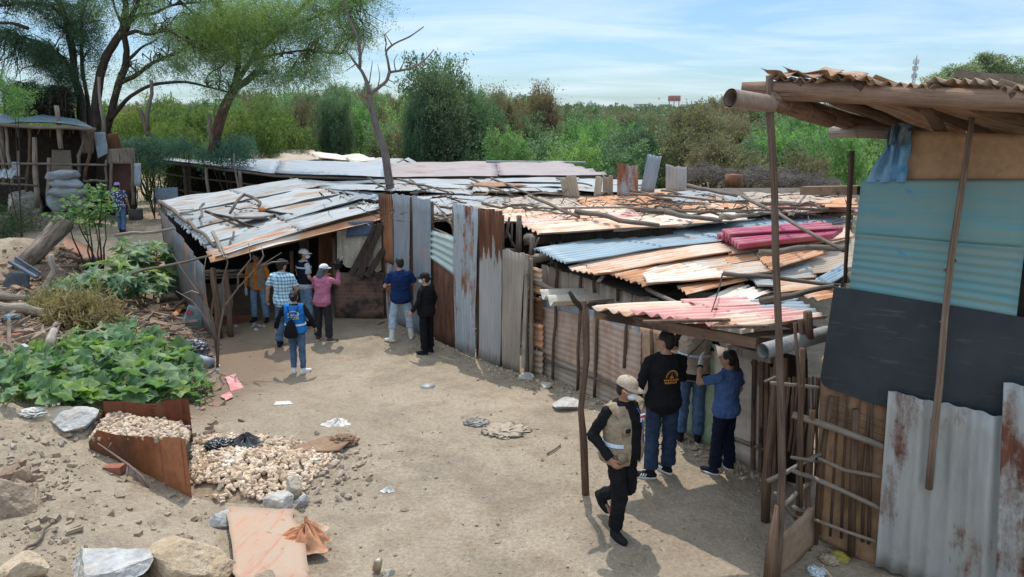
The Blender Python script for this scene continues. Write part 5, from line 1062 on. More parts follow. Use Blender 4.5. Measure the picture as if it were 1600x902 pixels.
# corner post
pf = Vector(PY(1212, 905, 6.15)); pf.z = gz(pf.x, pf.y) - .05; t_ = thing('corner_post', 'tall rough pole carrying the left corner of the right shed roof', 'post', ground_at(pf))
q = MB(); q.tube([PY(1211, 915, 6.12), PY(1217, 850, 6.14), PY(1222, 740, 6.16), PY(1220, 620, 6.17), PY(1216, 500, 6.18), PY(1212, 400, 6.19), PY(1210, 300, 6.2), PY(1203, 180, 6.21), PY(1202, 118, 6.22)], [.044, .038, .034, .032, .031, .029, .029, .030, .028], 10, .11); q.build('pole', wood('pole_dark', (.22, .155, .12), (.10, .065, .05)), t_)
q = MB(); q.tube([PY(1206, 915, 6.10), PY(1208, 860, 6.1), PY(1214, 790, 6.13)], [.075, .06, .02], 8, .2); q.build('split_base', wood('split', (.24, .16, .11), (.12, .075, .05)), t_)
# mud and cane wall at the lower left of the shed
def mud():
    m, t, b = nt_new('mud'); v = vec_n(t, 'Object', rnd=False); f = noise_n(t, v, 3.2, 7, .65); st = noise_n(t, vec_n(t, 'Object', (7, 7, 1.6), rnd=False), 1.6, 5)
    col = ramp_n(t, f, .38, .64, (.38, .23, .13), (.22, .13, .075)); col = mix_n(t, ramp_n(t, st, .54, .68), col, (.19, .112, .065)); t.links.new(col, b.inputs['Base Color']); b.inputs['Roughness'].default_value = .95; bump_n(t, b, f, .9, .05); return m
q = MB(); q.panel(IP(1272, 842, -.02), IP(1384, 892, -.02), IP(1388, 600, -.02), IP(1284, 560, -.02), thick=.1, nu=30, nv=30, sag=.05); q.build('mud_wall', mud(), I)
rnd = random.Random(5)
for i in range(6):
    x = 1282 + i * 17 + rnd.uniform(-5, 5) + rnd.uniform(-2, 2); w_ = rnd.uniform(.008, .018); q = MB(); q.tube([IP(x - 4, 835 + i * 3, .03), IP(x + rnd.uniform(-2, 2), 740, .04), IP(x + 6 + rnd.uniform(-9, 9), 620, .03)], [w_, w_ * .95, w_ * .85], 6, .1); q.build('cane', W_BRN if i % 3 else wood('cane_red', (.30, .15, .07), (.16, .07, .035)), I)
for (x0, y0, x1, y1, x2, y2, r) in ((1330, 868, 1333, 740, 1337, 640, .036), (1274, 850, 1282, 720, 1300, 620, .028)): q = MB(); q.tube([IP(x0, y0, .05), IP(x1, y1, .06), IP(x2, y2, .05)], r, 8, .06); q.build('upright', W_BRN, I)
for (x0, y0, x1, y1, xm, ym, r) in ((1238, 648, 1380, 698, 1300, 668, .034), (1278, 716, 1378, 745, 1320, 735, .02), (1258, 742, 1376, 795, 1310, 764, .026), (1272, 812, 1374, 848, 1320, 830, .018)): q = MB(); q.tube([IP(x0, y0, .16), IP(xm, ym, .12), IP(x1, y1, .10)], [r, r * .95, r * .9], 9, .05); q.build('rail', W_PAL, I)
for i in range(5): q = MB(); y = 632 + i * 11; q.tube([IP(1290, y - 6, .06), IP(1384, y + 28, .06)], .003, 4); q.build('wire', matn('wire', (.08, .07, .06), None, 5, .6, 0, metal=.5), I)
# left posts, sticks and slats of the little pen
SP = lambda px, py, Y=6.45: PY(px, py, Y)
pen = thing('stick_pen', 'rickety pen of crossed sticks between the corner pole and the mud wall', 'pen', ground_at(SP(1245, 850)))
for (x0, y0, x1, y1, r, Y) in ((1247, 805, 1254, 545, .032, 6.5), (1252, 790, 1242, 505, .018, 6.45), (1262, 860, 1270, 640, .034, 6.6)): q = MB(); q.tube(wobble(SP(x0, y0, Y), SP(x1, y1, Y), 5, .02), [r, r * .85], 8, .08); q.build('upright', W_BRN, pen)
for (x0, y0, x1, y1, r) in ((1199, 752, 1282, 709, .022), (1214, 796, 1266, 752, .022), (1236, 715, 1280, 722, .015), (1238, 735, 1274, 748, .022), (1205, 598, 1278, 606, .018), (1195, 596, 1215, 588, .012), (1240, 792, 1258, 800, .02), (1210, 770, 1250, 820, .02)): q = MB(); q.tube(wobble(SP(x0, y0, 6.35), SP(x1, y1, 6.6), 3, .01), r, 7, .08); q.build('cross_stick', W_PAL, pen)
for i in range(9): x = 1226 + i * 6; q = MB(); q.tube(wobble(SP(x, 700 + i * 6, 6.75), SP(x + 8, 590, 6.8), 3, .02), .014, 6, .1); q.build('cane', W_BRN, pen)
q = MB(); a, b, c, d = PY(1211, 912, 6.15), PY(1274, 850, 6.6), PY(1273, 792, 6.6), PY(1219, 842, 6.2); q.panel(a, b, c, d, thick=.03, rag=.05); o = q.build('broken_board', matn('board_brown', (.33, .235, .165), (.25, .17, .115), 2.5, .9, .3)); setp(o, 'broken brown board leaning at the foot of the corner pole', 'board')
for (pts_, r, lab) in ((((1331, 236), (1326, 330), (1320, 442)), .026, 'thin dark stick standing upright left of the blue panel'), (((1257, 560), (1250, 500)), .03, 'short stake beside the grey pipe end'), (((1264, 528), (1262, 487)), .05, 'stubby post end sticking up through the pink canopy')):
    q = MB(); q.tube([PY(x, y, 7.0) for x, y in pts_], [r, r * .85] if len(pts_) == 2 else [r, r * .9, r * .7], 8, .08); o = q.build('stake', W_BRN); setp(o, lab, 'stick')
# ------------------------------------------------------------------ A: the far left hut
A = thing('stick_hut', 'far left open hut of poles with bluish tarp roof and dark loft', 'hut', (-16, 27, .5))
h3 = lambda px, py, Y=27.0: PY(px, py, Y)
def hp_(a, b, r, m=W_GRY, n=4, amp=.05, name='post', par=None): q = MB(); q.tube(wobble(a, b, n, amp), [r, r * .85], 7, .1); return q.build(name, m, par or A)
TB = matn('tarp_hut', (.14, .22, .28), (.20, .26, .29), 3, .6, .4)
q = MB(); rows = [[(-40, 196), (10, 193), (30, 190), (60, 191), (95, 192), (146, 200)], [(-40, 186), (8, 183), (35, 184), (60, 184), (90, 186), (135, 194)], [(-40, 178), (8, 178), (40, 184), (66, 179), (88, 182), (120, 186)]]
vs = [h3(x, y, 26.6 + i * .9) for i, r_ in enumerate(rows) for x, y in r_]; n = 6; q.add(vs + [v - Vector((0, 0, .03)) for v in vs], [(i * n + j, i * n + j + 1, (i + 1) * n + j + 1, (i + 1) * n + j) for i in range(2) for j in range(n - 1)] + [(18 + i * n + j, 18 + (i + 1) * n + j, 18 + (i + 1) * n + j + 1, 18 + i * n + j + 1) for i in range(2) for j in range(n - 1)], None, True); q.build('tarp_roof', TB, A)
hp_(h3(-30, 193, 26.6), h3(150, 203, 26.6), .07, name='eave_pole'); hp_(h3(-30, 186, 28.2), h3(135, 193, 28.2), .06, name='eave_pole')
for (x0, y0, x1, y1, r, m_) in ((8, 290, 2, 190, .09, W_GRY), (20, 290, 8, 192, .06, W_PAL), (58, 325, 54, 215, .10, W_PAL), (42, 300, 48, 195, .06, W_BRN), (95, 232, 88, 165, .09, W_PAL), (76, 322, 76, 246, .07, W_PAL), (30, 290, 29, 236, .05, W_GRY), (120, 285, 132, 205, .06, W_GRY), (133, 285, 146, 205, .06, W_BRN), (172, 300, 174, 255, .06, W_GRY), (166, 300, 166, 250, .05, W_GRY), (208, 320, 207, 256, .06, W_GRY)):
    hp_(h3(x0, y0), h3(x1, y1), r, m_)
for (x0, y0, x1, y1, r) in ((-20, 256, 168, 258, .045), (-10, 287, 60, 290, .04), (130, 283, 168, 283, .05), (-20, 275, 40, 280, .04)): hp_(h3(x0, y0, 26.9), h3(x1, y1, 26.9), r, W_GRY, 6, name='rail')
q = MB(); a, b = h3(-60, 340, 31), h3(150, 340, 31); q.panel(a, b, h3(150, 205, 31), h3(-60, 195, 31), nu=4); q.build('back_wall', SHADE_DARK, A); q = MB(); q.panel(h3(150, 340, 31), h3(212, 335, 28.6), h3(212, 250, 28.6), h3(150, 205, 31)); q.build('back_wall', SHADE_DARK, A)
q = MB(); q.panel(h3(-60, 196, 28.2), h3(140, 198, 28.2), h3(130, 204, 31), h3(-60, 200, 31)); q.build('ceiling', SHADE_DARK, A)
rr_ = random.Random(3)
for i in range(26): x = -10 + i * 6 + rr_.uniform(-2, 2); hp_(h3(x, 197, 28.4), h3(x + rr_.uniform(-5, 5), 208 + rr_.uniform(0, 10), 28.4), .03, W_DRK if i % 3 else W_GRY, 2, .02, 'hanging_stick')
# loft with plank gable and dark thatch
for i in range(7): x = 12 + i * 5; q = MB(); q.bar(h3(x, 190, 29), h3(x + 1, 147 + i, 29), .12, .03, (0, 1, 0)); q.build('plank', W_GRY, A)
hp_(h3(10, 136, 28.8), h3(118, 165, 28.8), .06, W_PAL, 5, name='loft_beam'); hp_(h3(46, 148, 28.9), h3(115, 175, 28.9), .05, W_GRY, 4, name='loft_beam')
for i in range(12): x = 50 + i * 5.5; hp_(h3(x, 190, 29.2), h3(x + rr_.uniform(-4, 4), 148 + i * 1.6, 29.2), .04, W_GRY if i % 2 else W_DRK, 2, .03, 'loft_stick')
q = MB(); q.panel(h3(5, 186, 30.5), h3(118, 188, 30.5), h3(110, 150, 30.5), h3(5, 138, 30.5)); q.build('loft_back', SHADE_DARK, A)
P_, D_ = [], []
for i in range(5200):
    u, v, w_ = rng.uniform(0, 1), rng.uniform(0, 1), rng.uniform(-1, 1); px = 18 + 88 * u; py = 158 + 12 * u - (34 + 6 * math.sin(u * 9) - 14 * abs(u - .6)) * v; p = h3(px, py, 29.6 + w_ * 1.1); P_.append(p); D_.append((rng.normal(), rng.normal() * .4, -.9 + rng.normal() * .5))
me = leaf_cloud('thatch', P_, D_, rng.uniform(.25, .6, len(P_)), .05); mesh_obj('thatch', me, matn('thatch', (.06, .042, .032), (.03, .022, .018), 5, .95, .2), A).location = -Vector(ORG[A.name])
q = MB(); q.panel(h3(80, 268, 28), h3(113, 268, 28), h3(110, 235, 28), h3(81, 234, 28)); o = q.build('board', matn('board_pale', (.30, .25, .20), (.24, .2, .16), 3, .9, .2)); setp(o, 'pale board standing behind the rails of the far left hut', 'board')
q = MB(); q.panel(h3(174, 303, 27.3), h3(206, 303, 27.3), h3(206, 254, 27.3), h3(175, 254, 27.3)); o = q.build('door', matn('door_rust', (.10, .045, .035), (.07, .035, .028), 3, .8, .2), A); q = MB(); q.panel(h3(164, 256, 27), h3(212, 256, 27), h3(209, 231, 27.1), h3(167, 233, 27.1)); q.build('lintel_board', W_GRY, A)
q = MB(); q.panel(h3(208, 292, 27), h3(220, 290, 27), h3(220, 255, 27), h3(209, 255, 27)); q.build('grey_sheet', T_GRY, A)
q = MB(); q.sheet(h3(152, 248, 26.9), h3(168, 240, 26.9), h3(162, 206, 27.2), h3(142, 205, 27.2), flat=True, sag=.12, nv=10); o = q.build('hanging_cloth', matn('cloth_bluegrey', (.20, .25, .29), (.15, .18, .2), 3, .8, .4)); setp(o, 'bluish grey cloth hung at the right end of the hut', 'cloth'); q = MB(); q.sheet(h3(163, 240, 27.6), h3(192, 234, 27.6), h3(186, 208, 27.6), h3(165, 210, 27.6), flat=True, sag=.1); o = q.build('brown_scrap', T_DRK); setp(o, 'rusty brown tin scrap behind the hanging cloth of the hut', 'tin sheet')
q = MB(); q.sheet(h3(128, 240, 27.4), h3(146, 240, 27.4), h3(144, 204, 27.4), h3(126, 204, 27.4), flat=True, sag=.1); q.build('mat_wall', W_GRY, A)
q = MB(); q.sheet(h3(17, 275, 26.8), h3(31, 276, 26.8), h3(30, 253, 26.85), h3(18, 253, 26.85), flat=True, sag=.08); o = q.build('draped_cloth', matn('cloth_grey', (.30, .29, .28), None, 4, .9, .4)); setp(o, 'grey cloth draped over the rail of the hut', 'cloth'); q = MB(); q.sheet(h3(-20, 280, 25), h3(20, 276, 25), h3(28, 264, 26), h3(-20, 268, 26), pitch=.2, sag=.06); o = q.build('low_sheet', T_GRY); setp(o, 'grey tin sheet lying low at the left edge below the hut rails', 'tin sheet')
# white sacks stacked before it
SK = matn('sack_white_shaded', (.27, .30, .32), (.20, .225, .245), 5, .85, .6)  # base colour lowered to carry the tree's shade on the sacks
for i, (x, y, rx, rz, tilt, lab) in enumerate(((98, 274, .56, .20, -3, 'topmost white sack on the stack by the hut'), (106, 287, .55, .21, 6, 'second white sack, sagging to the right, on the stack by the hut'), (106, 300, .62, .24, 3, 'biggest white sack across the middle of the stack by the hut'), (92, 317, .36, .34, 0, 'upright white sack at the bottom left of the stack'), (122, 316, .40, .26, 8, 'low white sack at the bottom right of the stack'))):
    c = h3(x, y, 25.9 + (.25 if i > 2 else 0)); q = MB(); q.blob(c, (rx, .34, rz), 20, 14, .16, Matrix.Rotation(R(tilt), 3, 'Y'), seed=i + 2); o = q.build('sack', SK); setp(o, lab, 'sack', 'white sacks stacked by the hut')
c = GT(213, 343); q = MB(); q.tube([c, up(c, .36), up(c, .40)], [.26, .26, .27], 16, hollow=False); q.tube([up(c, .40), up(c, .42)], [.29, .27], 16); o = q.build('barrel', matn('drum_grey', (.16, .15, .15), (.10, .095, .09), 3, .7, .3)); setp(o, 'squat dark drum beside the man in the flowered shirt', 'drum')
# rough poles standing behind the hut
for i, (x0, y0, x1, y1, r, lab) in enumerate(((163, 215, 154, 120, .07, 'tall pale leaning pole left of the dark trunks'), (230, 205, 236, 125, .08, 'tall dark pole standing in the yellow-green scrub'), (232, 213, 218, 170, .10, 'thick short pole leaning left in the scrub'), (330, 225, 326, 178, .09, 'forked dark stump pole by the leaning trunk'), (336, 190, 336, 155, .03, 'thin pole by the leaning trunk'), (372, 308, 366, 240, .04, 'thin stick in front of the long low shed'))):
    q = MB(); q.tube(wobble(h3(x0, y0, 28 if i != 5 else 25), h3(x1, y1, 28 if i != 5 else 25), 4, .05), [r, r * .7], 7, .1); o = q.build('pole', W_GRY if i else W_PAL); setp(o, lab, 'pole')
# ------------------------------------------------------------------ trees
BARK = wood('bark', (.075, .058, .048), (.03, .024, .02)); BARK_R = wood('bark_red', (.16, .095, .07), (.06, .038, .03)); BARK_G = wood('bark_grey', (.20, .165, .15), (.10, .08, .07))
L_ALG = leafm('algarrobo', (0.184, 0.281, 0.122), (0.0858, 0.16, 0.0858), (0.27, 0.368, 0.11), .40, .5); L_ALGD = leafm('algarrobo_dark', (0.0794, 0.148, 0.0953), (0.0454, 0.0907, 0.0635), (0.136, 0.194, 0.0907), .35, .5); L_YEL = leafm('scrub_yellow', (.155, .225, .07), (.10, .17, .065), (.22, .255, .085), .40, .4)
L_TAM = leafm('tamarisk', (0.168, 0.263, 0.146), (0.0896, 0.168, 0.101), (0.224, 0.241, 0.146), .35, .35); L_TAMB = leafm('tamarisk_brown', (.215, .175, .115), (.125, .145, .085), (.235, .175, .13), .35, .35); L_TAMD = leafm('tamarisk_dark', (0.0952, 0.168, 0.106), (0.056, 0.118, 0.0784), (0.168, 0.202, 0.112), .32, .35); L_LIM = leafm('tamarisk_lime', (0.186, 0.33, 0.116), (0.107, 0.224, 0.0974), (0.234, 0.33, 0.137), .38, .35); L_BLU = leafm('bluegreen', (0.084, 0.178, 0.137), (0.0525, 0.115, 0.0945), (0.147, 0.231, 0.126), .35, .8)
def sprigs(name, clumps, mat, parent, leaf=.06, per=24, droop=.8, slen=(.4, 1.1)):
    PP, DD = [], []
    for (c, rx, rz, n) in clumps:
        g = rng.normal(size=(n, 3)); g /= np.linalg.norm(g, axis=1)[:, None]; rad = rng.uniform(.05, 1, n) ** .45; P0 = np.array(c) + g * rad[:, None] * np.array((rx, rx * 1.0, rz))
        k = vnoise(P0[:, 0] + P0[:, 1] * .7, P0[:, 2] * 1.2, .7, 3); P0 = P0[k > -.11]; m = len(P0)
        d = rng.normal(size=(m, 3)); d[:, 2] = -abs(d[:, 2]) * .5 - droop; d /= np.linalg.norm(d, axis=1)[:, None]; Ls = rng.uniform(slen[0], slen[1], m)
        t = rng.uniform(0, 1, (m, per)); PP.append((P0[:, None, :] + d[:, None, :] * (t * Ls[:, None])[..., None] + rng.normal(size=(m, per, 3)) * .045).reshape(-1, 3)); DD.append((d[:, None, :] * .5 + rng.normal(size=(m, per, 3)) * .7).reshape(-1, 3))
    P = np.concatenate(PP); D = np.concatenate(DD); org = np.array(ORG[parent.name])
    return mesh_obj(name, leaf_cloud(name, P - org, D, rng.uniform(.6, 1.3, len(P)) * leaf, leaf * .40), mat, parent)
def big_tree(name, label, base, limbs, clumps, mat, bark, twigs=12, per=26, leaf=.058):
    t = thing(name, label, 'tree', base); q = MB(); nodes = []
    for pts, r0, r1 in limbs:
        V = [PY(*p) for p in pts]; out = []
        for i in range(len(V) - 1):
            for k in range(4): u = k / 4; out.append(V[i].lerp(V[i + 1], u))
        out.append(V[-1]); sd = random.uniform(0, 50); out = [p + Vector((mnoise.noise(Vector((i * .35 + sd, 0, 0))), mnoise.noise(Vector((0, i * .35 + sd, 0))), 0)) * min(.14, r0 * .7) if 0 < i < len(out) - 1 else p for i, p in enumerate(out)]
        for _ in range(1): out = [out[0]] + [(out[i - 1] + out[i] * 2 + out[i + 1]) / 4 for i in range(1, len(out) - 1)] + [out[-1]]
        q.tube(out, [(r0 + (r1 - r0) * i / (len(out) - 1)) * .8 for i in range(len(out))], 9, .09); nodes += out[len(out) // 3:]
    q.build('trunk', bark, t)
    q = MB(); cl = []
    for (px, py, Y, rx, rz, n) in clumps:
        c = PY(px, py, Y); cl.append((c, rx * 1.15, rz * 1.15, int(n * 1.75))); near = sorted(nodes, key=lambda p: (p - c).length)[:3]
        for i in range(twigs):
            g = Vector(rng.normal(size=3)); g.normalize(); e = c + Vector((g.x * rx, g.y * rx, g.z * rz)) * random.uniform(.4, 1); s0 = random.choice(near); q.tube(wobble(s0, e, 6, .18, -.12), [.027, .007], 5, .1)
    q.build('branches', bark, t); sprigs('crown', cl, mat, t, per=per, leaf=leaf); return t
big_tree('algarrobo_tree', 'dark forked algarrobo tree with two thick curved trunks behind the far left hut', ground_at(PY(155, 210, 29)),
    [([(147, 215, 29), (150, 160, 29), (160, 105, 29), (172, 75, 29), (192, 48, 29), (196, 20, 29), (192, -20, 29), (186, -60, 29)], .23, .11), ([(164, 215, 29.3), (178, 160, 29.3), (194, 105, 29.2), (199, 80, 29.2), (194, 55, 29)], .18, .13), ([(195, 55, 29), (201, 35, 28.8), (214, 10, 28.6), (226, -30, 28.4)], .13, .07), ([(186, 130, 29.3), (212, 118, 29), (250, 92, 28.5), (300, 74, 28)], .13, .05), ([(172, 188, 29.2), (196, 156, 28.8), (235, 132, 28.4), (290, 127, 28), (362, 145, 27.6)], .11, .04), ([(194, 55, 29), (212, 48, 28.6), (232, 55, 28.2), (262, 46, 27.8), (300, 70, 27.5)], .10, .04), ([(197, 40, 29), (214, 24, 29.3), (240, 22, 29.6), (265, 8, 30), (330, 2, 30)], .10, .04), ([(199, 95, 29.2), (220, 75, 29.2), (245, 62, 29.4)], .08, .03), ([(192, 40, 29), (182, 20, 29.3), (172, -10, 29.6)], .08, .04)],
    [(225, 5, 28.5, 1.4, .6, 300), (190, -20, 29, 2.0, .7, 400), (260, 35, 28.3, 1.0, .5, 160), (300, 80, 27.8, 1.1, .6, 220), (345, 120, 27.6, .8, .6, 130), (200, -110, 29, 3, 1.2, 700), (300, -130, 29, 3, 1.2, 700), (250, 85, 28.5, .8, .5, 110), (280, 5, 30, 1.4, .6, 260), (215, 115, 29.4, .7, .4, 70)], L_ALG, BARK)
big_tree('algarrobo_tree', 'dense dark algarrobo tree leaning left over the hut loft', ground_at(PY(135, 210, 29.8)),
    [([(134, 215, 29.8), (126, 165, 29.8), (117, 115, 29.8), (110, 65, 29.6), (103, 30, 29.4), (92, 0, 29.2), (84, -40, 29)], .22, .10), ([(143, 212, 30), (138, 165, 30.2), (128, 110, 30.3), (127, 60, 30.4), (130, 0, 30.5)], .12, .06), ([(117, 118, 29.8), (104, 98, 29.4), (92, 84, 29), (60, 66, 28.6), (10, 50, 28.2)], .11, .05), ([(103, 30, 29.4), (80, 8, 29), (50, 3, 28.8), (0, 10, 28.5)], .09, .04), ([(45, 45, 28), (20, 36, 27.8), (-20, 36, 27.6)], .09, .05)],
    [(40, 100, 28.6, 1.5, .9, 750), (85, 70, 29, 1.3, .8, 520), (20, 70, 28.4, 1.4, .8, 500), (70, 115, 29, 1.3, .7, 520), (110, 50, 29.5, 1.1, .6, 260), (30, 20, 28.6, 1.6, .7, 420), (95, 5, 29.3, 1.4, .6, 360), (140, 40, 30, .9, .6, 150), (140, 90, 30, .7, .5, 100), (0, 130, 28.3, 1.2, .8, 420), (60, -30, 29, 2, .7, 500), (60, -120, 28.5, 3, 1.2, 900), (-60, -60, 28, 2.5, 1.2, 700), (130, -150, 29, 3, 1.2, 700), (140, -10, 30, 1.2, .6, 240)], L_ALGD, BARK)
big_tree('algarrobo_tree', 'broad feathery algarrobo tree with a thick leaning trunk above the long low shed', ground_at(PY(338, 240, 29)),
    [([(332, 240, 29), (340, 200, 29), (352, 165, 29), (366, 138, 29), (372, 125, 29)], .25, .20), ([(368, 138, 29), (384, 128, 28.6), (401, 114, 28.2)], .17, .14), ([(370, 130, 29), (372, 95, 29), (366, 60, 29), (352, 30, 29), (330, 0, 29)], .15, .07), ([(371, 125, 29), (392, 95, 28.6), (425, 60, 28), (470, 15, 27.4), (520, -40, 27)], .13, .06), ([(368, 70, 29), (340, 45, 29.4), (300, 20, 30), (270, -10, 30)], .09, .04), ([(392, 95, 28.6), (430, 85, 28), (480, 78, 27.5), (530, 85, 27)], .08, .03), ([(440, 45, 27.8), (500, 25, 27), (560, 0, 26.4)], .08, .03)],
    [(300, 45, 29.6, 1.3, .7, 420), (340, 70, 29, 1.2, .7, 420), (350, 25, 29, 1.4, .7, 480), (400, 60, 28.4, 1.2, .8, 460), (400, 15, 28.4, 1.5, .7, 480), (450, 40, 27.8, 1.2, .8, 460), (440, 90, 28, 1.1, .6, 330), (500, 20, 27, 1.4, .7, 430), (500, 75, 27.4, 1.0, .7, 280), (555, 10, 26.6, 1.1, .7, 360), (575, 45, 26.4, .6, .7, 190), (555, 65, 26.8, .7, .6, 150), (480, 112, 27.6, .8, .35, 80), (310, 95, 29.4, .9, .5, 200), (420, 120, 28.2, .7, .35, 90), (360, -30, 29, 2.2, .7, 500), (480, -30, 27.4, 2.0, .7, 460), (570, -20, 26.4, 1.0, .6, 250)], L_ALG, BARK_R)
# the bare tree
t = thing('bare_tree', 'leafless grey tree rising through the tin roofs', 'tree', ground_at(PY(607, 300, 20.5)))
q = MB(); Yb = 20.5
def limb(pts, r0, r1):
    V = [PY(x, y, Yb + (dy if len(p_) > 2 else 0)) for p_ in pts for (x, y, dy) in [(p_[0], p_[1], p_[2] if len(p_) > 2 else 0)]]; out = []
    for i in range(len(V) - 1):
        for k in range(3): out.append(V[i].lerp(V[i + 1], k / 3))
    out.append(V[-1]); out = [out[0]] + [(out[i - 1] + out[i] * 2 + out[i + 1]) / 4 for i in range(1, len(out) - 1)] + [out[-1]]; q.tube(out, [(r0 + (r1 - r0) * i / (len(out) - 1)) * .8 for i in range(len(out))], 9, .1)
g0 = ground_at(PY(612, 330, Yb)); q.tube([g0, PY(612, 330, Yb), PY(610, 300, Yb)], [.17, .16, .155], 9, .08)
limb([(611, 305), (606, 270), (601, 235), (590, 205), (583, 180), (578, 160), (577, 148)], .155, .085)
limb([(577, 150), (574, 130), (566, 112), (556, 100), (546, 85)], .075, .035); limb([(562, 108), (563, 85), (560, 60), (545, 30), (537, 0), (532, -20)], .055, .025); limb([(578, 148), (590, 138), (604, 128), (609, 112)], .065, .05); limb([(609, 114), (606, 95), (602, 80), (616, 68), (640, 58), (662, 42, .3)], .048, .018); limb([(609, 113), (630, 110), (650, 104, .3), (666, 92, .5), (678, 78, .8)], .045, .018)
for pts in ([(563, 90), (570, 70), (574, 45)], [(602, 80), (604, 62), (596, 48)], [(604, 70), (600, 55), (612, 45)], [(577, 130), (580, 110), (582, 95)], [(606, 124), (616, 130), (628, 122)], [(590, 137), (594, 120), (590, 100)], [(618, 110), (615, 95), (622, 84)], [(640, 106), (642, 96), (650, 88)], [(556, 100), (545, 108), (538, 112)], [(598, 132), (612, 138)], [(654, 103), (662, 108), (672, 104)], [(612, 70), (606, 60), (602, 52)], [(575, 155), (566, 148), (556, 146)], [(625, 109), (630, 100), (634, 85)], [(560, 60), (552, 52), (548, 40)], [(545, 85), (538, 78), (532, 70)], [(584, 182), (592, 178)]): limb(pts, .022, .007)
q.build('trunk', BARK_G, t)
# ------------------------------------------------------------------ shrubs and the thicket
protos = {}
def proto(key, mat, seed, **kw):
    P, D, L, W = shrub_arrays(seed, **kw); me = leaf_cloud('crown', P, D, L, W); me.materials.append(mat); protos[key] = me
stem_me = None
q = MB()
for i in range(5): a = i * 1.3; q.tube(wobble((0, 0, 0), (math.cos(a) * .22, math.sin(a) * .22, .55), 4, .03), [.022, .008], 5)
so_ = q.build('tmp_stem', BARK, None, (0, 0, 0)); stem_me = so_.data; bpy.data.objects.remove(so_)
PK = dict(n_plume=95, per=85, leaf=.040, w=.015, tight=.034)
for i in range(3):
    proto(('green', i), L_TAM, 20 + i, **PK); proto(('brown', i), L_TAMB, 40 + i, **PK); proto(('dark', i), L_TAMD, 60 + i, **PK); proto(('lime', i), L_LIM, 80 + i, **PK)
for i in range(2): proto(('tall', i), L_TAMD, 100 + i, n_plume=190, per=110, leaf=.026, w=.010, r=.36, base=.02, tight=.024); proto(('yellow', i), L_YEL, 120 + i, n_plume=80, per=120, leaf=.04, w=.014, r=.6)
proto(('brush', 0), matn('brush_grey', (.20, .17, .15), (.11, .095, .085), 4, .95, .2), 140, n_plume=80, per=60, leaf=.12, w=.006, r=.62, up=.2); proto(('tallgreen', 0), L_TAM, 150, n_plume=170, per=110, leaf=.026, w=.010, r=.36, base=.02, tight=.024); proto(('tallbrown', 0), L_TAMB, 151, n_plume=150, per=110, leaf=.028, w=.010, r=.36, base=.02, tight=.024)
LAB = {'green': 'mid-green bushy tamarisk growing in the thicket beyond the sheds', 'brown': 'brownish flowering tamarisk growing in the thicket beyond the sheds', 'dark': 'dark green tamarisk growing in the thicket beyond the sheds', 'lime': 'bright green feathery tamarisk growing in the thicket beyond the sheds'}
GRP = 'tamarisk bushes of the thicket beyond the sheds'
stem_cache = {}
def shrub(kind, i, base, h, wid, label, group=None, cat='shrub', name='tamarisk_shrub'):
    t = thing(name, label, cat, base, group); o = bpy.data.objects.new('crown', protos[(kind, i)]); COL.objects.link(o); o.parent = t; o.scale = (wid, wid, h); o.rotation_euler = (0, 0, random.uniform(0, 6.28))
    s_ = bpy.data.objects.new('trunk', stem_me); COL.objects.link(s_); s_.parent = t; s_.scale = (wid * 1.2, wid * 1.2, h * .9)
    if not stem_me.materials: stem_me.materials.append(BARK)
    return t
TOPL = [(0, 190), (200, 175), (330, 165), (420, 150), (520, 140), (590, 150), (640, 150), (700, 150), (740, 150), (800, 152), (850, 162), (880, 174), (930, 178), (1030, 188), (1070, 188), (1084, 168), (1100, 163), (1160, 160), (1250, 165), (1600, 165)]
def top_at(px):
    xs, ys = zip(*TOPL); return float(np.interp(px, xs, ys))
# (row depth, extra pixels below the skyline, spacing)
n_sh = 0
for Y, dy_, step in ((36, 58, 84), (41, 38, 80), (47, 24, 74), (55, 12, 66), (66, 4, 56), (82, -2, 46), (104, -4, 38)):
    px = 395 + random.uniform(0, step) if Y < 60 else 190
    if Y == 36: px = 660
    while px < 1430:
        p = PY(px, top_at(px) + dy_ * random.uniform(.45, 1.4) + random.uniform(-9, 8), Y + random.uniform(-3, 3)); g_ = gz(p.x, p.y); h = max(1.6, p.z - g_)
        if px > 560 or Y > 42:
            u = random.random(); bz = 1 if (1035 < px < 1200 and Y < 62) else 0
            kind = ('brown' if u < .65 else 'dark' if u < .8 else 'green') if bz else ('dark' if u < .32 else 'green' if u < .66 else 'brown' if u < .76 else 'lime') if px < 760 else ('green' if u < .45 else 'lime' if u < .72 else 'dark' if u < .82 else 'brown')
            if Y > 58 and random.random() < .25: kind = 'brown'
            wpx = step * random.uniform(1.0, 1.6); wid = wpx / 1160 * p.y * 1.05
            shrub(kind, random.randrange(3), (p.x, p.y, g_ - .05), h * 1.05, wid, LAB[kind], GRP); n_sh += 1
        px += step * random.uniform(.7, 1.25)
def named_shrub(px, pytop, Y, wpx, kind, i, label, cat='tree', name='tamarisk_tree'):
    p = PY(px, pytop, Y); g_ = gz(p.x, p.y); return shrub(kind, i, (p.x, p.y, g_ - .05), (p.z - g_) * 1.0, wpx / 1160 * p.y * 1.35, label, None, cat, name)
named_shrub(683, 86, 38, 125, 'tall', 0, 'tallest dark green feathery tree behind the lilac roof'); named_shrub(740, 122, 40, 100, 'tallgreen', 0, 'tall grey-green tree just right of the tallest dark tree'); named_shrub(785, 136, 44, 80, 'tallbrown', 0, 'brownish tall bush right of the two dark trees'); named_shrub(650, 150, 37, 60, 'tall', 1, 'dark round bush left below the tallest tree', 'shrub', 'tamarisk_shrub')
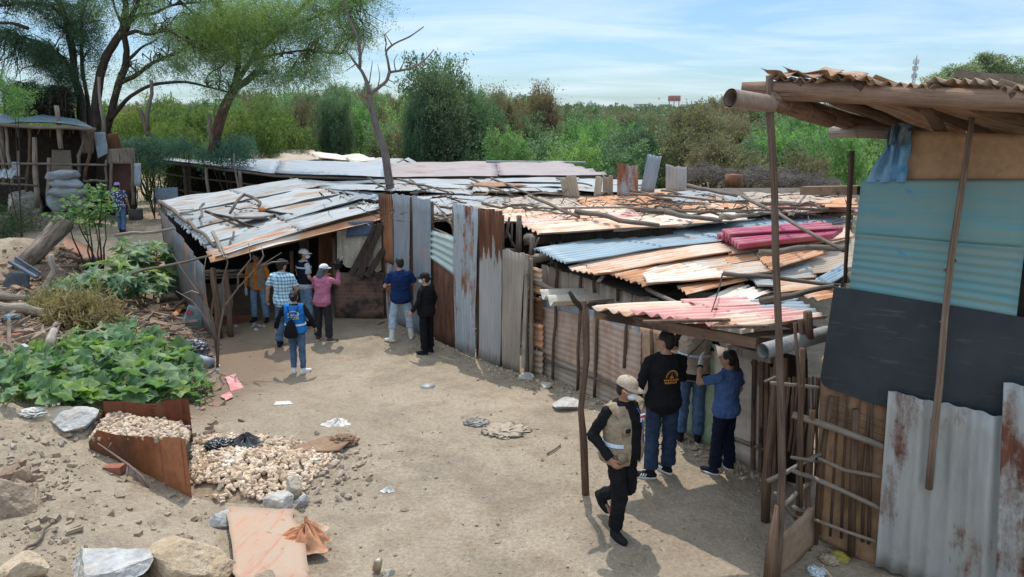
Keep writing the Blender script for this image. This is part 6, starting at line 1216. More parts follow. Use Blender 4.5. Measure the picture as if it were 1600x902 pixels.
named_shrub(855, 128, 50, 70, 'tallbrown', 0, 'slim brown-topped tree sticking up out of the middle of the thicket'); named_shrub(822, 150, 50, 56, 'brown', 1, 'brownish bush left of the slim brown-topped tree', 'shrub', 'tamarisk_shrub'); named_shrub(520, 140, 44, 70, 'tall', 1, 'dark tree in the thicket left of the leafless trunk'); named_shrub(460, 150, 43, 60, 'tallbrown', 0, 'brownish tree behind the drooping algarrobo twigs'); named_shrub(1085, 158, 40, 90, 'brown', 0, 'large brown tamarisk behind the upright tin sheets', 'shrub', 'tamarisk_shrub')
named_shrub(1320, 190, 30, 90, 'lime', 1, 'bright green bush beside the blue panel of the tall shed', 'shrub', 'tamarisk_shrub'); named_shrub(1180, 230, 30, 80, 'brown', 2, 'pale brownish bush beyond the brushwood heap', 'shrub', 'tamarisk_shrub'); named_shrub(1255, 232, 29, 70, 'brown', 0, 'low pink-brown bush left of the bright green bush', 'shrub', 'tamarisk_shrub'); named_shrub(1225, 200, 34, 80, 'lime', 2, 'light green bush above the pink-brown bush', 'shrub', 'tamarisk_shrub')
for i, (px, pt, Y, w_) in enumerate(((215, 165, 36, 70), (262, 150, 38, 80), (305, 168, 36, 70), (395, 145, 38, 80), (350, 170, 40, 70), (430, 165, 40, 70), (160, 160, 38, 70), (100, 150, 40, 80), (20, 150, 40, 90), (240, 195, 33, 60), (300, 200, 33, 60))):
    p = PY(px, pt, Y); g_ = gz(p.x, p.y); shrub('yellow', i % 2, (p.x, p.y, g_ - .05), p.z - g_, w_ / 1160 * Y * 1.2, 'yellow-green sunlit scrub bush behind the dark algarrobo trunks', 'yellow-green scrub behind the trunks', 'shrub', 'scrub_bush')
for i, (px, py, Y, rx, rz, n, lab) in enumerate(((230, 238, 29, 1.1, .75, 420, 'blue-green feathery shrub left of the leaning trunk'), (290, 237, 29, 1.2, .75, 460, 'low blue-green shrub in front of the leaning trunk'), (355, 232, 28.5, 1.1, .7, 430, 'blue-green feathery shrub over the left end of the long shed roof'), (200, 230, 30, .8, .5, 220, 'small feathery shrub beside the lintel board'), (-2, 145, 24, .9, .9, 420, 'bright green leafy branch at the left edge before the hut loft'))):
    c = PY(px, py, Y); t = thing('feathery_shrub', lab, 'shrub', ground_at(c)); q = MB()
    for k in range(3 if i == 4 else 6): q.tube(wobble(ground_at(c), c + Vector((random.uniform(-rx, rx) * .7, random.uniform(-.4, .4), random.uniform(-.3, .4) * rz)), 4, .06), [.02, .008], 5)
    q.build('stems', BARK, t); sprigs('foliage', [(c, rx, rz, n)], L_BLU if i != 4 else L_LIM, t, leaf=.075, droop=.15, slen=(.2, .5))
# far wood: one mass
PPs = []; 
for k in range(520):
    Y = 110 + 330 * random.random() ** 1.4; X = random.uniform(-.62, .62) * Y; g_ = gz(X, Y); h = 4.6 + .0022 * Y + random.uniform(-.9, .7); r_ = random.uniform(2, 5) * (1 + Y / 400); m = 170; d = rdir(m); d[:, 2] = abs(d[:, 2])
    P = d * np.array((r_, r_, h * .6)) * rng.uniform(.75, 1.0, m)[:, None] + np.array((X, Y, g_ + h * .4)); PPs.append(P)
P = np.concatenate(PPs); me = leaf_cloud('far_wood', P, rdir(len(P), .6), rng.uniform(.6, 1.5, len(P)) * (.45 + P[:, 1] / 400), rng.uniform(.3, .6, len(P)) * (.45 + P[:, 1] / 400)); o = mesh_obj('far_wood', me, leafm('far', (.115, .155, .10), (.085, .125, .085), (.16, .155, .105), .3, .03)); setp(o, 'hazy far wood of scrub along the horizon', 'wood', kind='stuff')
for i, (px, pt, Y, wpx, lab, kd) in enumerate(((905, 157, 200, 26, 'round dark tree crown far off, left of its twin', 0), (929, 157, 205, 24, 'round dark tree crown far off, right of its twin', 1), (1126, 160, 160, 40, 'low dark green crown far off near the brown tube end', 2))):
    p = PY(px, pt + 2, Y); g_ = gz(p.x, p.y); shrub('dark', kd, (p.x, p.y, g_), p.z - g_, wpx / 1160 * Y * 1.1, lab, None, 'tree', 'round_tree')
# tree behind the tall shed roof
t = thing('broad_tree', 'broad pale green tree showing above the tall shed roof', 'tree', ground_at(PY(1530, 200, 45))); cl = []
for (px, py, rx, rz, n) in ((1480, 120, 1.0, .6, 260), (1510, 110, 1.1, .6, 320), (1545, 100, 1.1, .6, 330), (1580, 105, 1.1, .7, 330), (1560, 125, 1.5, .6, 420), (1610, 115, 1.2, .7, 300), (1530, 128, 1.2, .5, 300), (1460, 128, .7, .4, 130), (1538, 88, .3, .25, 40)): cl.append((PY(px, py, 45), rx, rz, n))
q = MB(); b0 = ground_at(PY(1530, 200, 45)); q.tube([b0, PY(1535, 160, 45), PY(1540, 125, 45)], [.3, .2, .12], 8, .1)
for c in cl: q.tube(wobble(PY(1540, 140, 45), c[0], 4, .15), [.08, .02], 5)
q.build('trunk', BARK, t); sprigs('crown', cl, leafm('pale_tree', (.25, .30, .19), (.15, .21, .13), (.29, .28, .20), .4, .5), t, leaf=.14, per=14, droop=.0, slen=(.2, .5))
# brushwood heap behind the roofs
for i, (px, py, Y, w_, lab) in enumerate(((1110, 262, 26, 70, 'grey dry brushwood heap left of the rusty drum on the roofs'), (1165, 268, 25.5, 70, 'grey dry brushwood heap behind the sawn log, middle one of three'), (1225, 272, 25, 70, 'grey dry brushwood heap near the squared beam'), (1280, 280, 24, 50, 'small grey brushwood tuft beneath the squared beam end'))):
    p = PY(px, py, Y); shrub('brush', 0, (p.x, p.y, 1.9), max(.6, p.z - 1.7), w_ / 1160 * Y * 1.3, lab, None, 'brushwood', 'brushwood')
# ------------------------------------------------------------------ broad-leaved plants in the yard
def big_leaves(name, spots, mat, parent, kind='squash'):
    """spots: (pos, size, tilt dir) ; lobed leaf outline with cupped surface"""
    V, Q, T = [], [], []
    n = 14
    for (p, s_, nrm) in spots:
        nrm = Vector(nrm).normalized(); a = nrm.orthogonal().normalized(); a = Matrix.Rotation(random.uniform(0, 6.28), 3, nrm) @ a; b = nrm.cross(a); k = len(V); V.append(tuple(p - nrm * s_ * .10)); ph = random.uniform(0, 6)
        for ring in (.55, 1.0):
            for j in range(n):
                th = 2 * math.pi * j / n
                if kind == 'squash': r = (.78 + .16 * math.cos(5 * th) + .06 * random.uniform(-1, 1)) * (1 - .55 * math.exp(-((th - math.pi) / .35) ** 2))
                else: r = .45 + .62 * abs(math.cos(3.5 * th)) ** 1.6
                rr_ = r * ring if ring == 1 else min(r, .62) * .6; wv = .10 * math.sin(3 * th + ph) * ring; V.append(tuple(p + (a * math.cos(th) + b * math.sin(th)) * rr_ * s_ * .5 + nrm * s_ * (.02 + wv * .5 - (.14 if kind != 'squash' else -.05) * ring ** 2 * .5)))
        for j in range(n): T.append((k, k + 1 + j, k + 1 + (j + 1) % n)); Q.append((k + 1 + j, k + 1 + n + j, k + 1 + n + (j + 1) % n, k + 1 + (j + 1) % n))
    me = np_mesh(name, np.array(V) - np.array(ORG[parent.name]), Q, T, smooth=True); return mesh_obj(name, me, mat, parent)
L_SQ = leafm('squash', (.135, .23, .115), (.085, .175, .085), (.20, .31, .06), .42, 5, .5, .3); L_CAS = leafm('castor', (.145, .235, .145), (.09, .17, .09), (.21, .29, .06), .38, 4, .5, .35); STEM = matn('stem_green', (.16, .20, .06), (.10, .13, .04), 8, .7, .1)
def leaf_patch(name, label, poly_pts, n, size, hgt, mat, cat, kind='squash', lean=.5):
    xs = [p[0] for p in poly_pts]; ys = [p[1] for p in poly_pts]; c0 = GT(sum(xs) / len(xs), sum(ys) / len(ys)); t = thing(name, label, cat, ground_at(c0)); spots = []; q = MB(); tries = 0
    def inside(x, y):
        r = False; j = len(poly_pts) - 1
        for i in range(len(poly_pts)):
            (xi, yi), (xj, yj) = poly_pts[i], poly_pts[j]
            if (yi > y) != (yj > y) and x < (xj - xi) * (y - yi) / (yj - yi) + xi: r = not r
            j = i
        return r
    while len(spots) < n and tries < n * 30:
        tries += 1; x, y = random.uniform(min(xs), max(xs)), random.uniform(min(ys), max(ys))
        if not inside(x, y): continue
        g = GT(x, y); h = hgt * random.uniform(.35, 1.1); s_ = size * random.uniform(.5, 1.2); p = Vector((g.x + random.uniform(-.05, .05), g.y, gz(g.x, g.y) + h)); spots.append((p, s_, (random.gauss(0, lean), random.gauss(-.15, lean), 1)))
        q.tube([Vector((p.x + random.uniform(-.1, .1), p.y + random.uniform(-.1, .1), p.z - h)), p.lerp(Vector((p.x, p.y, p.z - h)), .4), p], [.010, .008, .005], 5)
    q.build('stems', STEM, t); big_leaves('leaves', spots, mat, t, kind); return t
leaf_patch('squash_plant', 'broad-leaved squash plant sprawling over the slope above the rusty scrap box', [(20, 585), (60, 565), (110, 560), (150, 550), (165, 565), (180, 620), (160, 655), (110, 650), (60, 640), (10, 620), (-20, 600)], 150, .40, .32, L_SQ, 'plant')
leaf_patch('squash_plant', 'large squash plant nearest the yard with a pipe standing in it', [(150, 545), (200, 530), (250, 535), (290, 560), (318, 600), (322, 625), (290, 642), (230, 645), (175, 650), (165, 600)], 180, .42, .36, L_SQ, 'plant')
leaf_patch('squash_plant', 'thin squash runner with yellowish leaves at the left edge', [(-30, 575), (30, 560), (60, 600), (40, 630), (-30, 640)], 60, .22, .22, L_SQ, 'plant')
leaf_patch('weed_clump', 'small bright weed at the yard edge beside the pink rag', [(300, 600), (325, 595), (330, 612), (310, 622)], 14, .12, .12, L_LIM, 'weed'); leaf_patch('weed_clump', 'small bright weed near the corner of the scrap box', [(300, 620), (328, 618), (326, 634), (306, 636)], 14, .12, .12, L_LIM, 'weed')
def castor(label, stems, nl, size):
    c0 = GT(*stems[0][0]); t = thing('castor_plant', label, 'plant', ground_at(c0)); q = MB(); spots = []
    for (bx, by), (tx, ty) in stems:
        g = GT(bx, by); tp = PY(tx, ty, g.y); q.tube(wobble(g, tp, 4, .04), [.022, .012], 6)
        for k in range(nl):
            u = random.uniform(.35, 1.05); b_ = g.lerp(tp, u); d = Vector((random.gauss(0, 1), random.gauss(0, 1), random.uniform(.0, .6))).normalized(); e = b_ + d * random.uniform(.18, .42); q.tube([b_, e], [.006, .005], 4); spots.append((e, size * random.uniform(.6, 1.2), (d.x * .5, d.y * .5 - .15, .9)))
    q.build('stems', STEM, t); big_leaves('leaves', spots, L_CAS, t, 'castor'); return t
castor('tall castor-oil plant with big star-shaped leaves left of the silver shed', [((215, 462), (210, 385)), ((240, 465), (245, 385)), ((185, 465), (190, 400)), ((268, 450), (272, 395))], 22, .62); castor('spreading castor-oil plant behind the dry brown bush', [((150, 475), (150, 425)), ((115, 470), (112, 440)), ((190, 480), (195, 430)), ((225, 480), (228, 435)), ((250, 470), (255, 430))], 18, .50); castor('low castor-oil seedlings in front of the dry bush', [((170, 530), (165, 515)), ((205, 540), (205, 520)), ((130, 545), (128, 530))], 14, .34)
# young leafy tree
t = thing('sapling', 'young leafy sapling beside the man in the flowered shirt', 'tree', GT(150, 425)); q = MB(); g = GT(150, 428); spots = []
for (tx, ty) in ((112, 325), (138, 312), (158, 305), (130, 342), (165, 330), (148, 345), (100, 335)):
    e = PY(tx, ty, g.y + random.uniform(-.4, .4)); q.tube(wobble(g + Vector((random.uniform(-.2, .2), 0, 0)), e, 5, .06), [.025, .008], 6)
    for k in range(46): d = rdir(1)[0]; spots.append((e + Vector(d) * random.uniform(.05, .42), random.uniform(.10, .2), (random.gauss(0, .6), random.gauss(-.2, .6), .9)))
q.build('stems', BARK, t); big_leaves('leaves', spots, leafm('sapling', (0.108, 0.204, 0.066), (0.06, 0.144, 0.054), (0.168, 0.24, 0.06), .4, 3), t, 'squash')
# dry bush, vine on the mound
def tuft(label, px, py, rpx, n, mat, name, cat, L=.18, up_=1.0, hz=1.0):
    g = GT(px, py + rpx * .5); t = thing(name, label, cat, ground_at(g)); r_ = rpx / 1160 * g.y; P = rng.normal(size=(n, 3)) * np.array((r_ * .5, r_ * .4, 0)) + np.array((0, 0, 0)); P[:, 2] = abs(rng.normal(size=n)) * r_ * .45 * hz
    gzv = terr(P[:, 0] + g.x, P[:, 1] + g.y) - ORG[t.name].z; P[:, 2] += np.maximum(gzv, -.3); me = leaf_cloud('foliage', P, rdir(n, up_), rng.uniform(.5, 1.3, n) * L, L * .16); mesh_obj('foliage', me, mat, t)
    q = MB()
    for k in range(12): e = Vector((random.gauss(0, r_ * .4), random.gauss(0, r_ * .4), r_ * .8 * hz)); q.tube(wobble(ORG[t.name], ORG[t.name] + e, 3, .04), [.012, .004], 5)
    q.build('stems', BARK_G, t); return t
DRY = leafm('dry', (.30, .23, .13), (.22, .17, .09), (.17, .18, .08), .3, 4); tuft('dry brown bush full of fine twigs on the rubble slope', 140, 490, 52, 6000, DRY, 'dry_bush', 'bush'); tuft('small dry tuft left of the brown bush', 85, 475, 26, 1200, DRY, 'dry_bush', 'bush'); tuft('green creeper hanging down the earth mound at the left edge', 22, 340, 44, 2600, leafm('creeper', (.065, .12, .05), (.04, .085, .04), (.11, .15, .05), .3, 4), 'creeper', 'plant', .14, .1, 1.1); tuft('second creeper patch low on the mound at the left edge', 8, 358, 26, 900, leafm('creeper', (1, 1, 1), (1, 1, 1)), 'creeper', 'plant', .13, .1); tuft('green weed between the logs at the left edge', 48, 480, 10, 260, L_LIM, 'weed_clump', 'weed', .10)
# bare shrub before the left shed
t = thing('bare_shrub', 'leafless shrub with pale crooked stems in front of the left shed', 'shrub', GT(340, 575)); q = MB(); g = GT(340, 575); Yg = g.y
for pts in ([(340, 575), (338, 530), (330, 490), (312, 460), (290, 430), (268, 395)], [(340, 560), (334, 520), (320, 470), (318, 430), (322, 400)], [(340, 570), (342, 520), (350, 480), (372, 450), (400, 420), (440, 395)], [(338, 530), (322, 500), (300, 470), (275, 455)], [(350, 480), (348, 440), (356, 410), (345, 385)], [(372, 450), (372, 430), (392, 405), (388, 380)], [(330, 490), (336, 450), (330, 420)], [(312, 460), (300, 455), (285, 460)], [(400, 420), (412, 400), (408, 385)], [(320, 470), (305, 440), (304, 410)], [(400, 420), (425, 410), (450, 408)]):
    V = [PY(x, y, Yg + random.uniform(-.15, .15)) for x, y in pts]; V[0].z = max(V[0].z, g.z - .05) if pts[0][1] > 550 else V[0].z; q.tube(V, [.026, .006], 6, .12)
q.build('stems', wood('stem_pale', (.27, .21, .18), (.16, .12, .10)), t)
# ------------------------------------------------------------------ poles and sticks lying on the roofs
def loose(name, label, cat, a, b, r, mat, n=6, amp=.05, group=None, taper=.7, sag=0):
    q = MB(); q.tube(wobble(a, b, n, amp, sag), [r, r * taper], 8, .10); o = q.build(name, mat); setp(o, label, cat, group); return o
P3_ = PY
for (x0, y0, Y0, x1, y1, Y1, r, lab, m_) in ((478, 291, 21.9, 590, 330, 17.2, .07, 'long grey pole along the upper right edge of the silver roof', W_GRY), (462, 290, 22.2, 540, 316, 19.2, .06, 'shorter grey pole beside the long pole on the silver roof', W_GRY), (250, 318, 19.3, 302, 356, 17.2, .09, 'thick crooked driftwood along the left edge of the silver roof', W_GRY), (296, 348, 17.4, 336, 388, 15.4, .08, 'curved driftwood at the lower left corner of the silver roof', W_GRY), (322, 333, 17.8, 420, 364, 16.4, .06, 'dark pole lying across the middle of the silver roof', W_DRK), (330, 336, 17.6, 392, 358, 16.8, .05, 'thin pole beside the dark pole on the silver roof', W_GRY), (352, 326, 18.3, 408, 330, 18.0, .025, 'thin stick on the silver roof left of the orange lump', W_DRK), (408, 332, 17.9, 488, 344, 17.2, .06, 'gnarled pole right of the orange lump on the silver roof', W_DRK), (318, 322, 18.4, 312, 346, 17.2, .06, 'short upright driftwood stub on the silver roof', W_GRY)):
    a, b = PY(x0, y0, Y0), PY(x1, y1, Y1); loose('roof_pole', lab, 'pole', up(a, .05), up(b, .05), r * .6, m_, 7, .05)
q = MB(); q.tube([up(PY(x, y, Y), .08) for x, y, Y in ((360, 338, 17.4), (372, 318, 18.2), (382, 309, 18.6), (396, 314, 18.3), (407, 322, 18.0), (405, 331, 17.8))], [.035, .04, .042, .04, .036, .03], 8, .12); o = q.build('bent_branch', W_GRY); setp(o, 'bent arching branch on top of the silver roof', 'branch')
q = MB(); q.blob(up(PY(410, 333, 17.8), .08), (.10, .08, .07), 10, 8, .1); o = q.build('orange_lump', matn('orange_lump', (.45, .17, .06), None, 5, .9, .2)); setp(o, 'small orange lump beside a pole on the silver roof', 'lump'); q = MB(); q.blob(up(PY(396, 341, 17.3), .05), (.42, .42, .06), 14, 8, .2, seed=2); o = q.build('rag', matn('rag_grey', (.36, .33, .31), None, 5, .95, .5)); setp(o, 'flat dusty grey rag on the silver roof', 'rag'); q = MB(); q.tube([up(PY(382, 366, 16.4), .05), up(PY(388, 366, 16.4), .05)], .035, 8); o = q.build('green_bottle', matn('bottle_green', (.03, .30, .12), None, 5, .3, 0)); setp(o, 'small green bottle lying on the silver roof', 'bottle'); q = MB()
for i in range(3): q.bar(up(PY(282, 332 + i * 4, 18), .06), up(PY(302, 331 + i * 4, 18), .06), .10, .03)
o = q.build('cardboard_scrap', matn('card_pale', (.48, .45, .40), None, 5, .9, .2)); setp(o, 'pale crumpled board scrap near the left edge of the silver roof', 'scrap')
q = MB(); q.bar(PY(332, 362, 15.9), PY(353, 404, 14.8), .07, .05); o = q.build('batten', W_PAL); setp(o, 'pale batten leaning over the rusty front strip', 'batten'); loose('stick', 'thin stick leaning over the rusty front strip', 'stick', PY(365, 362, 16), PY(354, 404, 14.9), .025, W_GRY)
loose('roof_pole', 'crooked pale log at the right end of the rusty front strip', 'pole', PY(548, 326, 17.4), PY(597, 330, 16.7), .06, W_PAL, 4, .05); loose('stick', 'long pale stick leaning from the castor plant to the left shed', 'stick', PY(180, 368, 15.6), PY(272, 357, 15.2), .035, W_PAL); loose('stick', 'thin pole slanting from the castor plant to the rusty strip', 'stick', PY(205, 428, 14.2), PY(332, 399, 14.6), .03, W_GRY)
for (x0, y0, x1, y1, z, r, m_, lab) in ((575, 278, 612, 300, 2.55, .06, W_GRY, 'pole leaning against the leafless trunk on the pale roof'), (622, 280, 700, 300, 2.55, .07, W_GRY, 'long pole on the pale roof just right of the leafless trunk'), (640, 281, 668, 300, 2.52, .05, W_GRY, 'shorter pole crossing beside the leafless trunk'), (735, 279, 800, 306, 2.55, .07, W_GRY, 'left of two parallel poles on the pale roof above the orange stain'), (768, 279, 832, 305, 2.55, .07, W_GRY, 'right of two parallel poles on the pale roof'), (870, 279, 925, 291, 2.5, .06, W_GRY, 'pole on the pale roof left of the upright tins'), (985, 297, 1048, 313, 2.62, .08, W_BRN, 'brown trunk slanting down in front of the rounded upright tin'), (826, 305, 905, 340, 2.6, .08, W_GRY, 'long grey pole slanting right across the cream sheets'), (900, 330, 1028, 353, 2.66, .10, W_GRY, 'thick long trunk above the salmon eave'), (1040, 332, 1126, 346, 2.6, .11, W_GRY, 'thick dark trunk end left of the magenta tiles'), (1075, 290, 1150, 306, 2.62, .11, W_GRY, 'leaning grey trunk beside the brushwood heap'), (1125, 340, 1165, 337, 2.55, .12, W_PAL, 'sawn pale log with a round cut end on the roofs'), (1160, 306, 1318, 392, 2.75, .075, W_GRY, 'long slanting pole behind the corner post over the blue sheet'), (1187, 394, 1320, 388, 2.45, .10, W_GRY, 'thick pole lying level below the magenta tiles'), (1130, 427, 1312, 446, 2.40, .065, W_GRY, 'long dark pole over the rusty sheets with a hanging wire'), (1190, 470, 1300, 448, 2.45, .085, W_GRY, 'heavy grey pole lying over the blue canopy sheets'), (1000, 330, 1210, 330, 2.55, .06, W_GRY, 'long level pole in the stick tangle'), (870, 326, 1060, 326, 2.56, .05, W_PAL, 'pale pipe-like pole lying level across the tangle'), (985, 303, 1170, 318, 2.6, .06, W_GRY, 'dark pole running right from the feet of the upright tins'), (1190, 318, 1340, 322, 2.6, .09, W_GRY, 'thick level log beside the reddish sheet'), (1200, 326, 1335, 330, 2.55, .07, W_BRN, 'brown log in front of the thick level log')):
    loose('roof_pole', lab, 'pole', Z(x0, y0, z), Z(x1, y1, z), r * .55, m_, 7, .035)
q = MB(); q.tube([Z(1129, 428, 2.44), PZ(1124, 450, 2.42), PZ(1112, 487, 2.62)], [.012, .010, .006], 5); o = q.build('wire', W_DRK); setp(o, 'dark wire hanging from the end of the long dark pole', 'wire')
q = MB(); 
for k in range(4): q.tube(wobble(Z(1232 + k * 2, 336, 2.5), Z(1262 - k, 303, 2.7), 4, .05), .012, 4)
o = q.build('frayed_rope', W_PAL); setp(o, 'pale frayed rope hanging from the squared beam', 'rope')
q = MB(); a = PZ(1146, 292, 2.6); q.tube([a, up(a, .33)], [.24, .24], 14, .04); o = q.build('rusty_drum', T_DRK); setp(o, 'short dark rusty drum in front of the brushwood heap', 'drum')
rs = random.Random(9)
for i in range(46):
    x, y = rs.uniform(640, 1330), rs.uniform(300, 345); y = 298 + (y - 300) * .9; L = rs.uniform(25, 110); z = 2.50 + rs.uniform(0, .14); d = rs.uniform(-.05, .30) if rs.random() < .8 else rs.uniform(-.6, -.1)
    x1, y1 = x + L, y + L * d * .5
    if y1 > 352 or (x < 860 and y > 330) or x1 > 1345: continue
    loose('roof_stick', 'thin weathered stick in the tangle lying on the tin roofs', 'stick', Z(x, y, z), Z(x1, y1, z + rs.uniform(-.03, .05)), rs.uniform(.012, .032), rs.choice((W_GRY, W_GRY, W_DRK, W_BRN, W_PAL)), 5, .07, 'sticks on the tin roofs')
for i in range(14):
    x, y = rs.uniform(500, 720), rs.uniform(292, 312); z = 2.58; loose('roof_stick', 'thin twig scattered on the pale roof by the leafless trunk', 'stick', Z(x, y, z), Z(x + rs.uniform(-30, 40), y + rs.uniform(-8, 8), z + .08), .016, W_DRK, 4, .06, 'twigs on the pale roof')
P_, D_ = [], []
for i in range(800): px, py = 700 + rng.normal() * 1, 0; x = rs.uniform(560, 1330); y = rs.gauss(322, 12); y = min(max(y, 300), 350); p = Z(x, y, 2.52 + rs.uniform(-.05, .1)); P_.append(p); D_.append((rng.normal() * 1.0, rng.normal(), rng.normal() * .3))
o = mesh_obj('roof_litter', leaf_cloud('roof_litter', P_, D_, rng.uniform(.1, .5, len(P_)), .022), matn('litter', (.15, .11, .085), (.07, .05, .04), 6, .95, .2)); setp(o, 'fine dry twig litter strewn over the jumbled roofs', 'litter', kind='stuff')
q = MB(); q.blob(Z(775, 289, 2.52), (.75, .5, .05), 16, 8, .3, seed=3); o = q.build('rust_dust', matn('rust_leaf', (.36, .20, .12), (.28, .17, .11), 8, .95, .5)); setp(o, 'patch of orange dry leaves on the pale roof', 'leaves')
# ------------------------------------------------------------------ scrap box, corn cobs
FR, FL, BL, BR = GT(300, 778), GT(140, 702), GT(166, 668), GT(302, 690)
RUSTY = matn('rust_box', (.42, .17, .075), (.32, .125, .06), 2.2, .7, .25, c3=(.20, .10, .065))
def wall_strip(q, pts, thick=.012):
    """pts: (ground point, top z) joined into one bent plate"""
    vs = []; n = len(pts)
    for (p, zt) in pts: vs += [Vector((p.x, p.y, gz(p.x, p.y) - .05)), Vector((p.x, p.y, zt))]
    c = Vector((sum(p.x for p, _ in pts) / n, sum(p.y for p, _ in pts) / n, 0)); inn = [v + (Vector((c.x - v.x, c.y - v.y, 0)).normalized() * thick) for v in vs]; fs = []; m = 2 * n
    for i in range(n - 1): k = 2 * i; fs += [(k, k + 2, k + 3, k + 1), (m + k, m + k + 1, m + k + 3, m + k + 2), (k + 1, k + 3, m + k + 3, m + k + 1), (k, m + k, m + k + 2, k + 2)]
    fs += [(0, 1, m + 1, m), (m - 2, 2 * m - 2, 2 * m - 1, m - 1)]; q.add(vs + inn, fs)
def zt(px, py, g): return PY(px, py, g.y).z
box = thing('scrap_box', 'bent rusty sheet-metal bin filled with corn cobs', 'bin', (FL + FR) / 2)
pts = []; 
for t, py in ((0, 687), (.04, 684), (.25, 683), (.5, 682), (.7, 679), (.88, 672), (1, 690)): g = FR.lerp(FL, t); x = 300 + (150 - 300) * t; pts.append((g, zt(x, py, g)))
q = MB(); wall_strip(q, pts); q.build('front_plate', RUSTY, box)
pts = [(FL, zt(147, 694, FL))]
for t, py in ((.3, 668), (.6, 660), (1, 640)): g = FL.lerp(BL, t); pts.append((g, zt(150 + 12 * t, py, g)))
q = MB(); wall_strip(q, pts); q.build('side_plate', matn('rust_side', (.17, .08, .05), (.11, .055, .04), 3, .8, .3), box)
pts = []
for t, py in ((0, 627), (.25, 628), (.5, 631), (.62, 630), (.75, 625), (.9, 623), (.97, 623), (1, 627)): g = BL.lerp(BR, t); x = 166 + 136 * t; pts.append((g, zt(x, py, g)))
q = MB(); wall_strip(q, pts); q.build('back_plate', matn('rust_back', (.30, .115, .06), (.21, .085, .05), 2, .7, .25), box)
COBM = matn('cob', (.64, .50, .37), (.48, .345, .23), 9, .85, .4, c3=(.70, .61, .50)); COBG = matn('cob_grey', (.46, .37, .285), (.34, .265, .20), 9, .9, .4)
cobs = []
for i in range(4):
    q = MB(); L = (.062, .040, .085, .050)[i]; r = (.019, .021, .018, .022)[i]; q.tube([(-L / 2, 0, 0), (-L * .47, 0, .001), (0, 0, .004), (L * .47, 0, 0), (L / 2, 0, -.002)], [r * .9, r * 1.02, r * 1.03, r * 1.0, r * .88], 6, .12); o = q.build('corn_cob', COBM, None, (0, 0, 0), False); cobs.append(o.data); bpy.data.objects.remove(o)
cobg = [m.copy() for m in cobs]
for m in cobg: m.materials[0] = COBG
def heap(x, y):
    c = GT(395, 738)
    return 0
spots = []
core = [GT(x, y) for x, y in ((345, 725), (380, 735), (420, 740), (450, 735), (340, 750), (400, 755))]
rc = random.Random(21)
def pile_h(x, y): return sum(.13 * math.exp(-(((x - c.x) ** 2) / .10 + ((y - c.y) ** 2) / .16)) for c in core)
q = MB(); n = 40; gx0, gx1, gy0, gy1 = -4.1, -1.9, 7.4, 10.2; vs = []; fs = []
for i in range(n + 1):
    for j in range(n + 1): x = gx0 + (gx1 - gx0) * i / n; y = gy0 + (gy1 - gy0) * j / n; h = min(.15, .62 * pile_h(x, y)); vs.append((x, y, gz(x, y) + h - .03 if h > .02 else gz(x, y) - .06))
for i in range(n):
    for j in range(n): k = i * (n + 1) + j; fs.append((k, k + n + 1, k + n + 2, k + 1))
q.add(vs, fs, None, True); o = q.build('cob_heap_core', matn('cob_dark', (.30, .22, .15), (.18, .13, .09), 14, .95, .6)); setp(o, 'packed core of the spilled corn cob heap', 'heap', kind='stuff')
def cob_at(x, y, z): spots.append((x, y, z))
poly = [(302, 690), (330, 683), (400, 683), (455, 690), (490, 700), (520, 715), (500, 740), (475, 765), (440, 790), (380, 780), (330, 765), (300, 765)]
def inside(poly, x, y):
    r = False; j = len(poly) - 1
    for i in range(len(poly)):
        (xi, yi), (xj, yj) = poly[i], poly[j]
        if (yi > y) != (yj > y) and x < (xj - xi) * (y - yi) / (yj - yi) + xi: r = not r
        j = i
    return r
while len(spots) < 1500:
    px, py = rc.uniform(295, 525), rc.uniform(680, 795)
    if not inside(poly, px, py) and rc.random() > .02: continue
    g = GT(px, py); h = min(.15, .62 * pile_h(g.x, g.y)); spots.append((g.x, g.y, gz(g.x, g.y) + h + rc.uniform(.0, .03), 0))
for _ in range(110): px, py = rc.gauss(515, 34), rc.gauss(732, 22); g = GT(px, py); spots.append((g.x, g.y, gz(g.x, g.y) + .015, 1))
inbox = []
cbx = (FR + FL + BL + BR) / 4
q = MB(); a, b, c, d = (p.lerp(cbx, .03) for p in (FL, FR, BR, BL)); top_ = lambda p, px, py: Vector((p.x, p.y, zt(px, py, p)))
A_, B_, C_, D_ = top_(a, 160, 690), top_(b, 298, 694), top_(c, 300, 672), top_(d, 168, 652); q.panel(A_, B_, C_, D_, thick=.05, sag=.02); q.build('fill', matn('cob_dark', (1, 1, 1)), box)
while len(inbox) < 560: u, v = rc.random(), rc.random(); p = A_.lerp(B_, u).lerp(D_.lerp(C_, u), v); inbox.append((p.x, p.y, p.z + rc.uniform(.0, .05) + .05 * math.sin(u * 3.1) , 1 if rc.random() < .3 else 0))
allc = spots + inbox; order = sorted(range(len(allc)), key=lambda i: allc[i][1] - allc[i][2] * 1.5 + rc.random() * .6)
ind = set(order[:300]); rest = MB(); restg = MB()
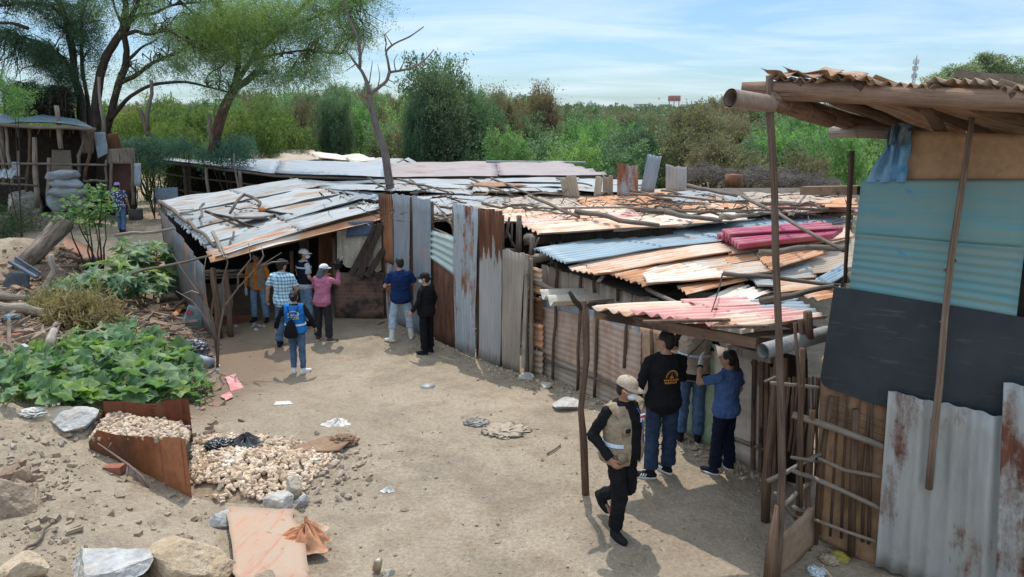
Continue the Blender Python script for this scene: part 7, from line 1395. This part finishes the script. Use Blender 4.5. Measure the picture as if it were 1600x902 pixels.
for i, (x, y, z, g_) in enumerate(allc):
    rot = Matrix.Rotation(rc.uniform(0, 6.28), 3, 'Z') @ Matrix.Rotation(rc.gauss(0, .75), 3, 'Y'); me = (cobg if g_ else cobs)[rc.randrange(4)]
    if i in ind:
        o = bpy.data.objects.new('corn_cob', me); COL.objects.link(o); o.location = (x, y, z); o.rotation_euler = rot.to_euler(); s_ = rc.uniform(.6, 1.5); o.scale = (s_, s_, s_)
        inb = i >= len(spots); setp(o, ('dry corn cob lying inside the rusty bin' if inb else 'dry corn cob lying on the spilled heap beside the rusty bin'), 'corn cob', 'corn cobs in the rusty bin' if inb else 'corn cobs spilled on the ground')
    else:
        s_ = rc.uniform(.6, 1.5); tgt = restg if g_ else rest; tgt.add([Vector((x, y, z)) + rot @ (v.co * s_) for v in me.vertices], [tuple(p.vertices) for p in me.polygons])
o = rest.build('cob_spill', COBM); setp(o, 'mass of pale dry corn cobs spilled beside the bin', 'corn cobs', kind='stuff'); o = restg.build('cob_spill', COBG); setp(o, 'greyer scattered corn cobs at the edge of the spill', 'corn cobs', kind='stuff')
# ------------------------------------------------------------------ stones
def rock(px, py, wpx, hpx, lab, mat, dpx=None, seed=0, lift=.35, tilt=0, rough=.16, cat='stone'):
    g = GT(px, py); s_ = g.y / CT / 1160 * 1.04; rx, rz = wpx * s_ / 2, hpx * s_ / 2; ry = (dpx or wpx * .8) * s_ / 2; rr = random.Random(seed * 7 + 1); import bmesh
    bm = bmesh.new(); bmesh.ops.create_icosphere(bm, subdivisions=4, radius=1.0)
    planes = []
    for k in range(11): d = Vector((rr.gauss(0, 1), rr.gauss(0, 1), rr.gauss(0, 1))).normalized(); planes.append((d, rr.uniform(.45, .82)))
    for v in bm.verts:
        p = v.co.copy()
        for d, h in planes:
            e = p.dot(d) - h
            if e > 0: p -= d * e * .985
        p += p.normalized() * (.05 * mnoise.noise(p * 3.5 + Vector((seed, 0, 0))) + .03 * mnoise.noise(p * 9) + .015 * mnoise.noise(p * 22)); v.co = Matrix.Rotation(R(tilt), 3, 'Y') @ Vector((p.x * rx * 1.18, p.y * ry * 1.18, p.z * rz * 1.18))
    me = bpy.data.meshes.new('stone'); bm.to_mesh(me); bm.free(); o = mesh_obj('stone', me, mat, None, (g.x, g.y + ry * .4, gz(g.x, g.y) + rz * lift)); setp(o, lab, cat); return o
def stone_mat(name, c1, c2, c3): return matn(name, c1, c2, 3.2, .9, .9, 18, c3=c3, bdist=.03, lo=.4, hi=.6)
ST_G = stone_mat('stone_grey', (.52, .51, .49), (.30, .30, .30), (.42, .37, .31)); ST_T = stone_mat('stone_tan', (.47, .37, .26), (.38, .28, .18), (.45, .42, .37)); ST_W = stone_mat('stone_white', (.52, .50, .46), (.36, .33, .29), (.40, .34, .27)); ST_B = stone_mat('stone_brown', (.34, .255, .18), (.24, .18, .13), (.30, .24, .19))
rock(160, 905, 150, 70, 'big grey-white veined boulder at the bottom left', ST_G, 120, 1, .2, -8); rock(280, 905, 128, 84, 'big tan boulder at the bottom, right of the grey one', ST_T, 100, 2, .2, 6); rock(335, 898, 50, 60, 'tan boulder tucked behind the red plate', ST_T, 60, 3, .2); rock(340, 822, 38, 36, 'grey stone at the top left corner of the red plate', ST_G, 40, 4, .3); rock(433, 796, 50, 36, 'flat grey block at the head of the red plate', ST_W, 40, 5, .35); rock(458, 778, 34, 44, 'tall tan block at the edge of the corn cobs', ST_T, 34, 6, .4); rock(470, 792, 22, 26, 'small grey block right of the flat one', ST_G, 24, 7, .4)
rock(112, 668, 72, 36, 'white-grey stone left of the rusty bin', ST_G, 60, 8, .3); rock(95, 658, 80, 26, 'tan flat stone behind the white-grey one', ST_T, 50, 9, .3); rock(150, 680, 22, 14, 'small brown stone at the bin corner', ST_B, 20, 10, .3); rock(28, 335, 46, 56, 'pale boulder on top of the earth mound', ST_W, 50, 11, .4); rock(12, 800, 70, 90, 'earth-crusted boulder at the left edge', ST_B, 90, 12, .2); rock(20, 905, 80, 50, 'brown boulder in the bottom left corner', ST_T, 70, 13, .2); rock(885, 640, 46, 22, 'pale rubble slab at the foot of the orange wall', ST_W, 40, 14, .4); rock(832, 580, 26, 42, 'upright grey stone at the end of the tall fence', ST_B, 26, 15, .5); rock(824, 592, 26, 10, 'flat pale stone before the upright grey one', ST_W, 22, 16, .4); rock(852, 606, 22, 10, 'small rubble piece by the orange wall', ST_W, 18, 17, .4)
rock(378, 658, 12, 9, 'lone brown pebble above the corn cobs', ST_B, 12, 18, .4); rock(30, 755, 30, 36, 'brown clod at the left edge', ST_B, 30, 19, .3); rock(104, 545, 36, 26, 'brown broken brick lump left of the squash plant', matn('brick_lump', (.30, .15, .10), (.22, .11, .08), 5, .95, .5), 30, 20, .4); rock(130, 540, 22, 18, 'round brown stone below the dry bush', ST_B, 20, 21, .4); rock(60, 532, 30, 18, 'flat brown stone left of the brick lump', ST_B, 26, 22, .4)
RED = matn('brick_red', (.33, .135, .085), (.25, .10, .065), 6, .95, .4)
for (px, py, w_, a_, lab) in ((90, 545, 34, 10, 'broken red brick among the rubble'), (20, 530, 30, -10, 'red brick at the left edge of the rubble'), (128, 600, 24, 30, 'red tile shard above the squash plant'), (180, 737, 32, -8, 'reddish brick lying in the sand before the bin'), (225, 525, 40, 25, 'reddish tilted clay slab under the dry twigs')):
    g = GT(px, py); s_ = g.y / 1160 * 1.05; q = MB(); q.box(up(ground_at(g), .04), (w_ * s_, w_ * s_ * .5, .08), Matrix.Rotation(R(a_), 3, 'Z') @ Matrix.Rotation(R(a_ * .8), 3, 'Y'), .008); o = q.build('brick', RED); setp(o, lab, 'brick')
# gravel and clods: uncountable
V, Fq = [], []; oc = [Vector(d) for d in ((1, 0, 0), (0, 1, 0), (-1, 0, 0), (0, -1, 0), (0, 0, 1), (0, 0, -1))]; Ft = []
for i in range(2010):
    if i < 260: px, py = rc.uniform(0, 340), rc.uniform(390, 900)
    elif i < 420: px, py = rc.uniform(0, 160), rc.uniform(640, 900)
    elif i < 560: px, py = rc.gauss(500, 60), rc.gauss(745, 28)
    elif i < 1110: px, py = rc.uniform(340, 1240), rc.uniform(530, 900)
    else:
        x = rc.uniform(610, 1190); b_ = (ebase(x) if x < 840 else gb(x)); px, py = x, b_ + abs(rc.gauss(0, 12))
    g = GT(px, min(py, 910)); s_ = abs(rc.gauss(0, .018)) + .007
    if i < 420: s_ *= .9
    if 560 <= i < 1110: s_ *= .6
    k = len(V); rot = Matrix.Rotation(rc.uniform(0, 6), 3, (rc.random(), rc.random(), 1)); sc = (rc.uniform(.7, 1.4), rc.uniform(.7, 1.3), rc.uniform(.5, .9)); V += [tuple(Vector((g.x, g.y, gz(g.x, g.y) + s_ * .3)) + rot @ Vector((d.x * sc[0], d.y * sc[1], d.z * sc[2])) * s_ * rc.uniform(.8, 1.2)) for d in oc]; Ft += [(k, k + 1, k + 4), (k + 1, k + 2, k + 4), (k + 2, k + 3, k + 4), (k + 3, k, k + 4), (k + 1, k, k + 5), (k + 2, k + 1, k + 5), (k + 3, k + 2, k + 5), (k, k + 3, k + 5)]
o = mesh_obj('gravel', np_mesh('gravel', V, None, Ft), matn('gravel', (.40, .32, .235), (.31, .245, .18), 2.5, .95, .3, c3=(.44, .38, .31))); setp(o, 'small stones and clods scattered over the sandy yard', 'gravel', kind='stuff')
# rubble and twig litter on the slope: uncountable
def chunks(name, label, areas, mat, s0, seed, el=1.0):
    rr = random.Random(seed); V, Ft = [], []
    for (x0, y0, x1, y1, n) in areas:
        for _ in range(n):
            g = GT(rr.uniform(x0, x1), rr.uniform(y0, y1)); s_ = s0 * (.4 + abs(rr.gauss(0, .8))); rot = Matrix.Rotation(rr.uniform(0, 6), 3, 'Z') @ Matrix.Rotation(rr.gauss(0, .4), 3, 'X') @ Matrix.Rotation(rr.gauss(0, .3), 3, 'Y'); k = len(V); sc = (rr.uniform(.7, 1.6) * el, rr.uniform(.5, 1.1) / el, rr.uniform(.25, .7) / el ** .5)
            V += [tuple(Vector((g.x, g.y, gz(g.x, g.y) + s_ * .3)) + rot @ Vector((a * sc[0] * rr.uniform(.7, 1.1), b_ * sc[1] * rr.uniform(.7, 1.1), c_ * sc[2])) * s_) for a in (-1, 1) for b_ in (-1, 1) for c_ in (-1, 1)]; Ft += [tuple(k + q for q in f) for f in ((0, 1, 3, 2), (4, 6, 7, 5), (0, 4, 5, 1), (2, 3, 7, 6), (0, 2, 6, 4), (1, 5, 7, 3))]
    o = mesh_obj(name, np_mesh(name, V, Ft), mat); setp(o, label, kind='stuff'); return o
chunks('rubble', 'broken brick and earth rubble on the left slope', ((0, 440, 130, 560, 260), (195, 470, 345, 540, 150), (270, 530, 345, 640, 60), (0, 400, 130, 450, 60), (60, 645, 160, 690, 16), (290, 640, 350, 690, 14), (0, 720, 60, 800, 50)), matn('rubble', (.34, .24, .17), (.22, .15, .11), 3, .95, .5, c3=(.36, .19, .13)), .035, 3)
chunks('clods', 'crumbled clods of dry earth on the left slope', ((0, 660, 120, 850, 120), (100, 710, 330, 850, 70), (0, 385, 100, 450, 40)), matn('clod', (.34, .272, .20), (.27, .212, .15), 4, .95, .6), .024, 8)
chunks('trash', 'pale plastic and paper bits in the rubble', ((0, 450, 130, 560, 30), (200, 480, 345, 540, 34), (290, 540, 345, 640, 24), (340, 500, 420, 520, 8)), matn('trash', (.50, .50, .49), (.30, .38, .42), 1.2, .6, .3, c3=(.42, .28, .22)), .030, 4)
chunks('twig_litter', 'dry twigs scattered in the rubble', ((0, 440, 130, 560, 120), (190, 470, 340, 530, 220), (60, 380, 130, 440, 40)), matn('twig_litter', (.27, .205, .155), (.16, .115, .085), 5, .95, .3), .055, 5, 3.2)
chunks('straw', 'bits of straw and chaff trodden into the yard', ((330, 560, 1000, 900, 170), (420, 640, 700, 800, 60), (900, 640, 1200, 900, 40), (600, 600, 850, 720, 40)), matn('straw', (.46, .39, .29), (.30, .235, .17), 5, .9, .3), .008, 6, 2.0)
# ------------------------------------------------------------------ rubbish and other single things
def flat_thing(name, pts, mat, lab, cat, lift=.02, thick=.01, sag=.02, nu=None):
    V_ = [GT(*p) for p in pts]; V_ = [Vector((v.x, v.y, gz(v.x, v.y) + lift)) for v in V_]; q = MB(); q.sheet(*V_, flat=True, nv=10, sag=sag, thick=thick, ragA=.06, ragD=.06); o = q.build(name, mat); setp(o, lab, cat); return o
def red_mat():
    m, t, b = nt_new('plate_red'); v = vec_n(t, 'Object', rnd=False); f = noise_n(t, v, 3, 7, .7); g = noise_n(t, vec_n(t, 'Object', (6, 1, 1), rnd=False), 2.2, 5, .7); col = ramp_n(t, f, .38, .66, (.40, .235, .155), (.37, .275, .20)); col = mix_n(t, ramp_n(t, g, .46, .62, (0, 0, 0), (.85, .85, .85)), col, (.34, .275, .205)); col = mix_n(t, ramp_n(t, noise_n(t, vec_n(t, 'Object', (9, .7, 1), rnd=False), 1.7, 5, .7), .55, .66, (0, 0, 0), (.8, .8, .8)), col, (.43, .15, .085)); col = mix_n(t, ramp_n(t, noise_n(t, v, 9, 5), .60, .70), col, (.22, .15, .105)); t.links.new(col, b.inputs['Base Color']); b.inputs['Roughness'].default_value = .85; bump_n(t, b, f, .3, .01); return m
flat_thing('red_plate', ((352, 800), (372, 925), (492, 925), (458, 802)), red_mat(), 'faded red rusty sheet lying flat at the bottom of the yard', 'metal sheet', .07, .012, .035)
def drape(name, px, py, wpx, h, mat, lab, cat, seed, lift=0.0):
    """gathered cloth: a sheet drawn up to a peak with radial creases and a ragged hem"""
    g = GT(px, py); R0 = wpx / 1160 * g.y * 1.05 / 2; rr = random.Random(seed); nr, na = 26, 120; vs = []; f = []; ph = [rr.uniform(0, 6.3) for _ in range(6)]
    for i in range(nr + 1):
        r = i / nr
        for j in range(na):
            a = 2 * math.pi * j / na; wp = .5 * math.sin(2 * a + ph[0]) + .8 * (1 - r) * math.sin(a + ph[1]); c1 = abs(math.sin(4.5 * a + wp + ph[2])); c2 = abs(math.sin(8 * a + 2.2 * wp + 3 * r + ph[3])); hem = 1 + .16 * math.sin(3 * a + ph[4]) + .12 * math.sin(7 * a + ph[5]) - .18 * c1
            n_ = mnoise.noise(Vector((r * 3 * math.cos(a), r * 3 * math.sin(a), seed))); z = h * ((1 - r ** 1.6) ** 1.2 * (.55 + .45 * c1) + .38 * r * (1 - r) * (c2 + c1 - .6) + .30 * n_ * (1 - r * .6) * (r > .02)) * (1 - .25 * math.cos(a - ph[1]))
            x = R0 * r * hem * math.cos(a) + .16 * R0 * (1 - r); y = R0 * .82 * r * hem * math.sin(a); vs.append((g.x + x, g.y + y, g.z + lift + max(.006, z)))
    for i in range(nr):
        for j in range(na): f.append((i * na + j, (i + 1) * na + j, (i + 1) * na + (j + 1) % na, i * na + (j + 1) % na))
    q = MB(); q.add(vs, f, None, True); o = q.build(name, mat); setp(o, lab, cat); return o
def crumple(name, px, py, wpx, hpx, mat, lab, cat, seed=0, flat_=.5, lift=.6, fr=2.2, rough=.32, dp=None, pleat=0):
    g = GT(px, py); s_ = g.y / 1160 * 1.05; rx, rz = wpx * s_ / 2, hpx * s_ / 2; q = MB(); nu, nv = 80, 40; vs = []; f = []
    for i in range(nv + 1):
        th = math.pi * i / nv
        for j in range(nu):
            a = 2 * math.pi * j / nu; d = Vector((math.sin(th) * math.cos(a), math.sin(th) * math.sin(a), math.cos(th))); n1 = 1 - abs(mnoise.noise(d * fr + Vector((seed * 5.1, 0, 0)))) * 2; n2 = 1 - abs(mnoise.noise(d * fr * 2.3 + Vector((0, seed * 3.3, 0)))) * 2; n3 = 1 - abs(mnoise.noise(d * fr * 5 + Vector((0, 0, seed)))) * 2; k = 1 + rough * (n1 * .7 + n2 * .40 + n3 * .08 - .62) + pleat * (abs(math.sin(a * 3.5 + 2.5 * mnoise.noise(d * 1.5))) - .6) * math.sin(th); p = Vector((d.x * rx, d.y * (dp or rx * .8) , d.z * rz)) * k; z = g.z + max(-.01, p.z + rz * lift); vs.append(Vector((g.x + p.x, g.y + p.y, z)))
    for i in range(nv):
        for j in range(nu): f.append((i * nu + j, (i + 1) * nu + j, (i + 1) * nu + (j + 1) % nu, i * nu + (j + 1) % nu))
    q.add(vs, f, None, True); o = q.build(name, mat); setp(o, lab, cat); return o
drape('orange_tarp', 470, 858, 112, .20, matn('tarp_orange', (.52, .29, .17), (.47, .17, .08), 5, .75, .3, c3=(.50, .37, .26)), 'crumpled orange tarp bundle lying on the red plate', 'tarp', 3, .085); o = drape('black_plastic', 380, 708, 66, .13, matn('plastic_black', (.02, .02, .022), (.05, .05, .055), 6, .25, .3, spec=.6), 'crumpled black plastic bag on the corn cobs', 'plastic bag', 5, .11)
o = crumple('black_plastic', 345, 712, 40, 14, matn('plastic_black', (1, 1, 1)), 'thin strip of black plastic left on the corn cobs', 'plastic bag', 9, rough=.7, fr=3); o.location.z += .12
drape('white_bag', 526, 662, 46, .07, matn('plastic_white', (.66, .64, .60), (.55, .52, .47), 6, .5, .3), 'flattened white plastic bag on the sand', 'plastic bag', 7); drape('white_paper', 606, 767, 24, .06, matn('plastic_white', (1, 1, 1)), 'small crumpled white paper in the middle of the yard', 'paper', 11); crumple('dark_rag', 745, 662, 34, 6, matn('rag_dark', (.09, .08, .07), (.35, .33, .30), 8, .9, .5), 'dirty black and white rag on the sand', 'rag', 13, rough=.8, dp=.12); crumple('pale_debris', 790, 674, 60, 6, matn('debris_pale', (.40, .34, .27), (.33, .26, .19), 14, .95, .6), 'low scatter of dry husks right of the dirty rag', 'husks', 15, rough=.9, dp=.22); crumple('grey_bag', 300, 555, 46, 28, matn('bag_grey', (.16, .155, .17), (.08, .08, .09), 6, .35, .4, spec=.5), 'grey-black plastic bag beside the squash plant', 'plastic bag', 17, rough=.6, fr=3); crumple('red_sack', 233, 412, 30, 18, matn('sack_red', (.30, .06, .08), (.42, .16, .17), 6, .8, .3), 'dull red plastic bundle among the castor leaves', 'bundle', 19, rough=.4); crumple('white_scrap', 55, 648, 40, 12, matn('plastic_white', (1, 1, 1)), 'white and blue plastic scrap left of the white-grey stone', 'plastic scrap', 21, rough=.7, dp=.1); crumple('blue_scrap', 18, 498, 20, 8, matn('plastic_blue', (.20, .40, .50), None, 5, .6, .2), 'pale blue plastic scrap at the left edge', 'plastic scrap', 23, rough=.6, dp=.1)
q = MB(); g = GT(668, 604); q.tube([g, up(g, .012)], [.105, .125], 24); o = q.build('white_plate', matn('plate_white', (.72, .71, .69), None, 4, .4, 0)); setp(o, 'round white plate lying on the sand', 'plate'); flat_thing('white_strip', ((430, 633), (430, 628), (455, 627), (456, 632)), matn('plastic_white', (1, 1, 1)), 'white plastic strip lying on the sand near the pebble', 'plastic scrap', .01, .006, .005); flat_thing('rusty_flap', ((452, 712), (530, 714), (556, 690), (512, 692)), matn('flap_brown', (.28, .18, .11), (.20, .12, .075), 3, .85, .4), 'bent brown rusty flap at the right end of the cobs', 'metal sheet', .13, .015, .06); flat_thing('white_board', ((440, 709), (448, 698), (510, 700), (495, 711)), matn('plastic_white', (1, 1, 1)), 'white strip half hidden under the brown flap', 'plastic scrap', .04, .01, .02)
o = crumple('rust_crumple', 535, 694, 44, 18, matn('flap_brown', (1, 1, 1)), 'crumpled rusty edge of tin on the brown flap', 'metal sheet', 25, rough=.6, dp=.12)
PKR = matn('cloth_pinkred', (.52, .16, .16), (.58, .36, .34), 6, .8, .3); flat_thing('pink_rag', ((352, 592), (362, 612), (380, 606), (368, 586)), PKR, 'pink and white rag on the yard edge', 'rag', .03, .01, .03); flat_thing('pink_rag', ((345, 620), (352, 628), (366, 622), (358, 614)), PKR, 'smaller pink rag below the pink and white one', 'rag', .03, .01, .02)
q = MB(); a, b = GT(311, 568), GT(332, 574); q.tube([up(a, .07), up(b, .07)], .10, 16); o = q.build('pipe_stub', matn('pvc_grey', (.30, .34, .38), None, 4, .6, .2)); setp(o, 'short grey plastic pipe at the yard edge of the squash plant', 'pipe'); g = GT(222, 618); q = MB(); b = PY(224, 578, g.y); q.tube([g, b], [.055, .055], 14, hollow=True); q.tube([g, b], [.042, .042], 14, hollow=True); o = q.build('standing_pipe', matn('pipe_green', (.07, .10, .09), None, 4, .5, .1)); setp(o, 'dark pipe standing upright among the squash leaves', 'pipe')
g = GT(592, 895); q = MB(); q.tube([up(g, .03) + Vector((-.02, 0, 0)), up(g, .13), up(g, .15)], [.042, .042, .036], 14); o = q.build('tin_can', matn('can', (.42, .36, .27), (.3, .22, .15), 10, .5, .2, metal=.4)); setp(o, 'small rusty can lying near the bottom edge of the yard', 'can'); rock(607, 898, 18, 14, 'pale pebble beside the small can', ST_W, 16, 31)
g = GT(305, 510); q = MB(); q.box(up(g, .20), (.38, .26, .44), Matrix.Rotation(R(25), 3, 'Z') @ Matrix.Rotation(R(24), 3, 'Y')); o = q.build('carton', matn('carton_teal', (.14, .26, .28), (.24, .32, .33), 4, .7, .2)); setp(o, 'tilted teal carton by the corner of the left shed', 'carton'); t_ = o; q = MB(); q.box(up(g, .22) + Vector((-.02, -.17, .14)), (.12, .02, .10), Matrix.Rotation(R(25), 3, 'Z') @ Matrix.Rotation(R(24), 3, 'Y')); q.build('printed_patch', matn('patch_red', (.50, .10, .14), None, 4, .7, 0), o)
flat_thing('orange_scrap', ((268, 498), (276, 500), (290, 480), (284, 478)), matn('scrap_orange', (.62, .25, .08), None, 5, .7, .2), 'orange plastic scrap left of the teal carton', 'plastic scrap', .06, .01, .05)
g = GT(136, 415); q = MB(); q.loft([(g.x, g.y, g.z, .22, .22), (g.x, g.y, g.z + .16, .34, .34), (g.x, g.y, g.z + .22, .36, .36)], 18); o = q.build('clay_tub', matn('clay', (.27, .16, .11), (.22, .15, .11), 4, .9, .3)); setp(o, 'wide clay tub at the foot of the sapling', 'tub')
flat_thing('rust_slab', ((95, 392), (160, 420), (165, 405), (105, 372)), matn('slab_red', (.30, .14, .09), (.24, .14, .10), 4, .9, .4), 'reddish slab leaning on the slope above the clay tub', 'slab', .1, .05, .03)
# the tilted log and other wood on the left
a, b = GT(34, 418), PY(104, 345, GT(34, 418).y + .8); q = MB(); q.tube([a - (b - a) * .05, a.lerp(b, .35), a.lerp(b, .7), b.lerp(a, .05), b], [.20, .19, .20, .22, .20], 14, .16); o = q.build('tilted_log', wood('log_grey', (.30, .245, .20), (.085, .062, .05))); setp(o, 'thick weathered log tilted up out of the earth slope', 'log')
loose('white_root', 'curved whitish root standing by the tilted log', 'root', GT(70, 462), PY(82, 398, GT(70, 462).y), .075, wood('root_white', (.42, .37, .33), (.27, .23, .2)), 6, .07)
for (x0, y0, x1, y1, r, lab, m_) in ((-20, 470, 46, 472, .10, 'pale log lying at the left edge below the black plastic scrap', W_PAL), (-10, 488, 70, 497, .13, 'thicker pale log below the first, at the left edge', W_PAL), (60, 500, 100, 490, .09, 'short log end pointing at the dry bush', W_GRY), (76, 545, 96, 500, .08, 'whitish split wood standing among the rubble', wood('root_white', (1, 1, 1))), (196, 492, 290, 488, .05, 'brown branch lying behind the squash plant', W_BRN), (200, 500, 262, 505, .045, 'grey branch lying behind the squash plant', W_GRY), (215, 480, 250, 500, .04, 'short brown stick leaning in the twig heap', W_BRN)):
    loose('log', lab, 'log', up(GT(x0, y0), r * .8), up(GT(x1, y1), r * .8), r, m_, 5, .03)
g = GT(40, 452); t = thing('plastic_scrap', 'broken black plastic chair piece by the tilted log', 'chair piece', g); BP = matn('plastic_dark', (.025, .028, .035), (.05, .06, .075), 5, .45, .1); q = MB(); gg = Vector(g); q.panel(gg + Vector((-.55, 0, 0)), gg + Vector((.1, -.05, 0)), gg + Vector((.05, .15, .34)), gg + Vector((-.4, .2, .36)), thick=.03, sag=.02); q.build('seat_panel', BP, t); q = MB(); q.bar(gg + Vector((-.22, -.02, .62)), gg + Vector((.32, -.05, .28)), .14, .05); q.bar(gg + Vector((-.16, .06, .68)), gg + Vector((.36, .03, .34)), .03, .06); q.build('arm_rest', matn('plastic_slate', (.09, .12, .16), None, 5, .5, .1), t)
for (x0, y0, x1, y1, r, lab) in ((35, 870, 80, 824, .016, 'thin dead stick lying in the sand at the bottom left'), (800, 712, 878, 698, .014, ''), (855, 712, 876, 698, .012, 'small straw-coloured stick on the sand before the forked post'), (100, 850, 128, 850, .008, '')):
    if lab: loose('stick', lab, 'stick', up(GT(x0, y0), .02), up(GT(x1, y1), .02), r, W_GRY, 5, .02)
g = GT(176, 785); q = MB(); Yg = FR.lerp(FL, .6).y - .18
for pts, r in (([(153, 693), (180, 712), (200, 726), (222, 745), (232, 762)], .014), ([(200, 726), (198, 745), (184, 762), (175, 785)], .020), ([(168, 702), (174, 692)], .012), ([(205, 730), (214, 752)], .018)):
    q.tube([PY(x, y, Yg - .004 * (y - 700)) for x, y in pts], [r * .6, r * .8, r, r, r * .6][:len(pts)], 7, .15)
o = q.build('dead_branch', wood('branch_grey', (.30, .23, .20), (.16, .11, .09))); setp(o, 'forked dead branch leaning on the rusty bin', 'branch')
for i, (px, py, L) in enumerate(((430, 515, 14), (590, 508, 10), (465, 518, 18))): loose('straw_piece', ('pale wood chip in the shade left of the checked shirt', 'pale scrap at the foot of the brick wall', 'pale bent stick in the shade behind the woman in blue')[i], 'wood chip', up(GT(px, py), .02), up(GT(px + L, py - 4), .02), .02, W_PAL, 3, .01)
crumple('wall_litter', 600, 487, 34, 8, matn('bag_pale', (.22, .24, .27), None, 6, .6, .3), 'pale plastic litter in the shade below the brick wall', 'litter', 27, rough=.7, dp=.2)
g = GT(1325, 878)
for i, (px, py, c_, lab) in enumerate(((1275, 895, (.55, .62, .66), 'shiny foil scrap at the foot of the mud wall'), (1312, 872, (.50, .42, .10), 'yellow wrapper at the foot of the mud wall'), (1296, 876, (.50, .40, .28), 'cardboard scrap at the foot of the mud wall'))): crumple('litter', px, py, 26, 10, matn('lit%s' % 'abc'[i], c_, None, 8, .4, .3), lab, 'litter', 40 + i, rough=.7, dp=.08)
# ------------------------------------------------------------------ far things: water tower, houses, mast
CONC = matn('concrete_pale', (.55, .56, .56), (.46, .47, .48), .1, .9, 0); TW = matn('tower_red', (.34, .17, .17), (.28, .15, .15), .08, .9, 0)
c = PY(1053, 166, 900); c.z = gz(c.x, c.y); t = thing('water_tower', 'square pink-topped water tower on pale legs far off on the horizon', 'water tower', c); s_ = 900 / 1160
zb, zm_, zt_ = PY(1053, 168, 900).z, PY(1053, 158, 900).z, PY(1053, 149.5, 900).z; q = MB(); q.loft([(c.x, c.y, zm_, 7.4, 7.4), (c.x, c.y, zt_ - .6, 7.4, 7.4), (c.x, c.y, zt_, 7.0, 7.0)], 16); q.build('tank', TW, t); q = MB(); q.loft([(c.x, c.y, zm_ - .6, 7.9, 7.9), (c.x, c.y, zm_, 7.9, 7.9)], 16); q.build('ring_beam', CONC, t)
for k in range(6): a = k * math.pi / 3 + .3; q = MB(); q.bar((c.x + math.cos(a) * 6.4, c.y + math.sin(a) * 6.4, c.z), (c.x + math.cos(a) * 6.4, c.y + math.sin(a) * 6.4, zm_ - .5), 1.3, 1.3); q.build('leg', CONC, t)
for i, (px, w_, y0, y1, lab, mt) in enumerate(((1003, 22, 169, 163.5, 'long low whitish house far off left of the water tower', CONC), (1040, 16, 169, 164, 'small pale house far off just left of the water tower', matn('house_sand', (.52, .47, .40), None, .1, .9, 0)), (1072, 14, 169, 164, 'small pale house far off right of the water tower', CONC))):
    b = PY(px, y0, 700); b.z = gz(b.x, b.y); tp = PY(px, y1, 700).z; w2 = w_ / 1160 * 700; t = thing('house', lab, 'house', b); q = MB(); q.box((b.x, b.y, (b.z + tp) / 2), (w2, 8, tp - b.z)); q.build('walls', mt, t); q = MB(); q.box((b.x, b.y, tp + .2), (w2 + 1, 9, .35)); q.build('roof', matn('roof_grey', (.30, .30, .31), None, .2, .9, 0), t)
for (px, yt, Y, lab) in ((965, 160, 600, 'thin pole far off on the horizon, middle of the thicket line'), (1015, 160, 600, 'thin far pole left of the water tower')):
    a = PY(px, yt, Y); b = ground_at(a); q = MB(); q.tube([b, a], [.35, .25], 6); q.bar(a - Vector((1.2, 0, .8)), a + Vector((1.2, 0, -.8)), .4, .4); o = q.build('pole', matn('pole_far', (.25, .26, .27), None, 1, .9, 0)); setp(o, lab, 'pole')
a = PY(1432, 92, 420); b = ground_at(a); t = thing('telecom_mast', 'slim lattice telecom mast with antennas above the tall shed roof', 'mast', b); GM = matn('mast_grey', (.42, .45, .48), None, 1, .6, 0); q = MB()
for k in range(3): an = k * 2.094; q.bar((b.x + math.cos(an) * 1.3, b.y + math.sin(an) * 1.3, b.z), (a.x + math.cos(an) * .4, a.y + math.sin(an) * .4, a.z), .25, .25)
zz = b.z + 8
while zz < a.z:
    f = 1.3 - .9 * (zz - b.z) / (a.z - b.z)
    for k in range(3): a1, a2 = k * 2.094, (k + 1) * 2.094; q.bar((b.x + math.cos(a1) * f, b.y + math.sin(a1) * f, zz), (b.x + math.cos(a2) * f, b.y + math.sin(a2) * f, zz + 1.6), .16, .16)
    zz += 1.6
q.build('lattice', GM, t); q = MB(); q.tube([a, up(a, 2.2)], .12, 6); q.build('spike', GM, t)
for (dz, n) in ((-1.5, 6), (-5, 4), (-9, 6)):
    for k in range(n): an = k * 6.283 / n; q = MB(); q.box((a.x + math.cos(an) * 1.3, a.y + math.sin(an) * 1.3, a.z + dz), (.5, .5, 2.2)); q.build('antenna', matn('antenna_white', (.6, .62, .64), None, 1, .6, 0), t)
# lift: small bird
